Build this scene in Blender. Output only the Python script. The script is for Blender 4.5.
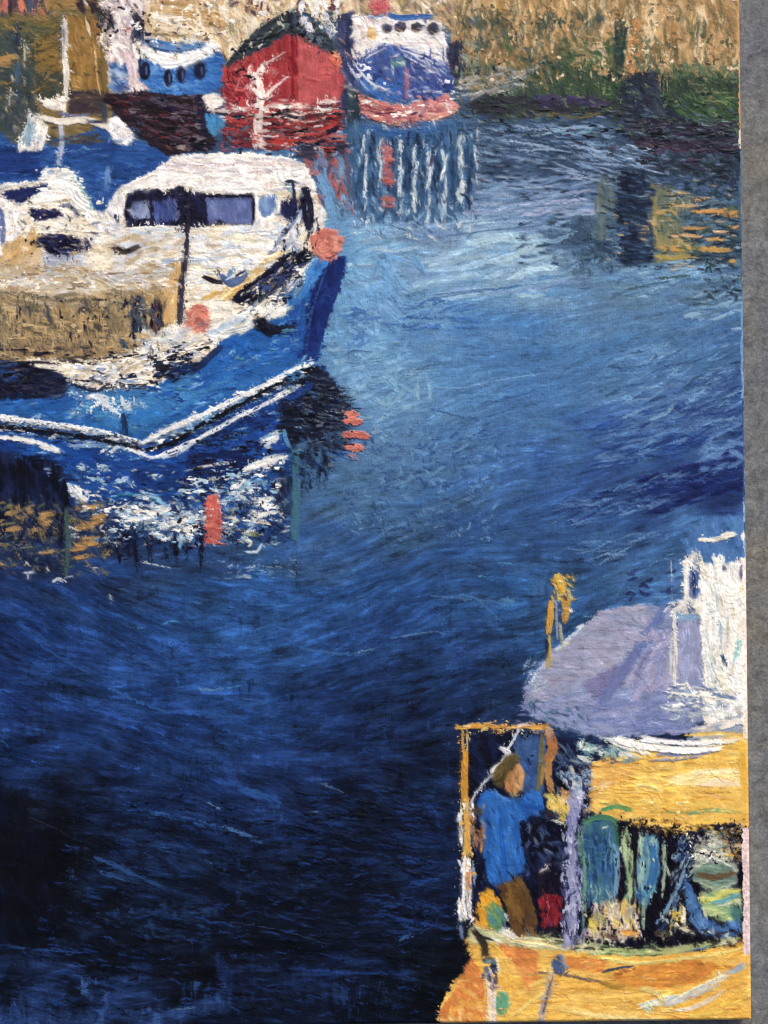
# An oil painting of a fishing harbour, photographed from above where it lies on a concrete floor.
import bpy, math
for _o in list(bpy.data.objects): bpy.data.objects.remove(_o, do_unlink=True)
scene = bpy.context.scene
U = 0.0008                                  # metres per picture unit
THICK = 0.020                               # depth of the stretched canvas
# ---- camera: straight above the picture
D = 1.25
cam = bpy.data.cameras.new('camera'); camo = bpy.data.objects.new('camera', cam); scene.collection.objects.link(camo)
camo.location = (0, 0, THICK+D); camo.rotation_euler = (0, 0, 0)
cam.sensor_fit = 'VERTICAL'; cam.angle = 2*math.atan(1024*U/2/D); cam.clip_start = .01; cam.clip_end = 500
scene.camera = camo
# ---- daylight: soft overcast sky, a veiled sun from beyond the top of the picture
SUN_AZ, SUN_EL = math.radians(25.), math.radians(38.)       # azimuth clockwise from the picture's up direction
w = bpy.data.worlds.new('World'); scene.world = w; w.use_nodes = True
nt_ = w.node_tree; bgn = nt_.nodes['Background']; sky = nt_.nodes.new('ShaderNodeTexSky')
sky.sky_type = 'NISHITA'; sky.sun_disc = False; sky.sun_elevation = SUN_EL; sky.sun_rotation = SUN_AZ
sky.air_density = 0.8; sky.dust_density = 6.0; sky.ozone_density = 0.6
nt_.links.new(sky.outputs[0], bgn.inputs[0]); bgn.inputs[1].default_value = 0.10
sl = bpy.data.lights.new('sun', 'SUN'); so = bpy.data.objects.new('sun', sl); scene.collection.objects.link(so)
sl.energy = 1.5; sl.angle = math.radians(12); sl.color = (1.0, 0.95, 0.89)
from mathutils import Vector
dv = Vector((math.sin(SUN_AZ)*math.cos(SUN_EL), math.cos(SUN_AZ)*math.cos(SUN_EL), math.sin(SUN_EL)))
so.rotation_euler = dv.to_track_quat('Z', 'Y').to_euler()
vs = scene.view_settings; vs.view_transform = 'Standard'; vs.look = 'None'; vs.gamma = 1; vs.use_curve_mapping = False; vs.exposure = 0.33
scene.render.filter_size = 1.1; scene.cycles.pixel_filter_type = 'BLACKMAN_HARRIS'; scene.cycles.filter_width = 1.1
scene.cycles.max_bounces = 4; scene.cycles.diffuse_bounces = 2

def nodes(name):
    m = bpy.data.materials.new(name); m.use_nodes = True
    return m, m.node_tree, m.node_tree.nodes['Principled BSDF']
# ---- the concrete floor
def concrete():
    m, t, b = nodes('worn_concrete'); N, L = t.nodes.new, t.links.new
    tc = N('ShaderNodeTexCoord')
    def noise(sc, det, ro=.6, dist=0.):
        n = N('ShaderNodeTexNoise'); n.inputs['Scale'].default_value = sc; n.inputs['Detail'].default_value = det; n.inputs['Roughness'].default_value = ro
        n.inputs['Distortion'].default_value = dist; L(tc.outputs['Object'], n.inputs['Vector']); return n
    def ramp(src, stops):
        r = N('ShaderNodeValToRGB'); L(src, r.inputs[0]); e = r.color_ramp.elements
        while len(e) < len(stops): e.new(.5)
        for k, (p, c) in enumerate(stops): e[k].position = p; e[k].color = (*c, 1)
        return r
    def mix(a, b_, f, mode='MIX'):
        x = N('ShaderNodeMix'); x.data_type = 'RGBA'; x.blend_type = mode
        for s_, v in ((x.inputs[0], f), (x.inputs[6], a), (x.inputs[7], b_)):
            if hasattr(v, 'links'): L(v, s_)
            else: s_.default_value = v if not isinstance(v, tuple) else (*v, 1)
        return x.outputs[2]
    big = ramp(noise(9, 5, .62, .6).outputs[0], [(.36, (.140, .153, .178)), (.5, (.160, .169, .178)), (.66, (.160, .154, .140))])
    mid = ramp(noise(90, 7, .72, .8).outputs[0], [(.34, (.48, .48, .49)), (.5, (.96, .97, .98)), (.66, (1.5, 1.48, 1.42))])
    fine = ramp(noise(420, 4, .7).outputs[0], [(.3, (.62, .62, .62)), (.5, (1, 1, 1)), (.72, (1.4, 1.4, 1.4))])
    stn = ramp(noise(12, 6, .7, 1.2).outputs[0], [(.56, (0, 0, 0)), (.66, (1, 1, 1))])
    spot = ramp(noise(190, 3, .6, .5).outputs[0], [(.64, (0, 0, 0)), (.70, (1, 1, 1))])
    c = mix(big.outputs[0], mid.outputs[0], .85, 'MULTIPLY'); c = mix(c, fine.outputs[0], .8, 'MULTIPLY')
    s1 = N('ShaderNodeMath'); s1.operation = 'MULTIPLY'; s1.inputs[1].default_value = .25; L(stn.outputs[0], s1.inputs[0])
    c = mix(c, (.10, .085, .065), s1.outputs[0]); s2 = N('ShaderNodeMath'); s2.operation = 'MULTIPLY'; s2.inputs[1].default_value = .45; L(spot.outputs[0], s2.inputs[0])
    c = mix(c, (.06, .045, .035), s2.outputs[0])
    L(c, b.inputs['Base Color']); b.inputs['Roughness'].default_value = .9
    bm = N('ShaderNodeBump'); bm.inputs['Strength'].default_value = .5; bm.inputs['Distance'].default_value = .002
    ad = N('ShaderNodeMath'); ad.operation = 'ADD'; L(noise(300, 5, .7).outputs[0], ad.inputs[0]); L(noise(40, 5, .6).outputs[0], ad.inputs[1])
    L(ad.outputs[0], bm.inputs['Height']); L(bm.outputs[0], b.inputs['Normal'])
    return m
def ground():
    # denser near the picture, reaching far out, with the floor's slight unevenness
    xs = [-150, -40, -12, -4, -2] + [-1.2+.06*k for k in range(41)] + [2, 4, 12, 40, 150]
    import random; r = random.Random(4)
    V = [(x, y, -(.0006*r.random() if abs(x) < 1.3 and abs(y) < 1.3 else 0)) for y in xs for x in xs]; n = len(xs)
    F = [(j*n+i, j*n+i+1, (j+1)*n+i+1, (j+1)*n+i) for j in range(n-1) for i in range(n-1)]
    me = bpy.data.meshes.new('ground'); me.from_pydata(V, [], F); me.materials.append(concrete()); me.shade_smooth()
    o = bpy.data.objects.new('ground', me); scene.collection.objects.link(o); o['kind'] = 'structure'; o['label'] = 'grey brown worn concrete floor under the painting'
ground()
# ---------------------------------------------------------------- paint engine
# The picture on the canvas is laid down stroke by stroke: every stroke leaves colour,
# relief (thick oil paint) and the name of the painted thing it belongs to.
import numpy as np, math
RNG = np.random.default_rng(7)
S = 1.6                      # relief samples per unit (1 unit = 0.8 mm)
UX, UY = 860.0, 1092.0       # size of the canvas in units
CX, CY = 752.0, 1020.5       # its lower right corner
TH = math.atan2(12.0, 1020.0)
SN, CS = math.sin(TH), math.cos(TH)
GW, GH = int(UX*S)+1, int(UY*S)+1

def T(p):
    p = np.asarray(p, float)
    dx, dy = p[..., 0]-CX, p[..., 1]-CY
    u = dx*CS - dy*SN + UX
    v = dx*SN + dy*CS + UY
    return np.stack([u*S, v*S], -1)

def up(g, n, axis):
    m = g.shape[axis]
    t = np.linspace(0, m-1.001, n); i = t.astype(int); f = t-i
    f = f*f*(3-2*f)
    sh = [1, 1]; sh[axis] = n
    f = f.reshape(sh).astype(np.float32)
    return np.take(g, i, axis)*(1-f)+np.take(g, i+1, axis)*f

def field(sx, sy, octs=3, seed=0, gain=.55):
    """noise over the whole canvas, features about sx by sy units, values spread evenly over 0..1"""
    r = np.random.default_rng(1000+seed)
    out = np.zeros((GH, GW), np.float32); a = 1.
    for o in range(octs):
        nx, ny = max(3, int(UX/sx*2**o)+2), max(3, int(UY/sy*2**o)+2)
        if nx > GW or ny > GH: nx, ny = min(nx, GW), min(ny, GH)
        g = r.random((ny, nx), dtype=np.float32)
        out += a*up(up(g, GW, 1), GH, 0); a *= gain
    s = np.sort(out[::5, ::5].ravel())
    return np.interp(out, s, np.linspace(0, 1, len(s))).astype(np.float32)

N1 = field(2.2, 2.2, 2, 1)        # grit
N5 = field(7, 6, 3, 2)            # dabs
N20 = field(26, 20, 3, 3)
NH = field(16, 2.4, 3, 4)         # dragged sideways
NV = field(2.2, 15, 3, 5)         # dragged downwards
NHL = field(70, 9, 3, 6)
ND = field(3.5, 3.5, 3, 7)
jj, ii = np.mgrid[0:GH, 0:GW].astype(np.float32)
wob = (N20-.5)*3
WEAVE = (np.sin((ii/S+wob)*2*math.pi/2.9)*.5+np.sin((jj/S+wob)*2*math.pi/3.1)*.5).astype(np.float32)
WEAVE = WEAVE*.5+(N1-.5)*.8

C = np.zeros((GH, GW, 3), np.float32)
Z = np.zeros((GH, GW), np.float32)
O = np.zeros((GH, GW), np.int16)
AX = np.ones((GH, GW), np.float32); AY = np.zeros((GH, GW), np.float32)   # which way the brush went
CLIP = None
PARTS = []                   # (name, parent index or None, label)
CUR = [0]

def part(name, parent=None, label=None):
    PARTS.append((name, parent, label)); CUR[0] = len(PARTS)-1
    return CUR[0]
def use(i): CUR[0] = i

def col(c): return np.asarray(c, np.float32)/255.

def put(y0, y1, x0, x1, a, c, h, own=None, keep=.45, dr=None):
    """blend colour c and height h under alpha a into the window"""
    if CLIP is not None: a = a*CLIP[y0:y1, x0:x1]
    if dr is not None:
        AX[y0:y1, x0:x1] = np.where(a > .35, dr[0], AX[y0:y1, x0:x1]); AY[y0:y1, x0:x1] = np.where(a > .35, dr[1], AY[y0:y1, x0:x1])
    a3 = a[..., None]
    C[y0:y1, x0:x1] = C[y0:y1, x0:x1]*(1-a3)+c*a3
    z = Z[y0:y1, x0:x1]
    Z[y0:y1, x0:x1] = z*(1-a)+(z*keep+h)*a
    o = O[y0:y1, x0:x1]
    o[a > .5] = CUR[0] if own is None else own

def smooth(pts, k=4):
    p = np.asarray(pts, float)
    if len(p) < 3: return p
    q = np.vstack([2*p[0]-p[1], p, 2*p[-1]-p[-2]]); out = []
    for i in range(1, len(q)-2):
        a, b, c, d = q[i-1], q[i], q[i+1], q[i+2]
        for t in np.arange(k)/k:
            out.append(.5*((2*b)+(-a+c)*t+(2*a-5*b+4*c-d)*t*t+(-a+3*b-3*c+d)*t**3))
    out.append(p[-1]); return np.array(out)

def s_(pts, w, c, cov=1., h=.5, rough=.16, var=.06, al=1., taper=.35, w2=None, own=None, keep=.45, ridge=.5, wet=.22):
    """one stroke along pts, w wide; cov < 1 is a dry, broken stroke"""
    P = T(smooth(pts)); r = w*S/2.; r2 = r if w2 is None else w2*S/2.
    R = max(r, r2)*1.35+1.5
    x0, x1 = max(0, int(P[:, 0].min()-R)), min(GW, int(P[:, 0].max()+R)+2)
    y0, y1 = max(0, int(P[:, 1].min()-R)), min(GH, int(P[:, 1].max()+R)+2)
    if x1 <= x0 or y1 <= y0: return
    X = np.arange(x0, x1, dtype=np.float32)[None, :]; Y = np.arange(y0, y1, dtype=np.float32)[:, None]
    seg = P[1:]-P[:-1]; ln = np.maximum(np.hypot(seg[:, 0], seg[:, 1]), 1e-6); cum = np.r_[0, np.cumsum(ln)]; tot = cum[-1]
    best = None
    for k in range(len(seg)):
        dx, dy = seg[k]/ln[k]
        rx, ry = X-P[k, 0], Y-P[k, 1]
        t = rx*dx+ry*dy; tc = np.clip(t, 0, ln[k])
        cr = rx*dy-ry*dx; over = t-tc
        if k == 0: over = np.maximum(over, 0)
        if k == len(seg)-1: over = np.minimum(over, 0) if k else np.zeros_like(t)
        d = np.sqrt(cr*cr+over*over); sg = np.where(cr > 0, 1., -1.)
        tc = np.where((t < 0) & (k == 0), t, tc); tc = np.where((t > ln[k]) & (k == len(seg)-1), t, tc)
        if best is None: best, tt, ss, gx, gy = d, cum[k]+tc, sg*d, np.full(d.shape, dx, np.float32), np.full(d.shape, dy, np.float32)
        else:
            m = d < best
            best = np.where(m, d, best); tt = np.where(m, cum[k]+tc, tt); ss = np.where(m, sg*d, ss); gx = np.where(m, dx, gx); gy = np.where(m, dy, gy)
    traw = tt; u = np.clip(tt/tot, 0, 1)
    hw = (r+(r2-r)*u)*(1-taper*np.abs(2*u-1)**3)
    n1 = ND[y0:y1, x0:x1]; g = N1[y0:y1, x0:x1]
    hw = hw*(1+rough*(n1-.5)*1.6)
    sn = ss/np.maximum(hw, .3)
    a = np.clip((1-np.abs(sn))*hw+.35, 0, 1)
    nb = max(3, int(R*2/2.3)); b = RNG.random(nb+2).astype(np.float32)
    bi = np.clip((sn*.5+.5), 0, 1)*nb; i0 = bi.astype(int); f = bi-i0
    br = b[i0]*(1-f)+b[np.minimum(i0+1, nb+1)]*f
    e1 = RNG.random(nb+2).astype(np.float32)
    eb = (e1[i0]*(1-f)+e1[np.minimum(i0+1, nb+1)]*f-.5)*min(R*.8, 2+tot*.08)
    a = a*np.clip((traw-eb+R*.25)*.8+.5, 0, 1)*np.clip((tot-eb*1.3-traw+R*.15)*.8+.5, 0, 1)
    if cov < 1:
        q = .45*br+.35*g+.2*n1
        lim = cov*.75+.13+.12*(1-u)
        a = a*np.clip((lim-q)*9+.5, 0, 1)
    a = a*al
    und = C[y0:y1, x0:x1]; wt = a.sum()+1e-3
    mean = (und*a[..., None]).sum((0, 1))/wt
    pick = wet*(.4+.6*br*(.4+1.2*u))[..., None]          # wet paint drags some of what lies below along with it
    cc = col(c)*(1+var*(br-.5)*2)[..., None]*(1+.5*var*(g-.5)*2)[..., None]
    cc = cc*(1-pick)+(mean*.6+und*.4)*pick
    hh = h*(.62+.30*br+.25*(N5[y0:y1, x0:x1]-.5)+ridge*np.clip(np.abs(sn)-.6, 0, 1)*1.3*(1 if w > 3 else 0))
    put(y0, y1, x0, x1, a, cc, hh, own, keep, (gx, gy))

def pmask(poly, warp=1.6, soft=1.):
    """anti-aliased inside test of a polygon whose outline is roughened by noise; returns window and alpha"""
    P = T(np.asarray(poly, float)); pad = warp*S*1.5+2
    x0, x1 = max(0, int(P[:, 0].min()-pad)), min(GW, int(P[:, 0].max()+pad)+2)
    y0, y1 = max(0, int(P[:, 1].min()-pad)), min(GH, int(P[:, 1].max()+pad)+2)
    if x1 <= x0 or y1 <= y0: return None
    X, Y = np.meshgrid(np.arange(x0, x1, dtype=np.float32), np.arange(y0, y1, dtype=np.float32))
    X = X+(ND[y0:y1, x0:x1]-.5)*warp*S*1.6+(N5[y0:y1, x0:x1]-.5)*warp*S
    Y = Y+(NV[y0:y1, x0:x1]-.5)*warp*S*1.6+(NH[y0:y1, x0:x1]-.5)*warp*S
    ins = np.zeros(X.shape, bool); n = len(P)
    for i in range(n):
        (ax, ay), (bx, by) = P[i], P[(i+1) % n]
        if ay == by: continue
        c = ((ay > Y) != (by > Y)) & (X < (bx-ax)*(Y-ay)/(by-ay)+ax)
        ins ^= c
    a = ins.astype(np.float32)
    if soft:
        b = np.pad(a, 1, mode='edge')
        a = (b[1:-1, 1:-1]*2+b[:-2, 1:-1]+b[2:, 1:-1]+b[1:-1, :-2]+b[1:-1, 2:])/6
    return y0, y1, x0, x1, a

def inside(poly, n):
    P = np.asarray(poly, float); lo, hi = P.min(0), P.max(0); out = []
    m = len(P)
    while len(out) < n:
        q = lo+(hi-lo)*RNG.random((n*3+8, 2)); ins = np.zeros(len(q), bool)
        for i in range(m):
            (ax, ay), (bx, by) = P[i], P[(i+1) % m]
            if ay == by: continue
            ins ^= ((ay > q[:, 1]) != (by > q[:, 1])) & (q[:, 0] < (bx-ax)*(q[:, 1]-ay)/(by-ay)+ax)
        if not ins.any(): break
        out += list(q[ins])
    return out[:n]

def parea(poly):
    P = np.asarray(poly, float); x, y = P[:, 0], P[:, 1]
    return abs(np.dot(x, np.roll(y, 1))-np.dot(y, np.roll(x, 1)))/2

def sc(poly, cols, n=None, L=14, w=3, ang=0, aj=12, cov=.7, h=.5, dens=1., var=.05, al=1., wj=.5, bend=.12, clipped=False, cj=.04, keep=.45, own=None, rough=.2):
    """scatter short strokes over a polygon"""
    global CLIP
    if n is None: n = max(1, int(dens*parea(poly)/(L*w)))
    old = CLIP
    if clipped:
        m = pmask(poly, 1.5); f = np.zeros((GH, GW), np.float32)
        if m is not None: f[m[0]:m[1], m[2]:m[3]] = m[4]
        CLIP = f if old is None else f*old
    for q in inside(poly, n):
        a = math.radians(ang+aj*RNG.normal()); l = L*(.5+RNG.random())*.5; d = np.array([math.cos(a), math.sin(a)])
        nn = np.array([-d[1], d[0]])*l*bend*RNG.normal()
        c = np.array(cols[RNG.integers(len(cols))], float)
        c = c*(1+cj*RNG.normal())+RNG.normal(size=3)*cj*22
        s_([q-d*l, q+nn, q+d*l], w*(1-wj/2+wj*RNG.random()), np.clip(c, 0, 255), cov, h, var=var, al=al, own=own, keep=keep, rough=rough)
    CLIP = old

def fl(poly, cols, ang=0, L=14, w=4, dens=1.2, warp=1.6, h=.35, aj=10, cov=.85, var=.05, base=None, cj=.03, al=1., keep=.5, flat=False, sa=.62):
    """fill a polygon: ground colour, then strokes clipped to its outline"""
    global CLIP
    m = pmask(poly, warp)
    if m is None: return
    y0, y1, x0, x1, a = m
    nz = (NH if abs(math.sin(math.radians(ang))) < .7 else NV)[y0:y1, x0:x1][..., None]
    c0 = col(base if base is not None else cols[0]); c1 = col(cols[-1] if base is None else base)
    put(y0, y1, x0, x1, a*al, (c0*(1-nz)+c1*nz)*(1+.16*(N5[y0:y1, x0:x1]-.5))[..., None], h*(.3+.5*nz[..., 0]), keep=keep, dr=(math.cos(math.radians(ang)), math.sin(math.radians(ang))))
    if flat: return
    old = CLIP; f = np.zeros((GH, GW), np.float32); f[y0:y1, x0:x1] = a
    CLIP = f if old is None else f*old
    sc(poly, cols, None, L*1.15, w*1.45, ang, aj*1.5, cov, h, dens, var*.7, al*sa, cj=cj, wj=.9, rough=.5)
    CLIP = old

def dry(poly, c, cov=.3, mode='h', warp=4, h=.35, al=1., mix=.35, grad=None):
    """paint dragged over the weave: only the high spots take it"""
    m = pmask(poly, warp)
    if m is None: return
    y0, y1, x0, x1, a = m
    n = {'h': NH, 'v': NV, 'd': ND, 'g': N1, 'b': N5}[mode][y0:y1, x0:x1]
    q = n*(1-mix)+mix*(.5+.5*WEAVE[y0:y1, x0:x1])
    q = q+.18*(N20[y0:y1, x0:x1]-.5)
    k = np.clip((cov-q)*7+.5, 0, 1)*a*al
    put(y0, y1, x0, x1, k, col(c)*(1+.14*(N1[y0:y1, x0:x1]-.5))[..., None], h*(.5+.5*n))

def el(cx, cy, rx, ry, n=14, rot=0):
    t = np.linspace(0, 2*math.pi, n, endpoint=False); r = math.radians(rot)
    x, y = rx*np.cos(t), ry*np.sin(t)
    return [(cx+a*math.cos(r)-b*math.sin(r), cy+a*math.sin(r)+b*math.cos(r)) for a, b in zip(x, y)]
def rc(x0, y0, x1, y1): return [(x0, y0), (x1, y0), (x1, y1), (x0, y1)]

def gb(A, r):
    """cheap gaussian-like blur"""
    k = np.exp(-np.arange(-3*r, 3*r+1)**2/2./max(r, .3)**2) if r >= 1 else np.array([r*.5, 1., r*.5]); k = (k/k.sum()).astype(np.float32); n = len(k)//2
    for ax in (0, 1):
        p = [(0, 0)]*A.ndim; p[ax] = (n, n); B = np.pad(A, p, mode='edge'); out = 0
        for q, v in enumerate(k):
            sl_ = [slice(None)]*A.ndim; sl_[ax] = slice(q, q+A.shape[ax]); out = out+v*B[tuple(sl_)]
        A = out
    return A
def rag(keepers, amp=.35, chip=.15, reach=4.):
    """the knife leaves no clean edge: shift the wet picture about a little everywhere, and tear off
    chips of each colour along the way the knife went"""
    global C, Z, O, AX, AY
    A1, B1 = field(4, 4, 3, 21), field(4, 4, 3, 22)
    sx, sy = gb(AX, 1), gb(AY, 1); n = np.hypot(sx, sy)+1e-4; sx /= n; sy /= n
    M = lic(white(60, .8), sx, sy, 1.2, 1); A2 = lic(white(61, 1), sx, sy, 4, 3)
    gate = np.clip((field(30, 22, 2, 26)-.4)*3.4, 0, 1)*2.2+.25
    k = np.ones((GH, GW), np.float32)
    for x, y, r, v in keepers:
        k *= 1-(1-v)*np.clip(1.4-np.hypot(PX-x, PY-y)/r, 0, 1)
    dx = (A1-.5)*amp*2*S; dy = (B1-.5)*amp*2*S
    m = (M < chip*gate).astype(np.float32)
    d = np.sign(A2-.5)*(.3+np.abs(A2-.5)*1.7)*reach*S*m
    pe = (B1-.5)*2.4*S*m
    dx = (dx+sx*d-sy*pe)*k; dy = (dy+sy*d+sx*pe)*k
    xi = np.clip(np.rint(ii+dx), 0, GW-1).astype(int); yi = np.clip(np.rint(jj+dy), 0, GH-1).astype(int)
    C = C[yi, xi]; O = O[yi, xi]; AX = AX[yi, xi]; AY = AY[yi, xi]; Z = Z[yi, xi]+m*k*.08
def lic(noise, ax, ay, L, steps):
    """noise smeared along the brush directions"""
    out = noise.copy(); wt = 1.
    for sg in (1, -1):
        x, y = ii.copy(), jj.copy(); px, py = ax*sg, ay*sg
        for k in range(steps):
            st = L*S/steps
            x += px*st; y += py*st
            xi = np.clip(x, 0, GW-1).astype(np.int32); yi = np.clip(y, 0, GH-1).astype(np.int32)
            f = yi*GW+xi; qx, qy = ax.ravel()[f], ay.ravel()[f]
            flip = np.where(qx*px+qy*py < 0, -1., 1.).astype(np.float32); px, py = qx*flip, qy*flip
            out += noise.ravel()[f]
        wt += steps
    s = np.sort(out[::5, ::5].ravel())
    return np.interp(out, s, np.linspace(0, 1, len(s))).astype(np.float32)
def white(seed, r):
    n = np.random.default_rng(seed).normal(0, 1, (GH, GW)).astype(np.float32)
    return gb(n, r) if r else n

def scr(poly, cols, n, L=7, w=1.1, ang=0, aj=12, cov=.75, h=.7, al=.9):
    """small crisp flecks and scratches"""
    L, w, aj = L*.62, w*1.45, aj*.6
    sc(poly, cols, n, L, w, ang, aj, cov, h, var=.03, al=al, wj=.9, cj=.05, rough=.1, bend=.08)

def smear(w, L, steps):
    """draw the wet colours out a little along the way the brush went"""
    global C
    ax, ay = gb(AX, 1), gb(AY, 1); n = np.hypot(ax, ay)+1e-4; ax /= n; ay /= n
    acc = C.copy(); fl_ = C.reshape(-1, 3)
    for sg in (1, -1):
        for k in range(1, steps+1):
            d = sg*L*S*k/steps
            xi = np.clip(ii+ax*d, 0, GW-1).astype(np.int32); yi = np.clip(jj+ay*d, 0, GH-1).astype(np.int32)
            acc += fl_[(yi*GW+xi).ravel()].reshape(GH, GW, 3)
    acc /= 2*steps+1
    C = C*(1-w[..., None])+acc*w[..., None]
# ---------------------------------------------------------------- the picture
W_ = (248, 244, 232); CR = (236, 222, 195); OC = (190, 150, 98); NV_ = (18, 22, 48); BK = (14, 14, 26)
BL = (38, 98, 178); SA = (222, 118, 98)
# --- water: ground tones read off row by row, then strokes over it
water = part('painted_water', None, 'dark blue painted harbour water, paler towards the top')
WR = {
 -70: [(0, (60, 90, 120)), (752, (60, 80, 100))],
 120: [(0, (40, 60, 90)), (350, (70, 100, 140)), (470, (70, 100, 135)), (540, (75, 105, 140)), (640, (40, 55, 75)), (745, (35, 50, 62))],
 180: [(0, (40, 70, 120)), (350, (85, 130, 175)), (480, (100, 135, 175)), (560, (92, 128, 168)), (620, (60, 85, 120)), (660, (42, 60, 85)), (745, (35, 55, 75))],
 220: [(0, (60, 100, 150)), (350, (100, 150, 195)), (440, (120, 155, 192)), (520, (118, 153, 188)), (575, (85, 118, 152)), (620, (50, 75, 105)), (680, (70, 90, 100)), (745, (55, 80, 105))],
 262: [(0, (60, 100, 150)), (350, (108, 160, 205)), (450, (138, 176, 208)), (540, (132, 172, 205)), (590, (88, 125, 160)), (650, (98, 135, 165)), (700, (85, 118, 145)), (745, (70, 100, 140))],
 300: [(0, (60, 100, 150)), (350, (108, 160, 207)), (450, (98, 148, 196)), (540, (98, 148, 196)), (620, (88, 132, 178)), (745, (82, 122, 165))],
 340: [(0, (60, 100, 150)), (350, (100, 152, 198)), (385, (105, 155, 198)), (450, (74, 124, 180)), (540, (70, 122, 180)), (640, (76, 124, 175)), (745, (62, 105, 155))],
 400: [(0, (50, 90, 140)), (350, (98, 146, 190)), (400, (102, 148, 192)), (460, (80, 130, 182)), (560, (68, 116, 172)), (650, (82, 122, 172)), (700, (68, 105, 158)), (745, (42, 72, 130))],
 450: [(0, (30, 60, 120)), (300, (65, 105, 150)), (370, (80, 122, 168)), (450, (72, 117, 168)), (560, (55, 96, 156)), (650, (45, 80, 142)), (745, (40, 72, 132))],
 500: [(0, (20, 40, 85)), (280, (50, 80, 130)), (350, (66, 108, 155)), (450, (58, 100, 156)), (560, (44, 80, 142)), (650, (34, 60, 115)), (745, (30, 50, 110))],
 550: [(0, (25, 38, 75)), (120, (30, 50, 95)), (250, (42, 78, 135)), (350, (48, 84, 142)), (450, (40, 75, 132)), (560, (44, 80, 138)), (650, (52, 92, 150)), (745, (60, 100, 155))],
 600: [(0, (22, 44, 98)), (50, (22, 48, 105)), (150, (28, 62, 125)), (230, (34, 76, 142)), (350, (32, 68, 128)), (450, (30, 65, 122)), (520, (36, 76, 134)), (620, (54, 94, 150)), (745, (60, 90, 150))],
 650: [(0, (18, 42, 98)), (100, (26, 58, 122)), (180, (26, 58, 122)), (280, (32, 70, 135)), (350, (26, 56, 114)), (450, (24, 50, 102)), (530, (32, 64, 116)), (745, (40, 70, 120))],
 700: [(0, (20, 42, 98)), (100, (26, 56, 118)), (180, (24, 56, 118)), (250, (26, 60, 122)), (350, (20, 42, 90)), (450, (18, 36, 76)), (560, (30, 50, 95)), (745, (30, 50, 95))],
 750: [(0, (20, 45, 100)), (100, (17, 38, 88)), (200, (22, 48, 105)), (300, (18, 38, 85)), (400, (14, 28, 66)), (450, (12, 24, 54)), (745, (20, 35, 70))],
 800: [(0, (14, 26, 55)), (50, (9, 14, 32)), (150, (15, 32, 74)), (250, (20, 42, 96)), (350, (12, 24, 54)), (440, (12, 24, 54)), (745, (12, 20, 50))],
 850: [(0, (8, 12, 26)), (60, (7, 10, 22)), (150, (14, 30, 66)), (250, (12, 26, 60)), (350, (9, 18, 42)), (440, (14, 30, 70)), (745, (12, 20, 50))],
 900: [(0, (7, 11, 25)), (60, (7, 10, 22)), (150, (13, 28, 62)), (250, (9, 18, 42)), (350, (10, 20, 46)), (430, (12, 26, 62)), (745, (12, 20, 50))],
 950: [(0, (12, 22, 52)), (60, (10, 18, 42)), (150, (7, 13, 30)), (250, (8, 14, 34)), (350, (9, 18, 42)), (430, (6, 11, 24)), (745, (6, 11, 24))],
 985: [(0, (12, 24, 54)), (80, (14, 28, 62)), (150, (9, 17, 40)), (250, (12, 22, 52)), (350, (12, 26, 62)), (430, (5, 10, 22)), (745, (6, 11, 24))],
 1022: [(0, (22, 40, 85)), (150, (20, 36, 78)), (250, (14, 26, 58)), (350, (9, 19, 44)), (430, (6, 11, 24)), (745, (6, 11, 24))],
}
rows = sorted(WR); xs = np.linspace(-130, 760, 90)
tab = np.array([[np.interp(xs, [a[0] for a in WR[r]], [a[1][k] for a in WR[r]]) for k in range(3)] for r in rows]).transpose(0, 2, 1)
def wcol(x, y):
    x = np.asarray(x, float); y = np.asarray(y, float)
    fy = np.interp(y, rows, np.arange(len(rows))); fx = np.interp(x, xs, np.arange(len(xs)))
    i = np.minimum(fy.astype(int), len(rows)-2); j = np.minimum(fx.astype(int), len(xs)-2); a = (fy-i)[..., None]; b = (fx-j)[..., None]
    return (tab[i, j]*(1-a)*(1-b)+tab[i+1, j]*a*(1-b)+tab[i, j+1]*(1-a)*b+tab[i+1, j+1]*a*b)
pxx = (ii/S-UX); pyy = (jj/S-UY)
PX = pxx*CS+pyy*SN+CX; PY = -pxx*SN+pyy*CS+CY
def flow(x, y):
    # direction the brush was dragged over the water (degrees, y down)
    x = np.asarray(x, float); y = np.asarray(y, float)
    a = np.where(x > 560, -13., -8.)
    a = np.where(y < 200, 6., a)
    low = 17-28*np.clip((x-90)/300., 0, 1)
    a = a+(low-a)*np.clip((y-520)/70., 0, 1)
    lw2 = 14-14*np.clip((x-200)/260., 0, 1)
    a = a+(lw2-a)*np.clip((y-720)/70., 0, 1)
    return a+(2-a)*np.clip((y-900)/50., 0, 1)
fa = np.radians(flow(PX, PY)+(field(90, 60, 2, 40)-.5)*22+(field(26, 18, 2, 41)-.5)*16)
AX[:] = np.cos(fa); AY[:] = np.sin(fa)
LA = lic(white(50, .6), AX, AY, 5, 4); LB = lic(field(4.5, 4, 3, 42)-.5, AX, AY, 9, 5); LC = lic(field(24, 14, 3, 43)-.5, AX, AY, 18, 5)
k_ = np.interp(PY, [100, 300, 480, 600, 1022], [.7, .2, .34, .6, .8])
C[:] = wcol(PX+(N20-.5)*70, PY+(LC-.5)*60)/255*(1+k_*(.13*(LA-.5)+.24*(LB-.5)+.34*(LC-.5)))[..., None]
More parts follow.
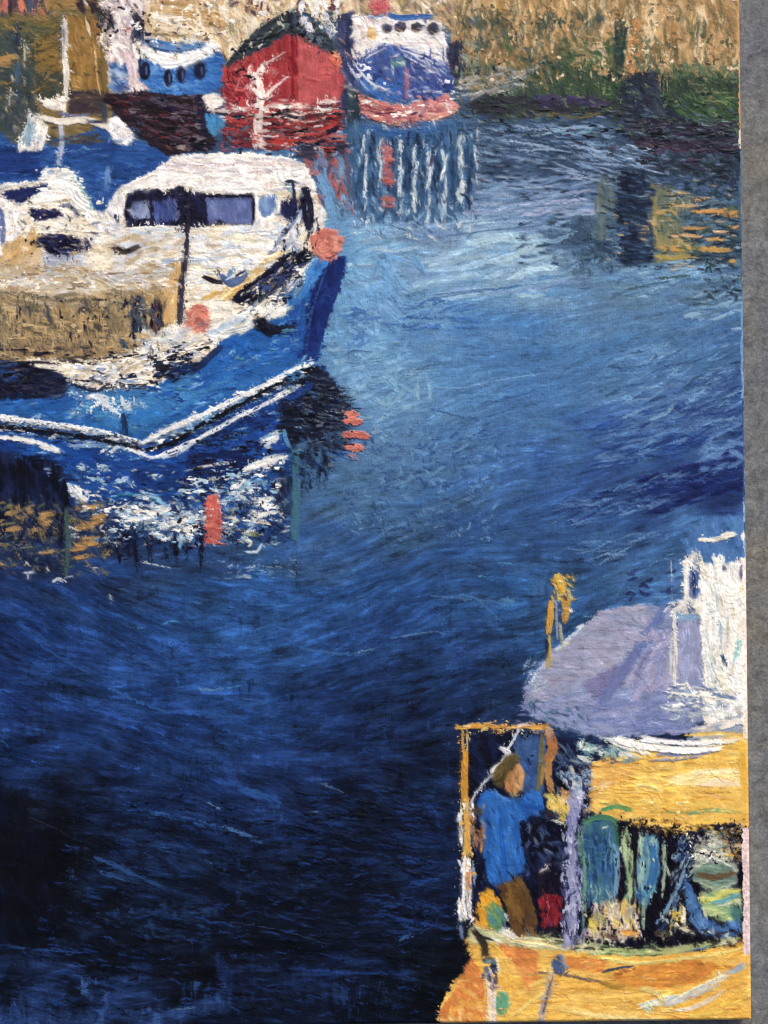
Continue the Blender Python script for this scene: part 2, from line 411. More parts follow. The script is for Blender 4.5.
# lighter blue dragged over, broken by the weave
for th, ca, F1, F2 in ((.30, .55, LB, LC), (.16, .9, LB, LA)):
    m_ = np.clip((th-((1-F1)*.55+(1-F2)*.3+.15*N1))*7+.3, 0, 1)*np.clip(k_, 0, 1)
    tgt = np.clip(C*1.5+np.array([.035, .06, .075]), 0, 1); C[:] = C*(1-ca*m_[..., None]*.8)+tgt*(ca*m_*.8)[..., None]
m_ = np.clip((.22-(LB*.5+.3*LC+.2*LA))*5+.3, 0, 1)*np.clip((PY-420)/120, 0, 1)
C[:] = C*(1-.32*m_)[..., None]
G_ = C.mean(-1, keepdims=True); lo_ = np.clip((PY-440)/120, 0, 1)[..., None]; C[:] = (C*.94+G_*.06)*(1+lo_*np.array([.03, .02, -.03]))
wv_ = np.clip((NV-.80)*8, 0, 1)*np.clip((N20-.45)*4, 0, 1)*np.clip((PY-480)/200, 0, 1); C[:] = C*(1-.35*wv_[..., None])
wv_ = np.clip((np.roll(NV, 77, 1)-.86)*9, 0, 1)*np.clip((np.roll(N20, 300, 0)-.5)*4, 0, 1)*np.clip((PY-500)/200, 0, 1)*np.clip((N1-.2)*2, 0, 1); C[:] = C+wv_[..., None]*np.array([.05, .10, .17])
Z[:] = .10*LA+.14*LB
O[:] = water
def watr(n, L, w, lo, hi, cov, y0=100, y1=1022, h=.22, al=.8):
    for q in np.c_[RNG.uniform(-115, 745, n), RNG.uniform(y0, y1, n)]:
        x, y = q
        if x < 330 and y < 440: continue
        if x > 600 and y > 740: continue
        c = wcol(x, y)*RNG.uniform(lo, hi)
        if lo > 1: c = c+np.array([8, 12, 15])*RNG.random()
        a = math.radians(float(flow(x, y))+9*RNG.normal()); l = L*RNG.uniform(.4, 1.3)/2; d = np.array([math.cos(a), math.sin(a)])
        nn = np.array([-d[1], d[0]])*l*.15*RNG.normal()
        s_([q-d*l, q+nn, q+d*l], w*RNG.uniform(.5, 1.4), np.clip(c, 0, 235), cov*RNG.uniform(.6, 1.3), h, al=al, own=None, keep=.7)
watr(900, 26, 6, .8, 1.2, .6, al=.5)
watr(1300, 13, 2., .6, .9, .4, al=.7)
watr(2200, 12, 1.6, 1.15, 1.6, .36, al=.7)
watr(1300, 8, 1.2, 1.5, 2.3, .34, 540, 1015, al=.7)
watr(70, 16, 1.5, 2.2, 3.2, .4, 560, 900, h=.5, al=.8)
# steel blue dragged dry over the dark water: only the knots of the cloth catch it
f1_ = lic(white(53, .8), AX, AY, 2.5, 2); f2_ = lic(field(15, 10, 3, 54)-.5, AX, AY, 16, 4)
m_ = np.clip((.40-(f1_*.45+f2_*.62-.12))*5, 0, 1)*np.clip((PY-535)/60, 0, 1)*np.clip((1000-PX-PY*.25)/300, 0, 1)
st_ = np.interp(PY, [540, 700, 850, 1022], [.55, .62, .55, .5])
C[:] = C*(1-.34*m_[..., None])+(C*1.35+np.array([.05, .085, .11]))*(.34*st_*m_/.6)[..., None]
m_ = np.clip((f1_*.4+f2_*.62-.70)*5, 0, 1)*np.clip((PY-535)/60, 0, 1); C[:] = C*(1-.24*m_)[..., None]
# pale sheet of light in the middle distance
sc([(370, 225), (560, 215), (575, 290), (470, 305), (360, 290)], [(150, 186, 212), (165, 198, 218), (130, 168, 200), (120, 150, 195)], L=40, w=5, ang=-7, aj=6, cov=.6, dens=.8, h=.3)
sc(rc(460, 235, 545, 285), [(170, 202, 220), (155, 190, 212)], 16, 34, 6, -14, 6, .6)
for y in (213, 222, 232, 290): s_([(450-y*.1, y+6), (500, y-3), (550, y-8)], 1.2, (75, 110, 155), .7)
s_([(440, 297), (500, 288), (520, 286)], 1.6, (62, 95, 145), .7)
sc(rc(520, 190, 620, 270), [(50, 70, 95), (70, 95, 125), (40, 55, 78)], 90, 8, 3, -4, 14, .5)
sc(rc(575, 215, 615, 272), [(60, 85, 105), (40, 60, 80)], 50, 6, 5, 85, 14, .5)
sc([(330, 340), (400, 320), (420, 400), (380, 440), (350, 400)], [(128, 172, 206), (110, 158, 198), (140, 180, 208)], 90, 12, 4, -25, 40, .5)
sc(rc(345, 430, 500, 540), [(88, 132, 178), (50, 85, 140), (100, 145, 186), (45, 75, 125)], 330, 7, 3, -30, 60, .5)
sc([(345, 260), (420, 260), (400, 330), (335, 340)], [(118, 166, 208), (104, 154, 202)], 50, 16, 5, 60, 30, .6)
sc(rc(395, 300, 470, 330), [(70, 115, 175), (60, 105, 170)], 20, 20, 4, -5, 8, .5)
sc(rc(345, 310, 380, 345), [(70, 115, 175)], 14, 12, 5, -20, 20, .5)
s_([(425, 386), (460, 388), (500, 380), (545, 373)], 1.2, (135, 175, 210), .8)
s_([(430, 408), (455, 415), (480, 418), (515, 407)], 1.6, (45, 80, 135), .7)
s_([(480, 403), (515, 396), (535, 390)], 1.4, (45, 80, 135), .7)
for x in (417, 429): s_([(x, 384), (x+1, 400)], 3.5, (140, 180, 208), .7)
s_([(344, 358), (352, 351), (372, 352)], 2, (75, 110, 160), .7)
sc([(600, 420), (742, 385), (742, 440), (600, 470)], [(40, 75, 140), (35, 62, 125), (95, 135, 182)], 130, 30, 3, -15, 8, .5)
sc([(640, 478), (742, 452), (742, 486), (660, 510)], [(28, 48, 108), (24, 38, 92), (20, 32, 80)], 130, 20, 4, -12, 10, .7)
sc(rc(700, 440, 738, 470), [(95, 135, 185)], 20, 14, 5, -25, 20, .6)
sc([(560, 500), (680, 470), (680, 500), (560, 530)], [(95, 135, 180), (30, 50, 100), (60, 95, 150)], 120, 16, 2.5, -15, 12, .5)
sc([(600, 350), (740, 330), (740, 400), (600, 410)], [(120, 158, 196), (50, 85, 130), (95, 140, 185)], 130, 18, 2.6, -22, 12, .5)
s_([(650, 420), (668, 412), (672, 404)], 4, (125, 165, 200), .6); s_([(622, 418), (640, 410)], 4, (120, 160, 200), .5)
sc(rc(630, 570, 672, 600), [(28, 40, 85)], 14, 7, 4, 0, 20, .6)
sc([(576, 545), (650, 530), (660, 545), (590, 565)], [(105, 145, 190)], 22, 24, 2, -15, 8, .5)
# wind-streaks picked out one by one
for p, w, c in [([(300, 648), (350, 655), (372, 652)], 3, (60, 105, 165)), ([(355, 653), (372, 649)], 2.4, (120, 160, 195)), ([(240, 708), (270, 700), (300, 692)], 4, (40, 88, 155)),
     ([(390, 638), (430, 632), (445, 634)], 1.8, (95, 130, 170)), ([(198, 688), (212, 690), (222, 688)], 2.4, (90, 135, 180)), ([(110, 688), (130, 698), (165, 712)], 4, (45, 95, 160)),
     ([(135, 655), (152, 665), (170, 668)], 2, (90, 125, 170)), ([(305, 815), (316, 813), (325, 820)], 5, (90, 135, 185)), ([(222, 827), (240, 832), (260, 842)], 4, (70, 115, 170)),
     ([(95, 858), (125, 870), (160, 886)], 6, (40, 76, 130)), ([(100, 872), (140, 882)], 5, (45, 85, 140)), ([(150, 812), (190, 820), (228, 830)], 6, (42, 84, 145)),
     ([(208, 802), (222, 810)], 2.4, (110, 145, 180)), ([(205, 860), (228, 872)], 1.8, (100, 120, 140)), ([(240, 790), (262, 796), (282, 806)], 8, (40, 85, 150)),
     ([(35, 640), (60, 655), (95, 675)], 6, (40, 85, 150)), ([(20, 625), (45, 640)], 5, (38, 80, 145)), ([(30, 818), (55, 828), (68, 836)], 1., (60, 62, 70)),
     ([(320, 783), (345, 793)], 1.6, (95, 125, 165)), ([(60, 972), (95, 982), (135, 995)], 4, (30, 55, 115)), ([(0, 945), (40, 950), (80, 953)], 3, (35, 70, 130)),
     ([(290, 968), (370, 973), (430, 972)], 4, (30, 62, 130)), ([(175, 1009), (190, 1008), (195, 1007)], 1.6, (120, 150, 180)), ([(400, 940), (412, 932)], 4, (60, 100, 155)),
     ([(395, 918), (420, 924), (450, 930)], 6, (32, 66, 135)), ([(410, 885), (440, 880)], 8, (35, 72, 140)), ([(434, 805), (440, 830)], 7, (30, 62, 125)),
     ([(230, 922), (280, 930), (330, 945)], 1.2, (55, 75, 115)), ([(60, 540), (90, 560)], 3, (40, 60, 110)), ([(500, 620), (470, 596), (440, 600)], 3, (60, 105, 160)),
     ([(430, 596), (470, 600), (505, 604)], 3, (75, 120, 170)), ([(500, 600), (516, 602)], 5, (85, 135, 180))]:
    s_(p, w, c, .5, .3)
sc([(360, 895), (450, 900), (450, 945), (370, 930)], [(30, 60, 120), (22, 46, 100), (10, 18, 40)], 60, 16, 3, 4, 10, .45)
dry(rc(0, 990, 110, 1022), (50, 85, 150), .35, 'v', mix=.5); dry(rc(90, 1005, 190, 1022), (60, 95, 160), .3, 'v', mix=.5); dry(rc(215, 950, 255, 1000), (30, 54, 108), .35, 'v', al=.8); dry(rc(300, 978, 390, 1004), (36, 64, 124), .28, 'v', al=.7)
dry(rc(75, 975, 95, 1000), (60, 100, 165), .4, 'v'); dry(rc(180, 980, 230, 1012), (45, 80, 140), .3, 'v'); dry(rc(90, 905, 215, 940), (40, 76, 132), .25, 'd', al=.7); dry(rc(70, 800, 90, 880), (50, 90, 150), .12, 'v')
fl([(0, 785), (28, 790), (30, 830), (58, 850), (60, 930), (45, 950), (0, 945), (-120, 950), (-120, 820)], [(7, 10, 22), (14, 26, 56), (9, 14, 32)], 80, 20, 6, al=.5)
sc(rc(300, 800, 440, 880), [(6, 11, 26), (12, 24, 56), (20, 42, 92)], 170, 16, 3, 6, 12, .5)
sc([(100, 790), (420, 790), (440, 1015), (0, 1015), (60, 860)], [(22, 50, 110), (30, 62, 125), (6, 10, 26), (5, 9, 22)], 900, 11, 2, 5, 14, .42)

# --- harbour wall
wall = part('painted_harbour_wall', None, 'ochre painted quay wall with green weed along its foot')
fl([(450, -75), (752, -75), (752, 116), (600, 104), (470, 95), (452, 60)], [(176, 142, 98), (160, 128, 86), (188, 156, 112)], 88, 22, 8, 1.4, h=.6)
sc(rc(455, -70, 750, 60), [(214, 186, 144), (224, 202, 164), (196, 160, 114), (186, 142, 92), (206, 172, 126), (160, 128, 88)], 420, 13, 7, 85, 30, .7, .7, al=.75)
for x, y0, y1, w, c in [(652, 0, 70, 13, (232, 204, 158)), (663, 2, 60, 8, (214, 172, 118)), (700, 10, 62, 12, (230, 202, 160)), (636, 20, 80, 14, (198, 138, 84)), (676, 20, 72, 8, (182, 130, 76)), (587, 5, 62, 12, (222, 190, 142)),
                        (600, 20, 70, 9, (235, 210, 170)), (738, 0, 120, 5, (206, 158, 96)), (560, 0, 40, 12, (206, 166, 112)), (530, 5, 62, 10, (200, 156, 100)), (500, 0, 30, 14, (190, 146, 90)), (715, 0, 60, 7, (190, 145, 92)), (689, 5, 50, 6, (205, 165, 112))]:
    s_([(x, y0), (x+RNG.normal()*2, (y0+y1)/2), (x-2, y1)], w, c, .75, .8)
sc(rc(570, -20, 745, 70), [(232, 212, 176), (222, 196, 154), (170, 130, 88), (140, 114, 82), (200, 166, 120)], 300, 5, 3.4, 70, 50, .7, .7, al=.8)
sc(rc(570, 0, 742, 74), [(120, 112, 90), (92, 96, 84)], 90, 5, 2, 80, 40, .5, .4)
# lichen and stains
sc(rc(455, 10, 560, 75), [(70, 86, 76), (54, 66, 66), (92, 96, 76), (120, 110, 80)], 170, 7, 3.5, 80, 40, .6)
for x, y, r in [(483, 25, 5), (497, 24, 4), (468, 22, 6), (547, 25, 6), (594, 25, 6), (580, 17, 4), (505, 40, 7), (480, 45, 8), (552, 22, 8), (600, 18, 4), (510, 34, 7)]:
    sc(el(x, y, r*1.5, r), [(44, 66, 62), (60, 82, 92), (38, 50, 56)], 12, 5, 3, 60, 40, .7)
s_([(474, 18), (476, 24)], 6, (70, 100, 140), .8); s_([(504, 38), (509, 50), (512, 62)], 7, (48, 104, 66), .7); s_([(535, 36), (536, 44)], 4, (225, 205, 170), .8)
fl([(617, 17), (627, 20), (624, 60), (618, 84), (612, 80), (612, 50)], [(44, 66, 58), (58, 82, 66), (36, 50, 56)], 88, 12, 3.5)
s_([(616, 18), (615, 30)], 3, (60, 70, 100), .8); s_([(588, 20), (590, 34)], 5, (70, 86, 90), .6)
sc(rc(635, 40, 660, 75), [(78, 104, 92), (96, 112, 92)], 26, 8, 4, 80, 30, .6)
sc(rc(560, 10, 612, 60), [(96, 96, 70), (80, 92, 76)], 40, 6, 3, 80, 40, .6)
sc(rc(455, 0, 745, 95), [(120, 104, 66), (104, 100, 68), (150, 118, 74), (84, 90, 66)], 230, 20, 4.5, 87, 8, .55, .6, al=.7)
weed = part('weed', wall)
fl([(540, 60), (560, 45), (580, 66), (612, 78), (626, 90), (640, 105), (600, 108), (470, 104), (470, 92), (520, 78)], [(52, 72, 54), (44, 60, 54), (56, 72, 68), (62, 82, 58)], 80, 12, 4, 1.6)
fl([(660, 76), (676, 70), (742, 72), (742, 134), (690, 126), (655, 106)], [(54, 72, 50), (42, 58, 50), (64, 84, 58), (38, 52, 54)], 70, 12, 4, 1.6)
sc(rc(450, 50, 560, 88), [(60, 76, 76), (44, 64, 62), (84, 100, 84), (120, 104, 70), (160, 120, 74)], 230, 7, 3.2, 70, 50, .6)
sc(rc(560, 40, 612, 68), [(54, 84, 58), (70, 94, 66), (140, 124, 82)], 60, 7, 4, 80, 40, .6)
s_([(604, 82), (603, 95)], 3, (150, 134, 92), .8)
sc(rc(670, 64, 742, 78), [(70, 104, 84), (190, 160, 116), (96, 120, 84)], 70, 6, 3, 40, 50, .6)
sc(rc(668, 96, 742, 126), [(70, 104, 60), (58, 90, 58), (44, 70, 50)], 60, 12, 4, 10, 30, .6)
for y, x0, x1 in [(84, 688, 704), (97, 700, 738), (101, 706, 732), (92, 695, 730)]: s_([(x0, y), (x1, y+1)], 1.6, (160, 160, 124), .6)
foot = part('wet_foot', wall, 'dark wet stone at the foot of the painted wall')
fl([(622, 80), (632, 74), (645, 72), (656, 76), (664, 104), (700, 124), (742, 134), (745, 186), (640, 172), (615, 150), (618, 108)], [(42, 54, 70), (34, 42, 58), (50, 46, 66), (28, 36, 46)], 5, 14, 3.5, 1.8)
sc([(622, 76), (662, 76), (668, 120), (618, 120)], [(60, 78, 96), (36, 44, 62), (50, 60, 84), (24, 28, 44)], 90, 8, 3.2, 85, 30, .6)
for (x, y) in [(642, 74), (652, 78), (661, 80)]: s_([(x, y), (x, y+9)], 5, (38, 46, 62), .8)
for x in (660, 664, 667): s_([(x, 76), (x, 92)], 1, (206, 186, 146), .7)
fl([(470, 94), (560, 98), (622, 100), (622, 120), (560, 126), (500, 124), (470, 112)], [(48, 58, 56), (36, 44, 48), (56, 66, 60), (44, 40, 58)], 2, 22, 3, 1.8)
sc(rc(600, 140, 742, 152), [(64, 46, 60), (44, 34, 50), (90, 70, 84)], 60, 16, 2.5, 2, 6, .6)
sc(rc(620, 120, 742, 142), [(52, 38, 60), (30, 34, 48), (70, 84, 96)], 90, 16, 2.5, 0, 8, .6)
sc(rc(540, 96, 600, 106), [(56, 48, 84), (70, 60, 100)], 16, 20, 4, 3, 6, .7)
s_([(540, 114), (575, 117), (600, 113)], 5, (112, 104, 66), .7); s_([(690, 122), (665, 126), (640, 120)], 2, (120, 130, 136), .5)
use(water)
# band of broken water in front of the wall
fl([(462, 118), (620, 118), (640, 170), (742, 184), (742, 196), (600, 200), (480, 176), (462, 150)], [(52, 74, 104), (44, 60, 86), (78, 104, 138), (60, 84, 116)], 3, 24, 3, 1.8, warp=5)
sc([(465, 128), (600, 122), (640, 160), (480, 170)], [(104, 136, 172), (46, 62, 88), (130, 158, 188), (36, 48, 70)], 260, 12, 2.4, 6, 10, .5)
sc([(640, 150), (742, 156), (742, 198), (640, 190)], [(30, 46, 62), (44, 66, 88), (24, 34, 46), (70, 98, 126)], 150, 9, 2.6, 20, 40, .6)
s_([(545, 134), (570, 128), (594, 127)], 4, (150, 186, 214), .85, .7); s_([(560, 133), (580, 134), (592, 130)], 5, (120, 164, 200), .8, .6)
for p in [[(515, 126), (540, 130), (585, 126)], [(576, 146), (605, 152), (632, 160)], [(560, 156), (600, 164), (655, 166)], [(576, 164), (600, 172), (625, 180)], [(600, 155), (640, 168), (664, 174)], [(640, 176), (652, 182), (662, 184)],
          [(540, 168), (580, 172), (625, 180)], [(520, 150), (560, 150), (590, 158)], [(575, 177), (600, 180), (620, 181)], [(500, 140), (530, 144), (560, 150)], [(470, 150), (500, 155), (540, 160)]]:
    s_(p, 2.4, (150, 176, 206), .6, .5)
sc(rc(560, 145, 660, 184), [(128, 160, 200), (160, 186, 212), (40, 58, 84)], 70, 18, 2, 14, 5, .6, .5)
s_([(666, 172), (669, 174)], 4, (130, 160, 195), .8)
sc(rc(460, 176, 600, 215), [(140, 164, 196), (112, 140, 178), (90, 120, 160), (160, 170, 200)], 150, 26, 2.6, -6, 6, .6, .3)
# reflections on the right
refl = part('wall_reflection', water, 'ochre and dark reflections of the quay wall broken by ripples')
fl([(598, 176), (616, 176), (616, 222), (604, 240), (592, 236)], [(126, 132, 104), (96, 116, 124), (70, 96, 116)], 88, 12, 4, warp=3, al=.7)
fl([(617, 172), (648, 172), (655, 222), (654, 248), (646, 266), (622, 266), (618, 230)], [(20, 32, 56), (28, 44, 70), (16, 24, 44)], 88, 14, 4, 1.4, warp=4, al=.9)
sc(rc(610, 178, 662, 268), [(28, 44, 70), (70, 100, 134), (84, 116, 150), (20, 28, 50), (56, 84, 118)], 170, 12, 1.8, 3, 10, .55)
fl([(650, 184), (672, 186), (690, 200), (676, 222), (700, 236), (696, 256), (656, 260), (652, 220)], [(138, 130, 90), (110, 120, 96), (160, 140, 86), (80, 100, 100)], 85, 10, 4, 1.6, warp=5)
sc(rc(690, 205, 742, 262), [(30, 50, 72), (44, 66, 86), (22, 36, 52), (86, 100, 100)], 130, 10, 3, 3, 20, .6)
for x0, x1, y, w, c in [(672, 690, 194, 3, (224, 176, 124)), (694, 708, 198, 4, (228, 170, 96)), (674, 696, 206, 3.4, (214, 176, 130)), (692, 738, 212, 5, (232, 166, 88)), (724, 738, 215, 5, (236, 168, 86)), (684, 706, 228, 3.4, (202, 152, 92)),
                        (712, 728, 232, 3, (220, 172, 122)), (728, 738, 226, 3, (224, 160, 90)), (670, 702, 237, 4, (226, 176, 130)), (706, 724, 240, 4, (224, 168, 96)), (660, 700, 249, 6, (208, 162, 86)), (700, 732, 250, 5, (206, 164, 92)), (700, 716, 248, 5, (196, 150, 80)),
                        (730, 738, 262, 7, (228, 174, 84)), (655, 690, 256, 5, (186, 162, 84)), (733, 737, 278, 4, (220, 180, 90)), (655, 676, 214, 5, (190, 156, 90))]:
    s_([(x0, y), ((x0+x1)/2, y+RNG.normal()), (x1, y)], w, c, .85, .7)
sc(rc(660, 186, 740, 256), [(60, 86, 80), (86, 104, 84), (40, 60, 66)], 46, 7, 3, 0, 40, .6)
use(water)
sc([(620, 268), (690, 258), (742, 270), (742, 330), (640, 300)], [(110, 152, 190), (140, 176, 205), (80, 118, 150)], 120, 20, 3, -10, 8, .6)
sc(rc(705, 262, 740, 300), [(36, 56, 66), (24, 36, 44), (90, 130, 160)], 60, 6, 3, 20, 50, .6)
for p in [[(625, 290), (650, 284), (680, 280)], [(655, 278), (690, 276)], [(692, 304), (712, 305)], [(690, 298), (706, 300)]]: s_(p, 2.6, (54, 78, 84), .6, .4)

# --- behind the boats at top left: shore
shore = part('painted_shore', None, 'brown and olive painted harbour shed and bank at top left')
fl([(-125, -75), (112, -75), (112, 140), (-125, 150)], [(122, 102, 66), (104, 92, 62), (92, 92, 68), (142, 116, 72)], 20, 16, 7, 1.5, h=.6)
fl([(62, 15), (100, 20), (104, 90), (66, 92)], [(150, 116, 62), (170, 132, 76), (128, 96, 50)], 80, 14, 6)
fl([(34, 38), (60, 36), (60, 70), (38, 72)], [(116, 92, 50), (98, 84, 50), (134, 106, 58)], -20, 12, 5)
fl([(-120, 22), (60, 22), (50, 40), (-120, 46)], [(92, 92, 64), (74, 84, 66), (112, 98, 58)], 3, 20, 6)
fl([(0, 30), (34, 34), (36, 112), (20, 140), (-60, 148), (-60, 40)], [(76, 84, 68), (64, 72, 66), (98, 98, 64), (52, 64, 74)], 40, 12, 5)
fl([(36, 74), (62, 72), (62, 98), (38, 100)], [(66, 72, 62), (54, 60, 58)], 70, 10, 5)
fl([(68, 90), (104, 92), (106, 114), (70, 114)], [(76, 62, 62), (58, 50, 58)], 5, 12, 5)
fl([(-120, -75), (150, -75), (150, -2), (112, 6), (40, 12), (-120, 18)], [(140, 110, 66), (120, 92, 54), (160, 128, 80)], 0, 18, 6)
sc(rc(0, -4, 50, 14), [(70, 62, 84), (44, 48, 76), (206, 112, 96), (170, 130, 84)], 50, 7, 4, 85, 15, .8)
for x, y, c in [(5, 3, (200, 110, 100)), (21, 3, (222, 126, 104)), (15, 4, (52, 40, 60)), (30, 5, (60, 80, 110)), (10, 6, (40, 36, 56)), (36, 4, (70, 64, 90))]: s_([(x, y-6), (x, y+8)], 5, c, .9, .7)
sc(rc(0, 52, 16, 66), [(176, 136, 80)], 8, 12, 4, 8, 10, .7); s_([(0, 60), (14, 58)], 5, (178, 138, 84), .8)
sc(rc(78, -2, 108, 12), [(26, 22, 36), (50, 34, 50)], 22, 7, 5, 60, 30, .8)
s_([(84, 0), (87, 6)], 3, (235, 225, 205), .9)
for y0, y1, c in [(22, 50, (34, 46, 76)), (62, 84, (70, 96, 130)), (90, 118, (46, 58, 70))]: s_([(18, y0), (17, y1)], 5, c, .7)
for y0, y1 in [(40, 68), (78, 86), (56, 62)]: s_([(24.5, y0), (24.5, y1)], 2.4, (206, 196, 170), .7, .8)
s_([(29, 72), (30, 96), (28, 116)], 6, (54, 66, 70), .8); s_([(11, 88), (9, 104), (4, 112)], 2.6, (226, 218, 200), .9, .9); s_([(12, 76), (13, 82)], 2.4, (206, 208, 210), .8)
s_([(13, 94), (18, 96)], 2.6, (170, 170, 190), .8)
sc(rc(0, 96, 40, 138), [(52, 62, 76), (78, 88, 96), (40, 52, 70), (120, 124, 120)], 90, 5, 2.4, 85, 30, .6)
sc(rc(40, 26, 66, 90), [(98, 80, 44), (140, 112, 62), (70, 70, 52)], 40, 9, 3, -30, 30, .6)
s_([(86, 18), (89, 30), (92, 39)], 3, (234, 218, 186), .9, .9); s_([(94, 44), (96, 66), (98, 84), (101, 96)], 2, (214, 176, 128), .9, .9)
s_([(104, 40), (106, 80), (108, 100)], 8, (120, 100, 56), .7, .7); s_([(92, 24), (99, 38), (100, 46)], 5, (150, 92, 70), .6)
s_([(104, 104), (105, 124)], 6, (52, 62, 84), .8); s_([(100, 60), (104, 86)], 5, (110, 98, 66), .6)

# --- small moored boat: dark, low
dark = part('painted_rowing_boat', None, 'dark brown low boat lying between the white boat and the trawler')
fl([(106, 90), (150, 92), (204, 92), (212, 118), (214, 150), (196, 152), (168, 156), (140, 136), (118, 116), (104, 104)], [(34, 27, 36), (24, 18, 26), (54, 42, 52), (44, 30, 38)], 8, 20, 4, 1.8, h=.7)
sc([(112, 96), (200, 96), (205, 140), (160, 145)], [(96, 84, 100), (70, 58, 72), (120, 104, 112), (16, 12, 20), (70, 34, 40)], 130, 10, 1.8, 12, 12, .6, .7)
s_([(150, 98), (172, 106), (196, 112)], 8, (84, 78, 96), .55, .6); s_([(110, 96), (130, 100), (150, 96)], 4, (60, 30, 36), .6); s_([(132, 128), (138, 130)], 4, (60, 90, 120), .7)
s_([(178, 147), (190, 148)], 6, (170, 156, 150), .9); s_([(166, 146), (172, 150)], 4, (110, 62, 62), .7); s_([(196, 146), (212, 147)], 7, (24, 24, 44), .9)
fl([(196, 94), (214, 92), (216, 116), (204, 140), (196, 120)], [(26, 26, 48), (44, 40, 64)], 70, 10, 4)

# --- white and blue boat at top left
pb = part('painted_boat', None, 'white boat with a round blue stern and dark portholes')
fl([(96, -75), (360, -75), (360, 30), (330, 10), (290, 8), (255, 30), (228, 60), (200, 44), (150, 44), (104, 50)], [(206, 172, 124), (228, 206, 170), (190, 152, 100), (236, 224, 204)], 70, 12, 6, 1.4, h=.7)
fl([(100, -10), (146, -6), (142, 30), (148, 44), (152, 90), (110, 94), (106, 56), (112, 40)], [(228, 220, 214), (240, 236, 226), (204, 190, 196), (214, 180, 180)], 60, 9, 4, 1.6, h=.8)
sc(rc(100, -6, 148, 50), [(240, 236, 228), (200, 190, 196), (236, 228, 216), (150, 140, 150)], 90, 8, 3, 70, 40, .7, .9)
hull = part('hull', pb)
fl([(108, 62), (128, 64), (130, 90), (112, 92)], [(60, 110, 180), (30, 52, 104), (180, 196, 214)], 40, 7, 3.5, 2)
fl([(138, 56), (190, 70), (205, 56), (218, 50), (224, 56), (224, 80), (214, 94), (190, 96), (152, 92), (140, 80)], [(64, 122, 190), (52, 106, 180), (84, 142, 204), (40, 88, 164)], 10, 12, 5, 1.6, h=.7)
sc(rc(150, 62, 200, 90), [(100, 156, 210), (46, 92, 166), (130, 176, 214)], 26, 8, 3, 60, 40, .6)
use(pb)
fl([(138, 46), (160, 50), (180, 54), (206, 46), (214, 38), (222, 48), (206, 58), (190, 66), (168, 70), (150, 62), (140, 56)], [(244, 242, 234), (236, 234, 228), (226, 232, 236)], 8, 18, 5, 1.4, h=.9)
s_([(150, 55), (170, 62), (198, 56)], 6, (246, 244, 238), .95, .9)
part('coaming', pb)
s_([(145, 42), (162, 46), (180, 48), (204, 44)], 7, (96, 144, 202), .8, .8); s_([(150, 40), (170, 44), (186, 46)], 4, (62, 112, 182), .8); s_([(160, 50), (176, 53)], 3, (40, 74, 140), .8); s_([(184, 40), (200, 42)], 4, (204, 220, 226), .8); s_([(170, 44), (182, 46)], 2, (190, 210, 224), .7)
use(pb)
for x0, y0, x1, y1, w, c in [(150, 8, 196, 14, 8, (216, 182, 134)), (150, 16, 190, 20, 7, (238, 226, 204)), (152, 26, 205, 34, 7, (226, 210, 180)), (152, 34, 190, 36, 3, (120, 110, 84)), (175, 12, 220, 16, 9, (198, 156, 104)), (196, 20, 226, 24, 9, (206, 166, 112)), (146, 4, 154, 30, 5, (226, 204, 164)), (196, 6, 204, 34, 4, (240, 226, 200)), (206, 34, 216, 42, 5, (236, 226, 206)),
                            (160, 20, 192, 28, 5, (240, 230, 210)), (160, 2, 190, 4, 5, (182, 142, 94)), (226, 0, 228, 40, 4, (232, 220, 196)), (234, 10, 230, 60, 5, (236, 224, 200))]:
    s_([(x0, y0), (x1, y1)], w, c, .85, .9)
s_([(134, 14), (139, 24), (140, 40)], 9, (26, 26, 44), .95, .8); s_([(137, 30), (132, 42)], 8, (30, 34, 60), .9); s_([(140, 34), (143, 42)], 5, (50, 70, 110), .7)
sc(el(105, 22, 8, 9), [(28, 28, 44), (60, 64, 76)], 14, 6, 4, 60, 60, .8); s_([(124, 30), (130, 28)], 4, (160, 50, 62), .9, .8); s_([(100, 12), (112, 24), (114, 32)], 2.4, (16, 16, 30), .7)
s_([(119, 14), (119, 40)], 2.6, (240, 236, 226), .9, 1.); s_([(110, 42), (126, 48)], 6, (240, 236, 230), .9); s_([(128, 60), (132, 76), (130, 88)], 7, (218, 196, 204), .85, .8); s_([(139, 50), (140, 70)], 3, (24, 26, 50), .8)
ports = []
for x, y, rx, ry in [(145, 71, 5.6, 9), (168, 78, 4.4, 8.6), (181, 75, 4.4, 8.5), (200, 71, 6.2, 9.6)]:
    part('porthole', pb); fl(el(x, y, rx, ry), [(30, 32, 60), (22, 22, 44)], 88, 8, 3, 1, .6, h=.7); s_([(x+1.5, y-4), (x+1.6, y+5)], 2.2, (78, 104, 160), .7)
use(pb); fl([(202, 96), (216, 92), (224, 100), (222, 110), (210, 112), (204, 106)], [(236, 230, 220), (220, 206, 196)], 0, 8, 4, h=.9)
fl([(206, 114), (224, 112), (226, 132), (210, 136)], [(60, 130, 186), (80, 150, 196)], 70, 7, 4)

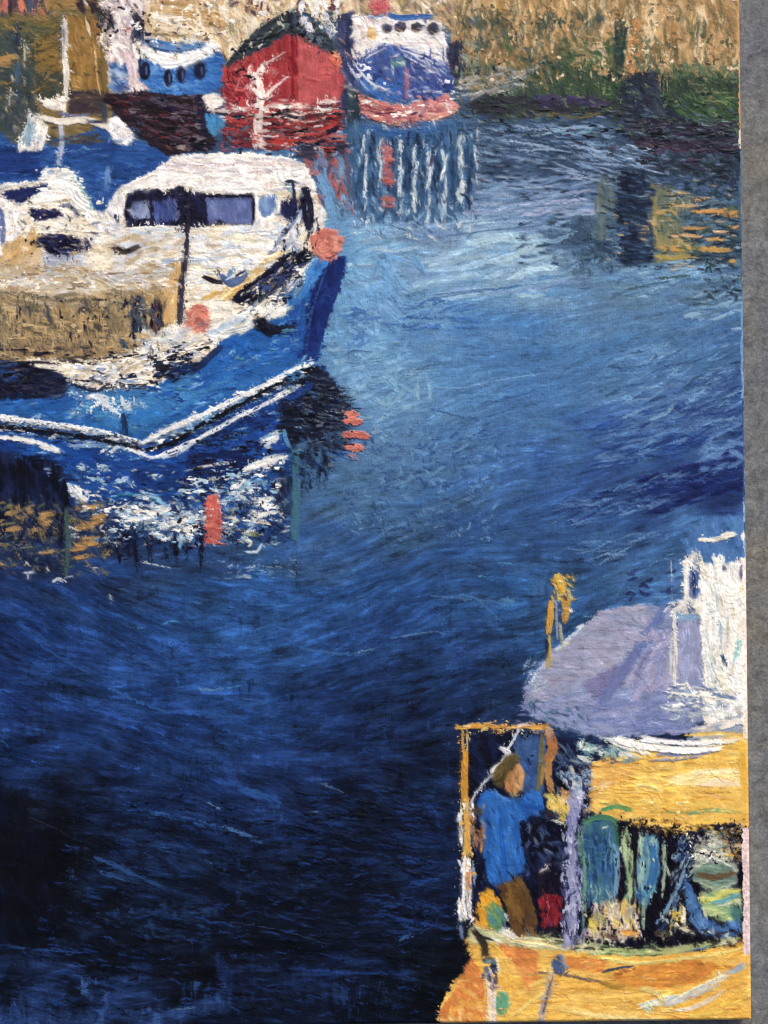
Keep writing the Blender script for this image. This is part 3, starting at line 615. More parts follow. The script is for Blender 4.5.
# --- red boat
red = part('painted_boat', None, 'red boat seen bow-on under a dark arched cover')
fl([(224, 68), (238, 60), (262, 50), (290, 33), (312, 42), (332, 52), (344, 76), (348, 104), (336, 108), (228, 112), (222, 90)], [(160, 50, 56), (144, 44, 52), (172, 66, 68)], 85, 16, 5, 1.4, h=.5)
fl([(296, 36), (314, 44), (330, 52), (341, 75), (340, 100), (298, 104)], [(180, 80, 82), (172, 72, 76), (190, 90, 90)], 85, 26, 7, 1.3, 1., h=.45)
sc(rc(226, 72, 256, 104), [(126, 34, 46), (96, 26, 40), (196, 84, 88), (150, 46, 54)], 70, 8, 2.6, 50, 40, .6, .8)
s_([(293, 34), (293, 60), (293, 106)], 3.2, (124, 24, 34), .9, .7); s_([(296, 34), (297, 56)], 2, (112, 22, 34), .8)
s_([(300, 74), (315, 79), (325, 81)], 1.6, (214, 108, 104), .8); s_([(306, 80), (318, 82)], 1.2, (130, 34, 40), .7)
sc(el(293, 66, 5, 12), [(110, 18, 30)], 12, 6, 2, 80, 40, .6)
band = part('waterline', red, 'white line with black streaks round the red hull')
fl([(222, 112), (345, 104), (348, 118), (336, 134), (310, 142), (280, 150), (246, 148), (226, 134)], [(146, 50, 54), (120, 40, 48), (172, 72, 66), (60, 34, 44)], 4, 16, 4, 1.8, h=.8)
sc(rc(268, 122, 340, 150), [(186, 60, 56), (40, 40, 54), (206, 100, 90), (120, 104, 110), (100, 26, 36)], 90, 16, 2.4, 2, 8, .6, .8)
sc([(266, 106), (340, 100), (344, 108), (300, 122), (264, 114)], [W_, (236, 226, 214)], 22, 16, 3.4, -2, 8, .7, 1.); s_([(318, 103), (334, 102)], 5, (240, 232, 222), .9, 1.); s_([(266, 112), (290, 106), (300, 104)], 4.5, W_, .9, 1.)
s_([(262, 119), (280, 114), (300, 118), (330, 112), (348, 108)], 3.2, (22, 26, 34), .85, .9); s_([(264, 116), (280, 118), (310, 122), (336, 112)], 1.8, (225, 220, 206), .8, 1.); s_([(300, 128), (330, 118), (346, 110)], 2, (30, 26, 36), .8)
s_([(208, 108), (222, 112), (250, 108)], 4, (226, 214, 206), .7, 1.); s_([(206, 112), (240, 116)], 2.4, (40, 36, 44), .7); s_([(230, 104), (246, 112), (256, 116)], 3, W_, .7, 1.); s_([(322, 130), (342, 122)], 8, (188, 58, 56), .8); s_([(340, 136), (346, 138)], 4, (190, 110, 110), .8)
sc(rc(222, 116, 256, 146), [(196, 96, 88), (150, 34, 42), (90, 30, 40), (60, 130, 160)], 50, 8, 2.6, 20, 50, .6, .8)
cov_ = part('bow_cover', red, 'dark grey arched cover over the bow')
fl([(226, 64), (240, 46), (252, 34), (270, 20), (286, 11), (298, 14), (318, 26), (332, 38), (344, 50), (350, 60), (340, 66), (332, 54), (314, 44), (296, 34), (290, 32), (264, 48), (240, 60), (228, 68)], [(38, 46, 54), (26, 32, 42), (60, 70, 76)], -30, 14, 4, 1.6, h=.8)
sc([(244, 48), (284, 20), (286, 30), (250, 52)], [(92, 104, 104), (18, 22, 30)], 30, 14, 2, -32, 10, .6, .8)
sc([(300, 20), (346, 52), (340, 58), (300, 34)], [(110, 124, 136), (30, 38, 56), (70, 84, 104)], 40, 9, 2.6, 36, 16, .6, .8); s_([(304, 28), (312, 38), (322, 40)], 4, (104, 118, 128), .8)
s_([(288, 12), (290, 28)], 4, (24, 28, 42), .8); s_([(294, 14), (296, 26)], 3, (60, 76, 110), .7)
s_([(224, 66), (244, 40), (270, 20), (284, 12)], 1.6, (186, 182, 160), .8, .9)
sc(rc(236, 60, 290, 100), [(176, 84, 84), (130, 40, 48), (206, 150, 140)], 36, 9, 2, -40, 30, .6, .7)
mastr = part('mast', red, 'white forked mast in front of the red hull')
s_([(260, 100), (258, 120), (258, 149)], 8, (240, 232, 222), .95, 1.1, taper=.1, w2=12); s_([(262, 104), (261, 90), (256, 76)], 7, W_, .9, 1.1); s_([(262, 100), (254, 90), (246, 88)], 4, W_, .9, 1.); s_([(264, 98), (276, 86), (288, 77)], 4.4, (240, 230, 222), .9, 1., w2=2.4)
s_([(256, 84), (252, 76), (248, 72)], 5, W_, .8, 1.); s_([(258, 72), (262, 66), (270, 62), (284, 53)], 4.6, (240, 232, 222), .9, 1., w2=1.6); s_([(262, 66), (262, 72)], 6, W_, .9); s_([(256, 104), (250, 108)], 3, W_, .8); scr(rc(246, 66, 276, 112), [W_, (214, 150, 144), (236, 222, 210)], 46, 6, 1.3, -60, 60, h=1.); scr(rc(212, 98, 345, 114), [W_, (40, 30, 40), (200, 100, 100)], 60, 7, 1.4, 0, 24, h=1.)
f1 = part('fender', red, 'orange fender'); fl(el(337, 59, 7.8, 8.4), [(224, 132, 96), (236, 152, 112), (206, 104, 84)], 30, 8, 4, h=1.1); s_([(334, 55), (340, 57)], 3, (240, 170, 140), .8)
use(pb)
for x, y in [(252, 4), (256, 12), (262, 6), (268, 10), (247, 8)]: s_([(x, y-4), (x-1, y+4)], 2.6, (74, 26, 44), .8, .7)
sc(rc(225, -6, 345, 12), [(240, 232, 216), (210, 176, 130), (228, 206, 170), (80, 60, 70)], 90, 8, 4, 70, 40, .7, .9)
sc(rc(300, -4, 340, 36), [(240, 236, 230), (206, 206, 214), (228, 210, 180)], 50, 9, 5, 70, 30, .7, .9)
sc([(228, 44), (244, 20), (250, 14), (232, 14)], [(238, 228, 206), (222, 196, 154), (150, 140, 110)], 24, 10, 4, 70, 20, .7, .9)

# --- blue and pink boat
fl([(360, -75), (460, -75), (456, 40), (440, 22), (384, 14), (362, 16)], [(196, 168, 128), (214, 192, 158), (170, 142, 104)], 60, 9, 5, 1.4, h=.6); sc(rc(362, -6, 450, 14), [(226, 206, 176), (150, 130, 96), (110, 110, 100), (236, 230, 220)], 60, 7, 3, 60, 50, .7, .7)
bb = part('painted_boat', None, 'small blue boat with white wheelhouse and salmon pink bottom')
fl([(336, 14), (354, 12), (358, 40), (356, 62), (352, 100), (346, 124), (340, 100), (346, 76), (338, 48)], [(44, 50, 88), (30, 36, 66), (70, 78, 116)], 85, 9, 4, 1.8)
fl([(346, 84), (362, 92), (362, 124), (348, 126)], [(30, 44, 56), (48, 66, 80)], 85, 8, 4, 1.6)
fl([(352, 62), (362, 54), (382, 44), (400, 44), (420, 48), (448, 62), (454, 76), (454, 90), (440, 96), (402, 102), (372, 98), (358, 86)], [(70, 88, 152), (60, 102, 168), (88, 104, 160), (48, 70, 136)], 70, 9, 3.6, 1.8, h=.7)
fl([(364, 70), (390, 84), (402, 80), (400, 102), (376, 100), (362, 88)], [(66, 114, 182), (52, 96, 168)], 30, 12, 4, 1.4)
wh = part('wheelhouse', bb)
fl([(352, 16), (384, 16), (440, 22), (446, 40), (448, 58), (440, 62), (420, 52), (400, 46), (382, 44), (366, 52), (356, 60), (354, 40)], [(242, 238, 230), (232, 224, 214), (222, 218, 222)], 15, 10, 4, 1.6, h=.9)
s_([(430, 30), (444, 44), (446, 62)], 6, (244, 242, 238), .9, 1.); sc(rc(354, 20, 372, 56), [(226, 206, 196), (240, 234, 224)], 18, 9, 4, 70, 40, .7, .9)
part('roof', wh) if False else part('roof_edge', bb, 'bright blue stripe along the roof edge')
s_([(386, 14), (400, 18), (416, 17), (432, 17)], 6, (36, 92, 172), .95, .8); s_([(368, 18), (384, 16)], 4, (120, 140, 190), .6)
for x, y, rx, ry, c in [(387, 29, 5, 4.5, (44, 46, 70)), (400, 27, 6, 5.4, (52, 52, 70)), (416, 28, 6, 5, (44, 46, 58)), (433, 29, 5.6, 6, (30, 34, 48)), (372, 34, 5.6, 7, (216, 176, 124))]:
    part('window', bb); fl(el(x, y, rx, ry), [c, tuple(min(255, v+30) for v in c)], 20, 6, 2.6, 1, .9, h=.6); s_([(x-3, y+2), (x+2, y+4)], 2, (176, 140, 100), .6)
use(bb)
fr = part('floats', bb, 'pink floats heaped on the roof')
sc(el(380, 6, 9, 8), [(206, 104, 106), (222, 140, 134), (184, 84, 94)], 30, 7, 4, 40, 60, .8, 1.1)
use(bb)
for p in [[(352, 60), (362, 74), (374, 86), (390, 90)], [(348, 66), (360, 82), (368, 90)], [(410, 48), (430, 56), (446, 66)], [(420, 46), (434, 54)], [(408, 52), (424, 62), (446, 74)], [(400, 46), (382, 44), (366, 54), (358, 60)], [(422, 68), (434, 76), (444, 86)], [(424, 66), (440, 76)], [(392, 58), (402, 54), (410, 58)], [(392, 60), (393, 76)], [(418, 92), (440, 92)], [(380, 86), (372, 90)]]:
    s_(p, 2.6, (214, 216, 226), .65, .9)
sc(el(398, 62, 7, 5), [(96, 140, 130), (220, 226, 214)], 10, 6, 3, 30, 50, .7); s_([(407, 70), (407, 84), (406, 98)], 5.4, (170, 104, 124), .85, .7)
for p_ in [[(400, 50), (424, 58), (446, 70)], [(404, 56), (426, 68), (442, 82)], [(410, 50), (432, 58)], [(356, 66), (370, 82), (392, 94)], [(372, 50), (360, 58)], [(386, 48), (370, 56), (362, 62)]]: s_(p_, 2, (226, 228, 232), .65, .9)
sc(rc(408, 54, 452, 94), [(54, 66, 132), (104, 116, 170), (176, 184, 210), (36, 44, 90)], 70, 8, 2, 40, 30, .6, .6)
bt = part('bottom', bb, 'salmon pink underside at the waterline')
fl([(358, 92), (376, 102), (404, 106), (430, 98), (448, 94), (460, 108), (440, 118), (418, 124), (402, 124), (380, 122), (362, 116)], [(196, 122, 116), (176, 100, 102), (210, 146, 136)], 12, 12, 4, 1.6, h=.8)
s_([(364, 104), (380, 112), (398, 114)], 3, (116, 40, 52), .8); s_([(368, 110), (384, 116)], 2, (90, 30, 50), .7); s_([(430, 120), (446, 114), (458, 109)], 6.5, (236, 162, 142), .95, 1.1); s_([(392, 123), (404, 125)], 4.4, (238, 168, 138), .9, 1.)
s_([(362, 96), (380, 104), (400, 106)], 3, (222, 136, 122), .8, 1.); s_([(370, 118), (390, 124)], 4, (216, 130, 110), .8, 1.); sc(rc(410, 96, 450, 116), [(226, 206, 206), (190, 110, 116), (150, 110, 130), (220, 140, 130)], 40, 8, 2.6, 0, 40, .7, .9)
s_([(402, 126), (408, 132)], 4, (196, 140, 140), .8); s_([(358, 92), (340, 84)], 3, (180, 170, 176), .7)
use(wall)
fl([(448, 44), (462, 42), (466, 60), (464, 80), (452, 78), (446, 60)], [(30, 30, 58), (22, 22, 44), (54, 60, 84)], 88, 9, 4, 1.8)
sc(rc(462, 44, 478, 76), [(130, 150, 136), (86, 110, 104), (180, 184, 164)], 24, 8, 3, 80, 40, .7)
use(water); rip = part('ripples', water, 'pale grey wash and mooring ripples beside the blue boat')
for p in [[(456, 88), (480, 80), (500, 74), (512, 70)], [(462, 96), (484, 92), (500, 88)], [(470, 100), (490, 90), (520, 82)], [(480, 86), (505, 80), (530, 76)], [(520, 82), (534, 70), (545, 60)], [(524, 74), (540, 64)], [(460, 80), (472, 78), (486, 76)], [(490, 94), (510, 90)], [(466, 84), (478, 84)], [(492, 68), (512, 68)]]:
    s_(p, 3, (186, 184, 184), .6, .8)
sc([(452, 84), (500, 72), (540, 66), (520, 92), (470, 100)], [(206, 204, 200), (110, 120, 120), (60, 76, 84), (160, 150, 136)], 90, 8, 2, -14, 16, .6, .7)
br = part('boat_reflection', water, 'broken white, pink and navy upright reflections under the moored boats')
fl([(346, 122), (362, 124), (400, 130), (460, 122), (476, 130), (474, 200), (450, 222), (360, 222), (346, 200)], [(46, 82, 124), (62, 96, 140), (34, 62, 98), (88, 124, 160)], 85, 14, 3.6, 1.8, warp=3)
s_([(362, 128), (400, 134), (440, 130)], 9, (48, 92, 156), .6); s_([(420, 124), (460, 122)], 5, (60, 104, 160), .6)
for x, y0, y1, w, top in [(365, 136, 212, 4, 1), (380, 140, 186, 4, 0), (400, 140, 214, 5, 1), (414, 148, 218, 4.6, 1), (429, 152, 226, 5, 1), (444, 150, 226, 5, 1), (461, 136, 200, 7, 1), (476, 128, 186, 3, 0)]:
    for k in range(int((y1-y0)/9)):
        y = y0+k*9; s_([(x+RNG.normal()*1.4, y), (x+RNG.normal()*1.6, y+12)], w*RNG.uniform(.5, 1.15), [(216, 226, 226), (190, 206, 214), (232, 236, 230)][k % 3], .62, .8)
for x in (372, 390, 407, 421, 436, 452, 469): sc(rc(x-3, 136, x+3, 205), [(26, 40, 66), (44, 66, 96), (30, 58, 92)], 14, 10, 3.4, 88, 8, .65, .5)
s_([(434, 155), (428, 170)], 3, (60, 50, 80), .7); s_([(430, 142), (424, 148), (434, 146)], 2, (190, 200, 210), .7)
sc(rc(350, 200, 470, 240), [(140, 176, 206), (110, 146, 184), (74, 104, 140), (210, 218, 220)], 110, 7, 3, 60, 50, .5)
fl([(383, 142), (392, 146), (393, 184), (384, 186)], [(192, 108, 104), (150, 92, 110)], 0, 8, 4, warp=2); 
for y in (150, 158, 180, 199, 205): s_([(382, y), (395, y+1)], 5, (206, 108, 96), .7, .7)
for x0, y0, x1, y1, w in [(298, 152, 322, 158, 8), (306, 160, 318, 172, 9), (328, 160, 340, 164, 8), (330, 170, 334, 186, 8), (336, 182, 340, 206, 6), (336, 160, 342, 180, 7), (310, 172, 318, 176, 4), (344, 158, 350, 170, 5)]:
    s_([(x0, y0), (x1, y1)], w, (178, 92, 88), .7, .7)
fl([(296, 148), (345, 140), (350, 156), (330, 160), (300, 160)], [(70, 60, 80), (124, 60, 70), (40, 46, 66)], 5, 12, 3, warp=3)
sc(rc(315, 150, 355, 215), [(120, 164, 202), (90, 130, 170), (178, 96, 92), (60, 70, 100)], 70, 10, 4, 85, 20, .6)
s_([(320, 175), (330, 200), (336, 225)], 12, (112, 160, 204), .7); s_([(346, 150), (350, 200)], 6, (84, 92, 124), .5); s_([(352, 150), (356, 210)], 5, (60, 90, 130), .6)

scr(rc(340, -10, 460, 122), [(20, 24, 50), (236, 234, 230), (230, 160, 150), (60, 70, 120)], 120, 6, 1.2, 20, 50)
scr(rc(222, 105, 350, 152), [(20, 20, 30), (226, 214, 206), (200, 90, 84), (90, 30, 40)], 130, 8, 1.2, 2, 14)
scr(rc(100, 0, 225, 60), [(30, 26, 44), (246, 242, 234), (120, 100, 80), (170, 140, 110)], 110, 6, 1.3, 40, 60)
scr(rc(455, -5, 745, 80), [(90, 80, 60), (236, 218, 186), (76, 86, 70), (150, 116, 76), (230, 208, 170)], 240, 5, 1.3, 80, 40, al=.7)
scr(rc(455, 8, 600, 80), [(60, 72, 66), (90, 84, 64), (216, 190, 150)], 150, 5, 1.6, 70, 50)
scr(rc(455, 60, 745, 135), [(26, 36, 40), (110, 130, 96), (84, 110, 84), (30, 44, 50)], 330, 7, 1.2, 30, 50)
scr(rc(460, 105, 742, 200), [(20, 28, 42), (150, 172, 196), (96, 120, 150), (26, 36, 50)], 420, 10, 1.1, 4, 10, al=.75)
scr(rc(600, 180, 742, 270), [(20, 30, 42), (150, 176, 190), (40, 60, 70), (220, 180, 120)], 130, 9, 1.2, 3, 10)
scr(rc(350, 120, 480, 225), [(24, 40, 66), (220, 230, 232), (90, 130, 170), (40, 70, 110)], 190, 7, 1.2, 86, 20)
scr(rc(0, 0, 110, 130), [(60, 48, 30), (176, 144, 92), (40, 50, 50), (150, 120, 74)], 170, 8, 1.3, 20, 50)
# ================= the trawler
tr = part('painted_trawler', None, 'large blue and white trawler seen from its bow at left')
fl([(-125, 392), (0, 394), (68, 396), (150, 390), (190, 368), (226, 338), (262, 300), (296, 262), (348, 256), (346, 264), (338, 292), (326, 328), (318, 366), (250, 392), (192, 420), (145, 440), (60, 424), (0, 414), (-125, 400)], [(40, 96, 168), (32, 84, 158), (52, 110, 178), (38, 90, 154)], 0, 22, 8, 1.6, 1.2, h=.45)
fl([(90, 394), (135, 392), (160, 386), (158, 430), (140, 434), (110, 428), (80, 410)], [(58, 116, 160), (62, 124, 160), (44, 100, 160)], 60, 16, 7, 1.2, h=.4, al=.7)
fl([(90, 394), (150, 392), (200, 372), (260, 360), (200, 400), (150, 425), (90, 425)], [(50, 112, 174), (40, 104, 178), (66, 130, 186)], -5, 20, 8, 1.3, h=.4, al=.8)
fl([(212, 344), (252, 318), (278, 318), (318, 300), (318, 330), (290, 352), (230, 378), (190, 392)], [(32, 90, 168), (42, 102, 178)], -28, 26, 7, 1.3, h=.45)
fl([(300, 262), (334, 258), (318, 280), (300, 304), (286, 308), (285, 290)], [(48, 112, 186), (30, 84, 160), (84, 144, 202)], -55, 18, 5, 1.5, h=.5)
fl([(330, 260), (347, 257), (338, 292), (326, 328), (317, 362), (296, 358), (302, 320), (312, 290)], [(22, 42, 108), (30, 60, 132), (18, 32, 86)], 108, 22, 5, 1.8, h=.5)
fl([(288, 310), (306, 296), (304, 350), (290, 356)], [(28, 66, 140), (34, 84, 160)], 100, 14, 5, 1.3)
sc(rc(70, 392, 120, 420), [(90, 150, 200), (34, 84, 150), (130, 180, 210)], 40, 8, 2.6, 10, 40, .5)
sc(rc(150, 400, 300, 372), [(70, 136, 200), (28, 82, 164)], 30, 26, 4, -22, 6, .5)
sc(rc(230, 350, 262, 368), [(150, 190, 220)], 10, 4, 2, 0, 30, .6); sc(rc(190, 376, 204, 394), [(190, 214, 230)], 4, 4, 2, 0, 30, .7)
tb = part('side_shadow_boards', tr, 'dark navy boards along the side') ; fl([(-125, 356), (0, 352), (60, 366), (68, 380), (66, 396), (0, 400), (-125, 396)], [(16, 20, 42), (24, 30, 58), (12, 10, 24), (34, 44, 80)], 3, 16, 4, 1.8, h=.6)
sc(rc(0, 362, 22, 380), [(44, 84, 140), (30, 60, 120)], 12, 10, 5, 5, 10, .7); sc(rc(0, 362, 66, 396), [(60, 60, 76), (48, 34, 40), (12, 12, 26)], 60, 8, 2, 5, 30, .6)
use(tr)
for p, w in [([(86, 398), (98, 396), (110, 400)], 6), ([(98, 402), (110, 408), (118, 414)], 5), ([(88, 396), (112, 404)], 3), ([(121, 396), (124, 406), (128, 410)], 4), ([(128, 402), (130, 412)], 4), ([(134, 395), (134, 408)], 2), ([(70, 392), (82, 400), (76, 412)], 1.6), ([(72, 414), (78, 408)], 2.4), ([(140, 400), (144, 408)], 2), ([(156, 384), (160, 392)], 4)]:
    s_(p, w, (226, 230, 230), .8, .9)
s_([(124, 414), (126, 436)], 6, (22, 34, 70), .8, .6); s_([(123, 455), (124, 474)], 4.5, (16, 22, 50), .8, .6)
# superstructure
sup = part('superstructure', tr, 'cream white cabins and foredeck with tan fish boxes in front')
fl([(-125, 190), (0, 190), (30, 180), (44, 168), (74, 170), (84, 188), (98, 214), (112, 196), (124, 184), (168, 160), (200, 154), (280, 156), (306, 168), (314, 190), (326, 214), (318, 250), (290, 276), (262, 296), (226, 330), (190, 366), (150, 388), (90, 390), (60, 372), (0, 356), (-125, 360)],
   [(236, 228, 208), (244, 238, 222), (222, 216, 204), (226, 210, 180)], -8, 22, 8, 1.4, 1.4, h=.7)
sc([(100, 228), (300, 222), (280, 270), (200, 300), (100, 262)], [(244, 240, 228), (206, 216, 226), (226, 214, 192), (236, 232, 224), (190, 206, 224)], 240, 16, 4.5, -6, 14, .65, .8)
sc([(100, 200), (124, 186), (124, 232), (98, 232)], [(228, 226, 226), (202, 204, 214), (240, 236, 226)], 36, 10, 4, 80, 25, .7, .9)
s_([(110, 164), (104, 200), (100, 212)], 5, (140, 170, 210), .6, .6)
sc([(110, 232), (190, 232), (186, 272), (112, 272)], [(206, 206, 206), (184, 196, 214), (222, 214, 196), (196, 176, 142)], 90, 16, 5, -6, 14, .6, .6)
s_([(164, 262), (180, 266)], 10, (160, 182, 212), .8, .5); s_([(126, 280), (142, 284)], 6, (186, 198, 214), .8, .6)
sc([(0, 225), (40, 224), (30, 262), (0, 275)], [(206, 168, 112), (190, 152, 100), (232, 214, 182)], 40, 12, 5, -50, 30, .7, .7)
fl([(-80, 214), (6, 196), (16, 208), (26, 222), (18, 238), (4, 256), (-80, 260)], [(240, 236, 226), (226, 222, 216)], 60, 12, 6, 1.3, h=.8)
s_([(1, 210), (3, 228), (3, 244)], 6, (78, 94, 150), .85, .6); s_([(-60, 214), (-62, 240)], 8, (60, 70, 120), .8)
fl([(2, 245), (40, 232), (44, 250), (38, 272), (0, 276)], [(214, 184, 136), (230, 210, 176), (196, 158, 104)], -50, 12, 5, 1.3, h=.6)
fl([(42, 252), (84, 252), (86, 274), (44, 276)], [(190, 198, 212), (204, 206, 210), (176, 184, 200)], 80, 12, 5, 1.3, h=.5)
fl([(86, 244), (112, 244), (112, 272), (86, 272)], [(236, 226, 204), (224, 206, 176)], -20, 12, 5, 1.3, h=.6)
# cabin roof left
rf = part('cabin_roof', tr, 'small white cabin roof at left')
fl([(42, 168), (54, 170), (74, 170), (78, 182), (60, 192), (42, 198), (26, 202), (40, 190), (46, 184)], [(240, 234, 222), (228, 228, 226), (214, 226, 226)], -14, 16, 6, 1.4, h=.9)
s_([(-60, 194), (0, 186), (20, 182), (42, 180)], 5.5, (240, 236, 228), .92, 1.); s_([(28, 204), (44, 200), (70, 198)], 5, (244, 240, 230), .9, 1.); s_([(20, 186), (44, 176)], 4, (236, 226, 210), .8, 1.)
s_([(60, 186), (74, 192), (86, 206), (94, 222)], 7, (228, 232, 232), .85, .9); s_([(74, 176), (84, 192), (92, 210)], 3, (120, 180, 190), .6, .7); s_([(66, 192), (84, 212), (92, 224)], 6, (240, 236, 224), .85, .9)
s_([(40, 224), (70, 228), (100, 232)], 5, (240, 230, 212), .9, 1.); s_([(30, 226), (60, 232)], 3, (216, 210, 206), .7, .8)
w0 = part('window', tr, 'dark slot window under the cabin roof'); fl([(4, 192), (44, 184), (50, 186), (30, 196), (20, 206), (12, 200), (4, 200)], [(30, 42, 96), (22, 28, 66)], -12, 12, 4, 1.2)
w1 = part('window', tr, 'small black side window of the left cabin'); fl([(28, 210), (56, 209), (64, 215), (42, 222), (32, 222), (30, 216)], [(20, 18, 48), (34, 34, 80)], 5, 10, 4, 1.3); s_([(60, 206), (70, 206), (78, 216)], 4.5, (110, 122, 150), .8, .7)
w2 = part('window', tr, 'dark oval window of the left cabin'); fl([(34, 240), (44, 234), (60, 234), (78, 238), (82, 246), (76, 254), (62, 255), (48, 252), (38, 246)], [(20, 22, 54), (34, 42, 96), (16, 14, 34)], 20, 9, 3.4, 1.8, 2.6); s_([(86, 239), (89, 250)], 6, (34, 40, 88), .8)
sc(rc(36, 234, 80, 250), [(16, 16, 36), (50, 62, 118), (170, 160, 150)], 30, 5, 2, 20, 50, .5)
use(sup); s_([(112, 246), (124, 252), (140, 246)], 5.5, (54, 40, 36), .85, .7); s_([(118, 248), (130, 252)], 4, (30, 24, 24), .8)
# wheelhouse
wh = part('wheelhouse', tr, 'white wheelhouse roof brushed with pink and cream')
fl([(120, 186), (140, 176), (160, 166), (176, 156), (240, 152), (284, 156), (306, 166), (314, 180), (318, 196), (300, 192), (280, 188), (252, 194), (190, 192), (146, 188), (126, 194)], [(246, 240, 226), (242, 232, 216), (238, 224, 210), (230, 230, 228)], -4, 26, 7, 1.3, h=.9)
sc([(170, 158), (290, 160), (290, 186), (150, 184)], [(244, 242, 234), (228, 206, 200), (206, 200, 210), (240, 234, 222)], 60, 34, 2.6, 3, 6, .6, .8)
for y in (163, 170, 177): s_([(196, y), (250, y+3), (285, y+1)], 1.2, (190, 170, 170), .5, .3)
sc(rc(120, 178, 170, 192), [(244, 240, 232), (230, 222, 214)], 12, 24, 6, -20, 8, .8, 1.)
use(sup)
sc(rc(254, 192, 282, 226), [(242, 240, 232), (214, 222, 228)], 20, 10, 5, 85, 20, .8, .8)
sc([(300, 200), (330, 206), (318, 250), (270, 270), (280, 230)], [(240, 236, 228), (214, 220, 228), (150, 160, 180)], 50, 10, 4, 110, 25, .7, .9)
wf = part('window_strip', tr, 'dark navy band round the wheelhouse windows')
fl([(126, 196), (136, 191), (170, 190), (180, 186), (192, 190), (206, 194), (250, 194), (255, 200), (254, 224), (200, 226), (186, 232), (160, 226), (127, 228), (124, 212)], [(24, 26, 54), (32, 36, 74), (18, 16, 36)], 85, 9, 4, 1.8, 1.4)
for po, cs, lb in [([(132, 202), (150, 200), (150, 218), (134, 220), (130, 212)], [(120, 136, 176), (70, 82, 130), (150, 162, 190)], None), ([(152, 202), (176, 198), (178, 220), (156, 224)], [(54, 74, 140), (44, 56, 110), (90, 104, 150)], None),
               ([(206, 198), (251, 198), (252, 223), (208, 223)], [(100, 114, 166), (112, 126, 176), (84, 98, 152)], 'slate blue window pane'), ([(260, 196), (276, 194), (274, 212), (263, 218), (259, 210)], [(88, 122, 180), (60, 90, 156), (130, 160, 200)], 'blue end window')]:
    part('window_pane', tr, lb); fl(po, cs, 80, 12, 5, 1.3, 1., h=.5)
use(wf); s_([(206, 196), (252, 196)], 3, (16, 16, 32), .9, .7); s_([(253, 196), (254, 222)], 2, (24, 24, 40), .8); s_([(218, 221), (224, 222)], 3, (14, 14, 26), .9)
use(sup); s_([(256, 194), (257, 222)], 3.4, (244, 242, 236), .9, 1.); s_([(126, 229), (160, 227), (200, 229)], 3, (240, 236, 226), .85, 1.)
gear = part('deck_gear', tr, 'dark navy winch and rails on the foredeck')
fl([(281, 200), (297, 198), (298, 218), (290, 222), (280, 216)], [(22, 24, 56), (34, 40, 88)], 80, 9, 4); s_([(287, 188), (286, 184), (292, 181), (297, 184)], 2.4, (34, 44, 76), .9); s_([(293, 186), (294, 200)], 3, (30, 36, 60), .9); s_([(289, 186), (291, 192)], 6, (120, 160, 180), .7)
fl([(301, 190), (306, 184), (312, 200), (313, 222), (308, 234), (303, 224), (299, 208)], [(20, 20, 42), (30, 34, 64)], 85, 12, 4); s_([(310, 226), (308, 238), (304, 244)], 3, (22, 22, 40), .8)
s_([(304, 186), (302, 196)], 5, (130, 160, 170), .7)
s_([(297, 216), (290, 228), (280, 238), (274, 250)], 3.6, (120, 140, 176), .8, .8); s_([(284, 234), (288, 228)], 6, (34, 38, 60), .85); s_([(296, 224), (300, 240)], 1.6, (40, 44, 60), .7); s_([(268, 254), (276, 250)], 4, (110, 120, 150), .7)
s_([(204, 278), (212, 280), (220, 284)], 4.6, (24, 22, 34), .85, .8); s_([(222, 276), (230, 282), (240, 278)], 7, (70, 94, 140), .85, .8); s_([(234, 268), (232, 274)], 5, (96, 128, 176), .8); s_([(240, 270), (246, 274)], 4.4, (24, 30, 60), .85); s_([(218, 268), (220, 274)], 2.4, (24, 24, 30), .8); s_([(228, 278), (232, 272)], 3, (190, 206, 224), .8)
use(sup); sc([(206, 296), (246, 280), (276, 252), (290, 256), (256, 276), (232, 300)], [(222, 182, 100), (204, 160, 90), (236, 212, 160)], 40, 12, 4, -28, 12, .65, .8)
gw = part('bulwark', tr, 'black and navy bulwark running up to the bow')
fl([(230, 298), (252, 282), (270, 268), (282, 256), (300, 250), (314, 252), (306, 266), (288, 282), (268, 296), (248, 304), (236, 304)], [(18, 20, 46), (28, 36, 80), (14, 12, 26)], -38, 16, 4, 1.7, h=.8)
sc([(250, 286), (310, 252), (304, 264), (262, 298)], [(44, 60, 116), (70, 84, 120), (14, 14, 30)], 40, 14, 2.4, -38, 10, .6)
s_([(262, 304), (280, 292), (296, 276), (310, 262)], 5, (232, 224, 200), .75, 1.); s_([(290, 290), (304, 272), (314, 258)], 3, (170, 196, 220), .7, .8); sc([(256, 296), (300, 268), (304, 280), (266, 312)], [(24, 26, 44), (226, 220, 206), (60, 70, 90)], 60, 6, 2.6, -60, 30, .7, .8)
fl([(226, 322), (250, 306), (276, 296), (288, 306), (286, 316), (262, 322), (240, 336)], [(238, 232, 216), (222, 224, 220)], -25, 12, 5, 1.5, h=.9)
fl([(254, 318), (264, 316), (272, 324), (286, 326), (300, 318), (292, 332), (270, 336), (256, 328)], [(14, 16, 30), (26, 30, 56)], 15, 9, 4, 1.6, h=.8)
s_([(248, 308), (256, 302), (250, 312)], 3, (50, 64, 90), .7)
use(sup)
fl([(196, 336), (222, 320), (250, 308), (246, 326), (222, 340), (204, 352)], [(232, 232, 226), (190, 206, 222), (240, 236, 222)], -25, 16, 5, 1.4, h=.8)
s_([(204, 338), (224, 326), (244, 320)], 7, (176, 196, 216), .6, .6); s_([(222, 334), (252, 326)], 5, (200, 206, 210), .7)
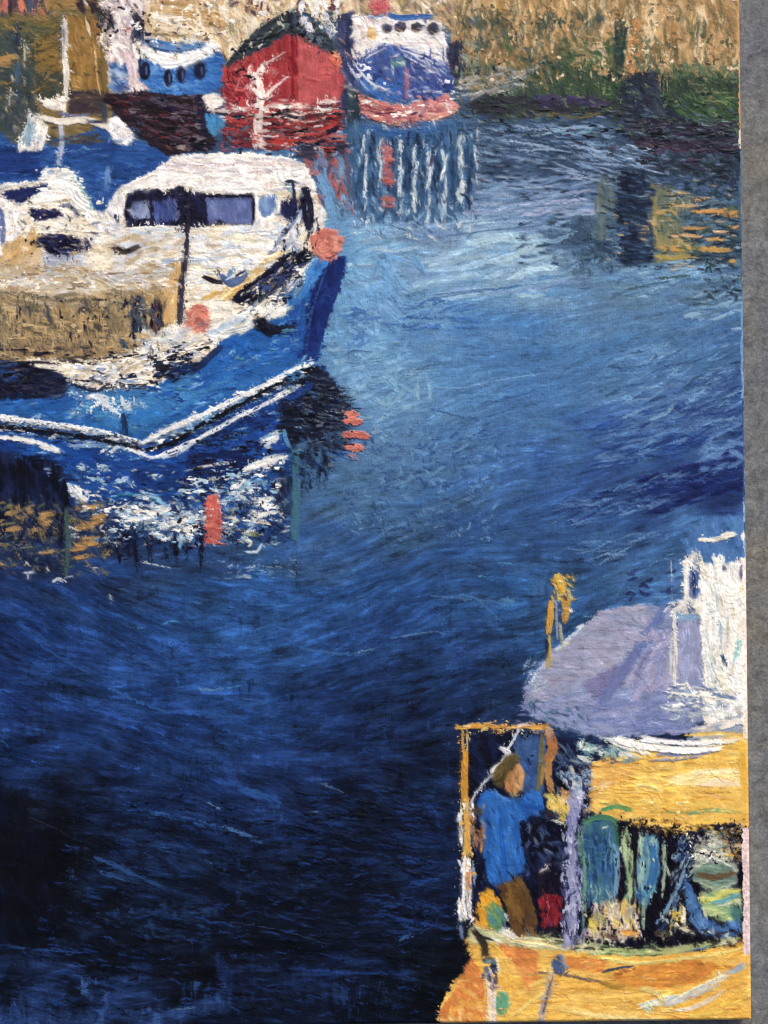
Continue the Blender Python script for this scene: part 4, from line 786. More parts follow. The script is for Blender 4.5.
s_([(194, 346), (200, 340), (208, 352)], 4, (40, 50, 80), .7); s_([(246, 310), (258, 304)], 4, (90, 120, 150), .6)
for cx_, cy_, rx, ry, lb in [(327, 244, 16.5, 16.5, 'large salmon orange fender at the tip of the bow'), (198, 320, 13.5, 15.5, 'salmon orange fender on the foredeck')]:
    part('fender', tr, lb); fl(el(cx_, cy_, rx, ry), [(206, 118, 102), (186, 100, 90), (216, 140, 122)], 30, 8, 4, 1.4, 2.2, h=1.)
    for k in range(16):
        a = RNG.uniform(0, 6.28); r = rx*RNG.uniform(.35, .85); ox, oy = RNG.uniform(-.35, .35, 2)*rx; r *= .7; s_([(cx_+ox+r*math.cos(a+t), cy_+oy+r*.95*math.sin(a+t)) for t in (0, .5, 1., 1.4)], 2.4, [(226, 158, 140), (160, 84, 76), (232, 172, 150), (196, 108, 94)][k % 4], .65, 1.)
s_([(184, 328), (190, 334)], 8, (224, 132, 112), .85, 1.)
use(gear); s_([(318, 256), (330, 258), (338, 252)], 2, (70, 40, 60), .7)
# fish boxes
fb = part('fish_boxes', tr, 'tan fish boxes stacked before the wheelhouse')
fl([(-125, 292), (20, 290), (120, 292), (150, 288), (170, 282), (180, 290), (174, 318), (150, 344), (120, 356), (60, 360), (0, 354), (-125, 356)], [(176, 148, 102), (156, 130, 88), (194, 164, 114), (136, 120, 90)], 85, 14, 5, 1.7, h=.6)
sc([(-100, 292), (160, 292), (150, 344), (0, 356), (-100, 356)], [(200, 168, 118), (140, 120, 86), (112, 108, 90), (184, 152, 100)], 260, 11, 3, 86, 12, .6, .5)
sc([(-100, 296), (150, 300), (140, 350), (-100, 356)], [(96, 88, 76), (128, 108, 76), (206, 176, 124)], 130, 16, 1.8, 3, 8, .6, .5)
dry(rc(-100, 292, 128, 356), (64, 66, 72), .18, 'v')
for x0, y0, x1, y1, c in [(74, 302, 88, 312, (40, 44, 58)), (96, 300, 112, 306, (44, 44, 54)), (20, 306, 40, 312, (84, 80, 76)), (44, 306, 50, 320, (60, 64, 76)), (92, 324, 112, 330, (70, 66, 62)), (0, 296, 10, 350, (104, 106, 90))]: sc(rc(x0, y0, x1, y1), [c], 12, 7, 3, 60, 50, .6)
s_([(0, 290), (40, 296), (80, 300), (128, 298)], 2.4, (44, 42, 48), .5); s_([(14, 288), (60, 290), (100, 294)], 8, (226, 220, 212), .7, .7); s_([(30, 284), (70, 282), (120, 284)], 6, (186, 182, 182), .6, .6); s_([(20, 276), (60, 276), (110, 280)], 6, (200, 176, 140), .6); s_([(80, 284), (110, 282)], 4, (196, 206, 220), .7)
fl([(162, 286), (176, 262), (182, 262), (182, 300), (176, 324), (162, 324), (166, 300)], [(204, 164, 108), (222, 186, 130)], 95, 16, 5, 1.4, h=.6)
gap = part('dark_opening', tr, 'dark blue opening beside the fish boxes'); fl([(130, 296), (144, 295), (147, 310), (146, 342), (134, 346), (131, 320)], [(38, 48, 72), (26, 32, 52), (70, 84, 104)], 86, 12, 3, 1.8, 2)
use(gap); sc(rc(152, 304, 162, 336), [(24, 28, 46), (44, 54, 80), (90, 40, 50)], 22, 7, 4, 70, 30, .8); s_([(120, 340), (128, 350)], 5, (50, 76, 110), .6); s_([(132, 346), (146, 346)], 3, (24, 24, 34), .8)
use(fb); sc(rc(0, 346, 130, 362), [(120, 100, 70), (180, 150, 106), (60, 54, 56)], 60, 14, 2.6, 4, 8, .6)
s_([(60, 361), (80, 362), (112, 368)], 2.6, (16, 14, 22), .85); s_([(0, 350), (24, 350), (24, 356)], 3, (26, 26, 44), .7); s_([(0, 364), (36, 362), (60, 364)], 3, (20, 20, 30), .8)
# deck edge
part('rail', tr, 'thick white painted rail above the hull')
fl([(66, 372), (100, 366), (124, 358), (140, 346), (162, 334), (192, 330), (218, 340), (212, 356), (186, 366), (166, 376), (142, 386), (110, 384), (90, 388), (70, 384)], [(236, 230, 214), (220, 216, 208), (200, 206, 214), (228, 208, 176)], -22, 16, 5, 1.6, h=.9)
sc([(70, 368), (150, 350), (200, 340), (160, 376), (80, 386)], [(244, 240, 230), (206, 190, 160), (180, 190, 206), (240, 232, 214)], 60, 16, 4, -20, 16, .7, 1.); sc(rc(140, 330, 196, 350), [(240, 238, 228), (204, 216, 214), (190, 196, 206)], 30, 10, 5, -30, 40, .7, 1.)
s_([(206, 338), (218, 342)], 8, (242, 240, 232), .9, 1.)
use(tr); s_([(72, 384), (95, 390), (112, 386), (145, 386)], 4, (16, 20, 40), .85, .7); s_([(90, 378), (104, 384), (120, 382)], 3.4, (20, 22, 34), .8)
sc([(154, 374), (170, 364), (182, 356), (190, 366), (212, 352), (206, 362), (180, 378)], [(16, 20, 34), (22, 30, 60), (28, 50, 100)], 34, 11, 5, -20, 25, .85, .8); s_([(176, 372), (196, 368), (222, 346)], 7, (24, 38, 84), .8); s_([(170, 358), (178, 356)], 6, (14, 14, 22), .9)
# pole
part('pole', tr, 'thin black pole standing on the deck'); s_([(188, 188), (188, 220), (187, 244), (185, 274)], 4.4, (20, 18, 36), .92, .8, taper=.1); s_([(182, 278), (181, 300), (180, 324)], 7, (24, 24, 48), .95, .9, taper=.15); s_([(183, 262), (183, 280)], 4, (20, 20, 36), .9)
# canopy / blue awning top left
aw = part('awning', tr, 'bright blue awning behind the cabins')
fl([(-125, 138), (0, 132), (24, 150), (60, 140), (100, 126), (128, 136), (160, 150), (170, 158), (162, 166), (138, 178), (118, 188), (104, 212), (96, 210), (84, 190), (74, 170), (42, 168), (42, 180), (0, 184), (-125, 192)], [(40, 84, 152), (34, 72, 140), (52, 98, 166), (30, 62, 124)], 0, 24, 8, 1.3, 1.5, h=.5)
fl([(-125, 146), (0, 146), (40, 150), (40, 176), (0, 178), (-125, 186)], [(26, 52, 116), (34, 66, 138), (20, 38, 92)], -6, 18, 5, 1.5, al=.8)
s_([(72, 158), (110, 150), (140, 152)], 1.6, (26, 50, 110), .7); s_([(64, 152), (100, 148)], 1.6, (100, 140, 190), .6); s_([(90, 170), (98, 196)], 5, (30, 60, 132), .6)
fl([(44, 134), (64, 138), (100, 132), (104, 142), (80, 144), (50, 146)], [(90, 76, 52), (76, 70, 54), (44, 62, 90)], 3, 12, 5)
sc(rc(40, 118, 60, 134), [(60, 60, 60)], 6, 8, 3, 0, 30, .6)
mt = part('mast', tr, 'white mast standing above the blue awning')
s_([(65, 17), (65, 40), (65, 56)], 5.6, (222, 220, 226), .88, 1.1); s_([(64, 50), (66, 72), (66, 98)], 6.4, (236, 232, 224), .9, 1.2); s_([(63, 18), (63, 60)], 2, (180, 180, 196), .8); s_([(60, 126), (62, 142), (58, 164)], 5.6, (190, 200, 220), .8, .9); s_([(65, 96), (64, 112), (62, 130)], 3, (226, 224, 220), .9, .9)
use(aw); s_([(108, 168), (107, 190)], 6, (110, 150, 204), .7, .7); use(mt)
s_([(64, 57), (68, 58)], 3, W_, .9, 1.2); s_([(68, 46), (72, 46)], 2, W_, .9)
ws = part('windscreen_frame', tr, 'white bent frame of the upper windscreen')
fl([(38, 98), (50, 100), (62, 96), (67, 100), (67, 112), (54, 112), (44, 106)], [(240, 234, 222), (232, 220, 204)], 5, 12, 5, 1.3, h=1.1)
fl([(30, 112), (40, 118), (48, 126), (46, 136), (40, 151), (16, 152), (18, 142), (26, 124)], [(236, 230, 218), (206, 214, 218), (228, 222, 210)], 110, 14, 5, 1.4, h=1.)
fl([(29, 120), (38, 124), (30, 146), (20, 146)], [(130, 160, 180), (170, 196, 200)], 112, 14, 4)
s_([(38, 116), (60, 122), (84, 120), (104, 126), (112, 132)], 7, (238, 232, 220), .93, 1.2); s_([(58, 114), (76, 116), (90, 114)], 3, (100, 116, 170), .7, .7); s_([(88, 122), (104, 122)], 3, (30, 36, 70), .7)
fl([(108, 120), (118, 116), (126, 124), (136, 138), (128, 146), (118, 146), (112, 138), (106, 128)], [(242, 236, 226), (230, 214, 206), (214, 210, 214)], 45, 12, 5, 1.4, .8, h=1.2)
s_([(112, 132), (122, 126)], 1.6, (150, 150, 170), .6); s_([(46, 128), (40, 150)], 6, (240, 236, 224), .9, 1.2)
# strake, reflected hull
rs = part('hull_reflection', tr, 'dark broken reflection of the blue hull on the water')
fl([(-125, 400), (0, 418), (60, 430), (140, 446), (192, 432), (312, 372), (322, 366), (332, 376), (346, 398), (352, 424), (352, 450), (332, 462), (300, 474), (292, 500), (278, 526), (250, 540), (200, 520), (130, 520), (70, 500), (0, 470), (-125, 460)], [(28, 76, 156), (22, 60, 136), (40, 94, 170), (20, 40, 92)], 6, 20, 5, 1.6, warp=3, h=.4)
sc([(190, 434), (300, 380), (300, 470), (200, 500)], [(18, 30, 72), (24, 56, 124), (14, 20, 44)], 90, 14, 4, -16, 20, .6)
sc([(100, 505), (290, 500), (290, 545), (100, 545)], [(18, 34, 76), (26, 56, 112), (14, 20, 44)], 120, 12, 5, 60, 40, .6)
fl([(-125, 446), (0, 452), (40, 456), (58, 462), (66, 476), (70, 500), (70, 540), (0, 540), (-125, 540)], [(13, 16, 38), (20, 28, 58), (8, 8, 18), (26, 40, 78)], 84, 16, 5, 1.8, warp=2.4)
fl([(182, 470), (192, 452), (230, 444), (268, 424), (292, 410), (300, 440), (270, 452), (240, 470), (200, 482)], [(28, 68, 150), (22, 48, 116), (36, 84, 168)], -22, 14, 4, 1.6, warp=2.4)
fl([(188, 452), (216, 452), (262, 440), (256, 466), (236, 474), (196, 486), (184, 482)], [(20, 34, 82), (26, 50, 112), (14, 20, 48)], -8, 12, 4, 1.6, warp=2.4)
fl([(284, 392), (302, 376), (314, 368), (330, 374), (340, 388), (350, 406), (353, 428), (348, 446), (330, 462), (306, 470), (292, 452), (280, 430), (278, 410)], [(16, 20, 40), (12, 14, 28), (26, 36, 62)], 12, 12, 3.2, 2, warp=4.5, h=.6)
sc([(340, 384), (358, 410), (360, 450), (340, 466), (338, 400)], [(14, 18, 34), (60, 96, 140), (20, 30, 56), (84, 124, 168)], 60, 12, 1.8, 2, 8, .7, .6)
sc([(310, 376), (330, 380), (348, 410), (344, 446), (304, 464), (300, 400)], [(50, 62, 84), (10, 12, 22), (80, 92, 104), (24, 36, 70)], 130, 10, 1.5, 14, 14, .6, .6)
s_([(288, 400), (300, 392), (312, 384)], 8, (30, 66, 150), .7); s_([(282, 396), (300, 410)], 4, (24, 44, 104), .6)
sc([(292, 446), (334, 448), (328, 484), (298, 496)], [(16, 22, 44), (40, 66, 100), (24, 36, 62), (52, 84, 124)], 70, 10, 3.2, 86, 14, .6); fl([(274, 478), (292, 474), (292, 516), (274, 512)], [(20, 26, 52), (14, 16, 34), (40, 66, 104)], 88, 12, 4, warp=2.6)
st = part('strake', tr, 'white rubbing strake with a black line below it')
for p, w, c in [([(-125, 410), (-40, 414), (0, 417), (60, 426), (100, 432), (128, 440), (142, 443)], 5.5, (226, 226, 220)), ([(142, 443), (165, 432), (192, 420), (240, 398), (290, 372), (312, 362)], 5.5, (222, 228, 228)),
                ([(-125, 420), (0, 427), (60, 434), (110, 440), (142, 450)], 5.6, (14, 16, 30)), ([(146, 450), (175, 442), (200, 426), (240, 406), (284, 382), (312, 370)], 5, (14, 18, 30)),
                ([(-125, 430), (0, 437), (30, 440), (60, 450)], 4.4, (214, 222, 228)), ([(150, 458), (176, 454), (200, 438), (240, 416), (270, 402), (300, 386)], 4.2, (206, 220, 230)), ([(70, 446), (100, 446), (130, 448)], 4, (150, 180, 206))]:
    s_(p, w, c, .82, .9, taper=.1)
for p, w in [([(2, 420), (20, 424)], 5), ([(70, 428), (96, 434)], 5), ([(158, 432), (188, 420)], 5.5), ([(200, 420), (230, 404)], 4), ([(244, 398), (290, 376)], 6), ([(40, 446), (60, 452)], 6), ([(102, 452), (112, 444)], 4), ([(108, 454), (120, 446)], 4), ([(128, 448), (150, 458)], 5), ([(276, 396), (300, 386)], 4.5), ([(10, 438), (34, 444)], 4), ([(170, 456), (182, 450)], 3)]:
    s_(p, w, (238, 238, 232), .72, 1.1)
sc([(196, 420), (310, 362), (314, 368), (200, 428)], [(120, 170, 206), (240, 240, 234), (60, 120, 180)], 40, 9, 2.2, -27, 10, .6, .9); s_([(300, 378), (310, 368)], 3, (170, 190, 200), .8); s_([(302, 362), (306, 356)], 5, (110, 170, 200), .7)
sc([(0, 414), (120, 434), (140, 452), (0, 432)], [(20, 22, 36), (90, 140, 190), (236, 234, 226)], 60, 12, 2, 8, 10, .5, .8); s_([(284, 380), (300, 372), (312, 368), (320, 374)], 5, (12, 14, 24), .9)
use(rs)
# glitter under the hull
wl = part('glitter', tr, 'loose white, ochre and salmon dabs of reflected light under the hull')
for p, w, c in [([(78, 466), (84, 468)], 7, (206, 222, 222)), ([(98, 468), (108, 468)], 7, (206, 222, 226)), ([(88, 478), (98, 480), (106, 484)], 3.6, (170, 206, 224)), ([(70, 486), (74, 494), (86, 502)], 8, (226, 230, 228)), ([(74, 484), (80, 492)], 3, (140, 190, 216)), ([(116, 482), (128, 478)], 6, (190, 214, 230)), ([(72, 474), (78, 478), (80, 486)], 1.4, (110, 160, 206)),
                ([(110, 498), (130, 494), (164, 504)], 3.4, (60, 150, 190)), ([(142, 492), (156, 498), (166, 506)], 5, (150, 196, 216)), ([(144, 512), (160, 508), (168, 512)], 6, (232, 232, 226)), ([(120, 522), (140, 520), (170, 524)], 5, (216, 222, 224)), ([(166, 522), (180, 518), (196, 514)], 7, (238, 234, 222)), ([(150, 530), (164, 540)], 6, (224, 226, 222)), ([(186, 530), (196, 528)], 7, (236, 232, 220)), ([(182, 534), (180, 548)], 4, (130, 180, 206)),
                ([(262, 440), (272, 436), (280, 432)], 7, (206, 220, 216)), ([(246, 470), (262, 462), (284, 456)], 8, (232, 232, 216)), ([(250, 466), (270, 460)], 5, (240, 238, 226)), ([(270, 448), (262, 444)], 4, (190, 210, 214)), ([(240, 472), (236, 484)], 4, (190, 212, 206)), ([(230, 482), (240, 488), (250, 486)], 6, (150, 190, 200)), ([(212, 490), (226, 492), (244, 494)], 5, (196, 216, 222)), ([(256, 480), (270, 484)], 5, (140, 180, 200)), ([(250, 500), (262, 504), (270, 498)], 7, (226, 222, 208)),
                ([(252, 512), (266, 514), (274, 512)], 5, (236, 226, 206)), ([(246, 520), (260, 522), (270, 524)], 4.5, (236, 216, 190)), ([(240, 494), (246, 502)], 5, (206, 220, 210)), ([(230, 510), (234, 522), (230, 532)], 4, (190, 170, 70)), ([(234, 508), (232, 516)], 4, (220, 180, 80)), ([(236, 530), (250, 534), (262, 534)], 5, (204, 180, 92)), ([(242, 538), (250, 542)], 5, (170, 200, 200)), ([(246, 552), (256, 552), (262, 544)], 3.4, (200, 216, 224)), ([(178, 514), (190, 514), (196, 520)], 6, (226, 228, 224)),
                ([(190, 470), (198, 466)], 3, (24, 26, 40)), ([(214, 484), (226, 478), (232, 474)], 7, (24, 18, 20)), ([(276, 470), (284, 472)], 8, (20, 28, 44)), ([(196, 492), (206, 496)], 6, (18, 24, 40)), ([(344, 422), (352, 420), (362, 421)], 6, (226, 134, 112)), ([(343, 435), (356, 434), (368, 437)], 7, (232, 140, 116)), ([(345, 447), (356, 446), (363, 449)], 6, (222, 122, 104)), ([(346, 412), (352, 414)], 5, (196, 120, 116)), ([(350, 455), (356, 458)], 4, (176, 124, 140)),
                ([(164, 462), (160, 468)], 4, (30, 62, 140)), ([(284, 430), (286, 440), (290, 448)], 5, (90, 150, 196)), ([(280, 434), (281, 446)], 3, (40, 80, 140)), ([(296, 446), (312, 443)], 5, (70, 110, 150)), ([(186, 478), (184, 500)], 6, (18, 24, 56))]:
    s_(p, w, c, .82, 1.)
s_([(212, 500), (214, 520), (213, 540)], 15, (206, 92, 76), .88, .9, taper=.1); sc(rc(206, 500, 221, 545), [(226, 122, 98), (186, 80, 72), (190, 100, 100)], 30, 9, 3, 5, 12, .7, .9); s_([(192, 546), (208, 545)], 3, (150, 90, 110), .6)
s_([(295, 450), (296, 490), (294, 540)], 8, (62, 112, 124), .75, .6, taper=.15); s_([(296, 540), (295, 570)], 6, (48, 84, 120), .4)
sc([(120, 505), (200, 500), (200, 545), (120, 530)], [(206, 222, 228), (120, 170, 206), (40, 70, 120), (236, 234, 226), (20, 28, 60)], 150, 9, 3, 0, 50, .65, .8)
sc([(190, 484), (276, 470), (276, 530), (190, 540)], [(150, 186, 206), (44, 80, 140), (220, 226, 220), (26, 40, 80), (30, 60, 120)], 160, 9, 3, -10, 50, .6, .7)
use(water)
for x, y0, y1, w in [(136, 528, 560, 8), (128, 530, 556, 4), (200, 520, 570, 4), (55, 500, 540, 10), (174, 538, 556, 8), (296, 560, 590, 2), (186, 540, 560, 4), (110, 525, 550, 4)]: s_([(x, y0), (x+1, y1)], w, (14, 20, 44), .6, .5)
sc(rc(60, 496, 120, 556), [(38, 54, 96), (24, 36, 70), (54, 80, 130)], 70, 8, 4, 70, 40, .6); sc(rc(-100, 500, 60, 560), [(30, 44, 76), (22, 32, 58), (70, 84, 100)], 160, 8, 3.4, 70, 40, .6)
og = part('ochre_reflection', water, 'ochre dabs of reflected wall in the dark water')
for x, y, l, w, c in [(12, 513, 12, 5, 0), (48, 514, 14, 6, 0), (46, 522, 14, 4, 0), (14, 529, 14, 6, 0), (38, 530, 16, 5, 0), (86, 507, 18, 5, 1), (97, 507, 14, 5, 1), (92, 522, 26, 7, 1), (84, 527, 20, 5, 1), (86, 544, 26, 6, 1), (78, 549, 16, 5, 1), (82, 557, 14, 5, 1), (58, 528, 8, 5, 0), (48, 552, 18, 4, 0), (26, 548, 12, 3, 2), (100, 516, 16, 5, 1), (90, 538, 18, 4, 1), (8, 524, 14, 3, 2), (4, 545, 10, 3, 2), (74, 520, 10, 4, 1), (30, 510, 4, 10, 0), (44, 520, 3, 16, 0), (10, 506, 6, 5, 2)]:
    s_([(x-l/2, y+1), (x, y), (x+l/2, y-1)], w, [(186, 146, 92), (200, 146, 76), (120, 120, 86)][c], .8, .9)
sc(rc(0, 500, 110, 575), [(90, 98, 76), (120, 108, 72), (160, 130, 84), (30, 44, 76)], 150, 7, 2.4, 20, 60, .6, .7); s_([(66, 510), (68, 545), (66, 575)], 5, (70, 92, 86), .6)
sc(rc(-110, 505, 0, 570), [(180, 140, 84), (120, 108, 72), (30, 44, 76)], 90, 9, 3, 5, 40, .6)
use(water)
for p, w in [([(24, 573), (34, 572)], 3.4), ([(28, 572), (28, 580)], 2), ([(52, 582), (58, 579), (64, 582)], 4), ([(26, 562), (30, 566)], 2), ([(90, 567), (98, 568)], 2), ([(244, 576), (250, 577)], 5), ([(246, 568), (260, 566)], 1.6), ([(46, 568), (50, 572)], 2), ([(60, 580), (72, 576)], 2), ([(110, 595), (112, 604)], 3), ([(140, 562), (170, 568)], 2)]: s_(p, w, (206, 214, 220), .7, .8)
sc(rc(220, 560, 300, 578), [(90, 130, 170), (140, 170, 196)], 40, 7, 1.8, -3, 20, .5)

use(tr); scr([(60, 395), (250, 350), (310, 300), (312, 355), (150, 432), (0, 414), (0, 396)], [(90, 150, 206), (24, 60, 120), (190, 214, 230), (20, 40, 90)], 110, 12, 1.2, -18, 14, al=.7)
use(rs); scr([(0, 430), (60, 440), (145, 452), (300, 378), (345, 390), (350, 450), (290, 475), (200, 500), (70, 500)], [(14, 18, 40), (70, 130, 196), (150, 190, 216), (24, 50, 110)], 240, 10, 1.3, -4, 20, al=.8)
use(st); scr([(0, 412), (142, 440), (312, 360), (316, 370), (145, 456), (0, 430)], [(16, 18, 30), (240, 240, 234), (70, 130, 190), (14, 14, 26), (220, 230, 234)], 210, 7, 1.6, 0, 26); use(rs)
scr([(284, 385), (345, 390), (352, 450), (300, 470)], [(90, 106, 122), (140, 150, 150), (8, 10, 18)], 60, 9, 1., 14, 12, al=.7)
scr([(300, 440), (352, 430), (330, 475), (292, 500)], [(50, 84, 130), (70, 110, 150), (16, 24, 44)], 90, 8, 2, 40, 40, al=.8)
use(wl)
for p_, w_ in [([(172, 524), (196, 518)], 7), ([(150, 514), (170, 509)], 6), ([(136, 496), (150, 500)], 5), ([(126, 520), (146, 517)], 6), ([(156, 534), (166, 540)], 6), ([(184, 530), (198, 527)], 8), ([(248, 468), (284, 458)], 8), ([(255, 504), (272, 498)], 7), ([(252, 517), (276, 512)], 6), ([(76, 488), (88, 500)], 9), ([(196, 468), (228, 462)], 3), ([(232, 488), (244, 480)], 6), ([(262, 444), (278, 438)], 7)]:
    s_(p_, w_, (240, 238, 228), .7, 1.1)
for x_, y_, l_ in [(118, 530, 26), (128, 536, 22), (137, 532, 40), (150, 545, 18), (176, 542, 20), (201, 530, 30), (166, 548, 14), (60, 524, 22)]: s_([(x_, y_), (x_+1, y_+l_)], 5, (14, 18, 40), .6, .5)
scr(rc(70, 470, 290, 545), [(240, 240, 232), (14, 18, 40), (120, 176, 212), (230, 224, 200), (20, 40, 90)], 330, 7, 1.4, -4, 34)
use(sup); scr([(90, 200), (124, 186), (310, 200), (312, 250), (200, 330), (100, 290)], [(170, 184, 206), (250, 248, 240), (196, 176, 146), (90, 100, 130), (230, 214, 190)], 60, 9, 1.3, -10, 20, al=.8)
scr([(0, 195), (95, 200), (100, 290), (0, 290)], [(80, 84, 110), (250, 246, 236), (170, 140, 100), (190, 196, 210), (40, 40, 64)], 90, 8, 1.3, 10, 30, al=.8)
scr([(66, 372), (160, 340), (215, 340), (150, 388), (80, 388)], [(30, 34, 54), (252, 250, 242), (150, 130, 100), (120, 140, 170)], 110, 7, 1.3, -20, 24)
use(gw); scr([(232, 300), (300, 250), (316, 254), (290, 310), (240, 330)], [(250, 246, 232), (12, 12, 26), (60, 80, 130), (214, 190, 140)], 90, 8, 1.3, -38, 20)
use(sup); sc(rc(-60, 268, 170, 294), [(204, 186, 152), (190, 172, 140), (216, 206, 186), (176, 150, 112), (196, 196, 200)], 150, 20, 5, 2, 10, .6, .6)
use(fb); sc(rc(-60, 290, 130, 306), [(190, 166, 122), (200, 184, 150), (120, 110, 90)], 60, 16, 4, 4, 10, .6, .6); scr(rc(-60, 296, 165, 356), [(44, 44, 50), (206, 176, 128), (90, 84, 70), (190, 164, 120), (50, 56, 70)], 330, 9, 1.2, 80, 14, al=.75); scr(rc(-60, 292, 165, 360), [(50, 48, 52), (220, 196, 156)], 90, 9, 1.2, 2, 8, al=.7)
use(aw); scr([(0, 135), (130, 136), (165, 155), (100, 200), (80, 172), (0, 178)], [(90, 140, 196), (20, 40, 96), (60, 104, 170)], 90, 12, 1.2, -6, 20, al=.6)

# ================= yellow boat, bottom right
yb = part('painted_fishing_boat', None, 'yellow fishing boat with grey canopy, cut by the right edge of the canvas')
use(water); fl([(540, 735), (600, 742), (600, 780), (560, 780), (440, 735)], [(20, 30, 62)], 0, flat=True)
dk = part('dark_cockpit', yb, 'dark navy space under the yellow frame'); fl([(464, 732), (548, 732), (590, 745), (596, 800), (588, 950), (470, 940), (468, 860)], [(16, 22, 52), (24, 34, 72), (10, 12, 28)], 60, 14, 5, 1.6)
fl([(512, 735), (548, 736), (542, 800), (520, 790)], [(56, 88, 142), (70, 104, 156), (44, 70, 120)], 85, 12, 4, 1.5)
sc(rc(556, 745, 592, 800), [(28, 40, 76), (60, 84, 124), (110, 134, 160)], 60, 9, 3, 40, 40, .6); sc(rc(524, 815, 562, 872), [(24, 34, 68), (50, 66, 104), (12, 14, 30), (90, 106, 130)], 60, 9, 4, 40, 40, .7)
s_([(570, 760), (590, 764)], 4, (120, 140, 150), .6); s_([(590, 745), (604, 752)], 6, (110, 140, 140), .6)
fl([(536, 872), (568, 868), (570, 932), (540, 936)], [(30, 24, 44), (16, 14, 28)], 80, 12, 4); s_([(540, 872), (550, 864)], 3, (210, 200, 190), .8); s_([(570, 866), (562, 880)], 6, (40, 56, 90), .8)
part('red_box', yb, 'dark red box standing in the cockpit'); fl([(539, 896), (560, 894), (561, 924), (542, 926)], [(124, 24, 36), (92, 18, 30), (150, 46, 54)], 85, 9, 3, 1.6, 2.2, h=.7); scr(rc(537, 890, 564, 928), [(30, 16, 30), (160, 60, 66), (90, 20, 34)], 26, 7, 1.8, 80, 20); s_([(548, 900), (547, 920)], 1.6, (210, 120, 120), .5)
# canopy
cp = part('canopy', yb, 'pale violet grey canopy cover with a bluish fold')
fl([(524, 690), (536, 668), (552, 650), (576, 634), (596, 616), (620, 608), (652, 604), (672, 608), (678, 640), (700, 660), (712, 700), (700, 722), (668, 732), (620, 738), (590, 736), (560, 730), (534, 718), (524, 704)], [(138, 148, 184), (150, 152, 184), (126, 142, 182)], -4, 30, 8, 1.5, 2.2, h=.45)
fl([(544, 662), (574, 636), (600, 610), (640, 603), (654, 612), (640, 636), (624, 660), (598, 676), (570, 692), (536, 706), (524, 700)], [(148, 156, 184), (156, 156, 180), (136, 150, 182), (162, 160, 184)], 2, 40, 7, 1.4, 1.6, h=.55)
fl([(580, 684), (604, 672), (624, 664), (632, 668), (618, 688), (600, 706), (592, 694)], [(126, 126, 166), (118, 116, 160)], -20, 22, 6, 1.3)
s_([(664, 608), (650, 632), (628, 664), (606, 696), (590, 724)], 10, (98, 116, 168), .85, .4, taper=.1); s_([(636, 650), (616, 684), (600, 712)], 7, (110, 118, 166), .7)
for y, x0, x1 in [(622, 600, 650), (630, 592, 640), (640, 580, 634), (648, 570, 630), (657, 562, 622), (668, 552, 600), (680, 544, 580), (690, 534, 572)]: s_([(x0, y), ((x0+x1)/2, y+1), (x1, y-1)], 1., (130, 120, 150), .7, .3)
sc([(640, 640), (672, 620), (676, 680), (640, 700), (628, 680)], [(160, 158, 188), (138, 142, 182), (170, 168, 194)], 26, 26, 6, -60, 20, .7); sc([(600, 700), (700, 690), (690, 730), (590, 734)], [(126, 138, 184), (146, 152, 190), (116, 130, 180)], 70, 24, 5, 0, 14, .7)
for p in [[(632, 668), (646, 684), (656, 704)], [(645, 660), (636, 672)], [(660, 640), (640, 664)]]: s_(p, 1.4, (110, 108, 150), .6)
sc(rc(524, 660, 548, 690), [(190, 206, 224), (120, 150, 186)], 26, 9, 2.2, -50, 20, .55, .8); s_([(530, 684), (540, 668), (552, 658)], 4, (206, 216, 230), .6, .8); s_([(556, 650), (570, 638), (584, 625)], 4, (202, 214, 226), .75, .9); sc(rc(515, 700, 590, 732), [(60, 96, 130), (40, 66, 104), (130, 136, 176)], 60, 9, 3, 30, 30, .5)
s_([(576, 628), (584, 624)], 3, (226, 230, 230), .7); s_([(678, 720), (680, 700)], 2.4, (230, 230, 220), .7, .9)
# cabin
cb = part('wheelhouse', yb, 'thick cream white wheelhouse at the right edge')
use(water); fl([(684, 527), (760, 508), (760, 580), (742, 562), (700, 562), (686, 552)], [(78, 122, 178), (92, 138, 190), (62, 104, 164)], 86, 16, 6, 1.5, warp=4, h=.35); use(cb)
fl([(690, 566), (698, 562), (714, 564), (742, 560), (762, 558), (764, 745), (720, 745), (704, 720), (704, 690), (702, 654), (698, 616), (672, 614), (670, 606), (690, 598)], [(238, 232, 216), (228, 220, 204), (244, 240, 228)], 85, 26, 8, 1.4, 1.4, h=.9)
sc([(702, 566), (756, 562), (758, 720), (704, 720)], [(246, 242, 230), (222, 216, 206), (236, 226, 204), (208, 218, 216)], 60, 26, 6, 84, 14, .7, 1.)
fl([(683, 556), (694, 552), (700, 552), (692, 566), (690, 600), (700, 612), (676, 614), (672, 608), (683, 598)], [(222, 218, 208), (180, 184, 188), (238, 234, 222)], 70, 8, 4, 1.6, 2, h=1.)
fl([(690, 566), (698, 572), (700, 596), (688, 600)], [(60, 90, 150), (36, 50, 100), (150, 164, 190)], 85, 8, 4); s_([(693, 572), (694, 594)], 4, (30, 44, 92), .8); s_([(686, 560), (684, 600)], 3.4, (232, 228, 216), .8, 1.); s_([(688, 560), (696, 552)], 4, (206, 206, 200), .8)
s_([(699, 540), (712, 540), (724, 537), (736, 535)], 5, (234, 224, 200), .85, 1.1); s_([(722, 536), (734, 534)], 6, (240, 232, 214), .9, 1.1); s_([(700, 539), (716, 541)], 4, (236, 228, 208), .8); fl([(740, 538), (746, 528), (750, 545), (744, 550)], [(226, 220, 210)], 60, 8, 4)
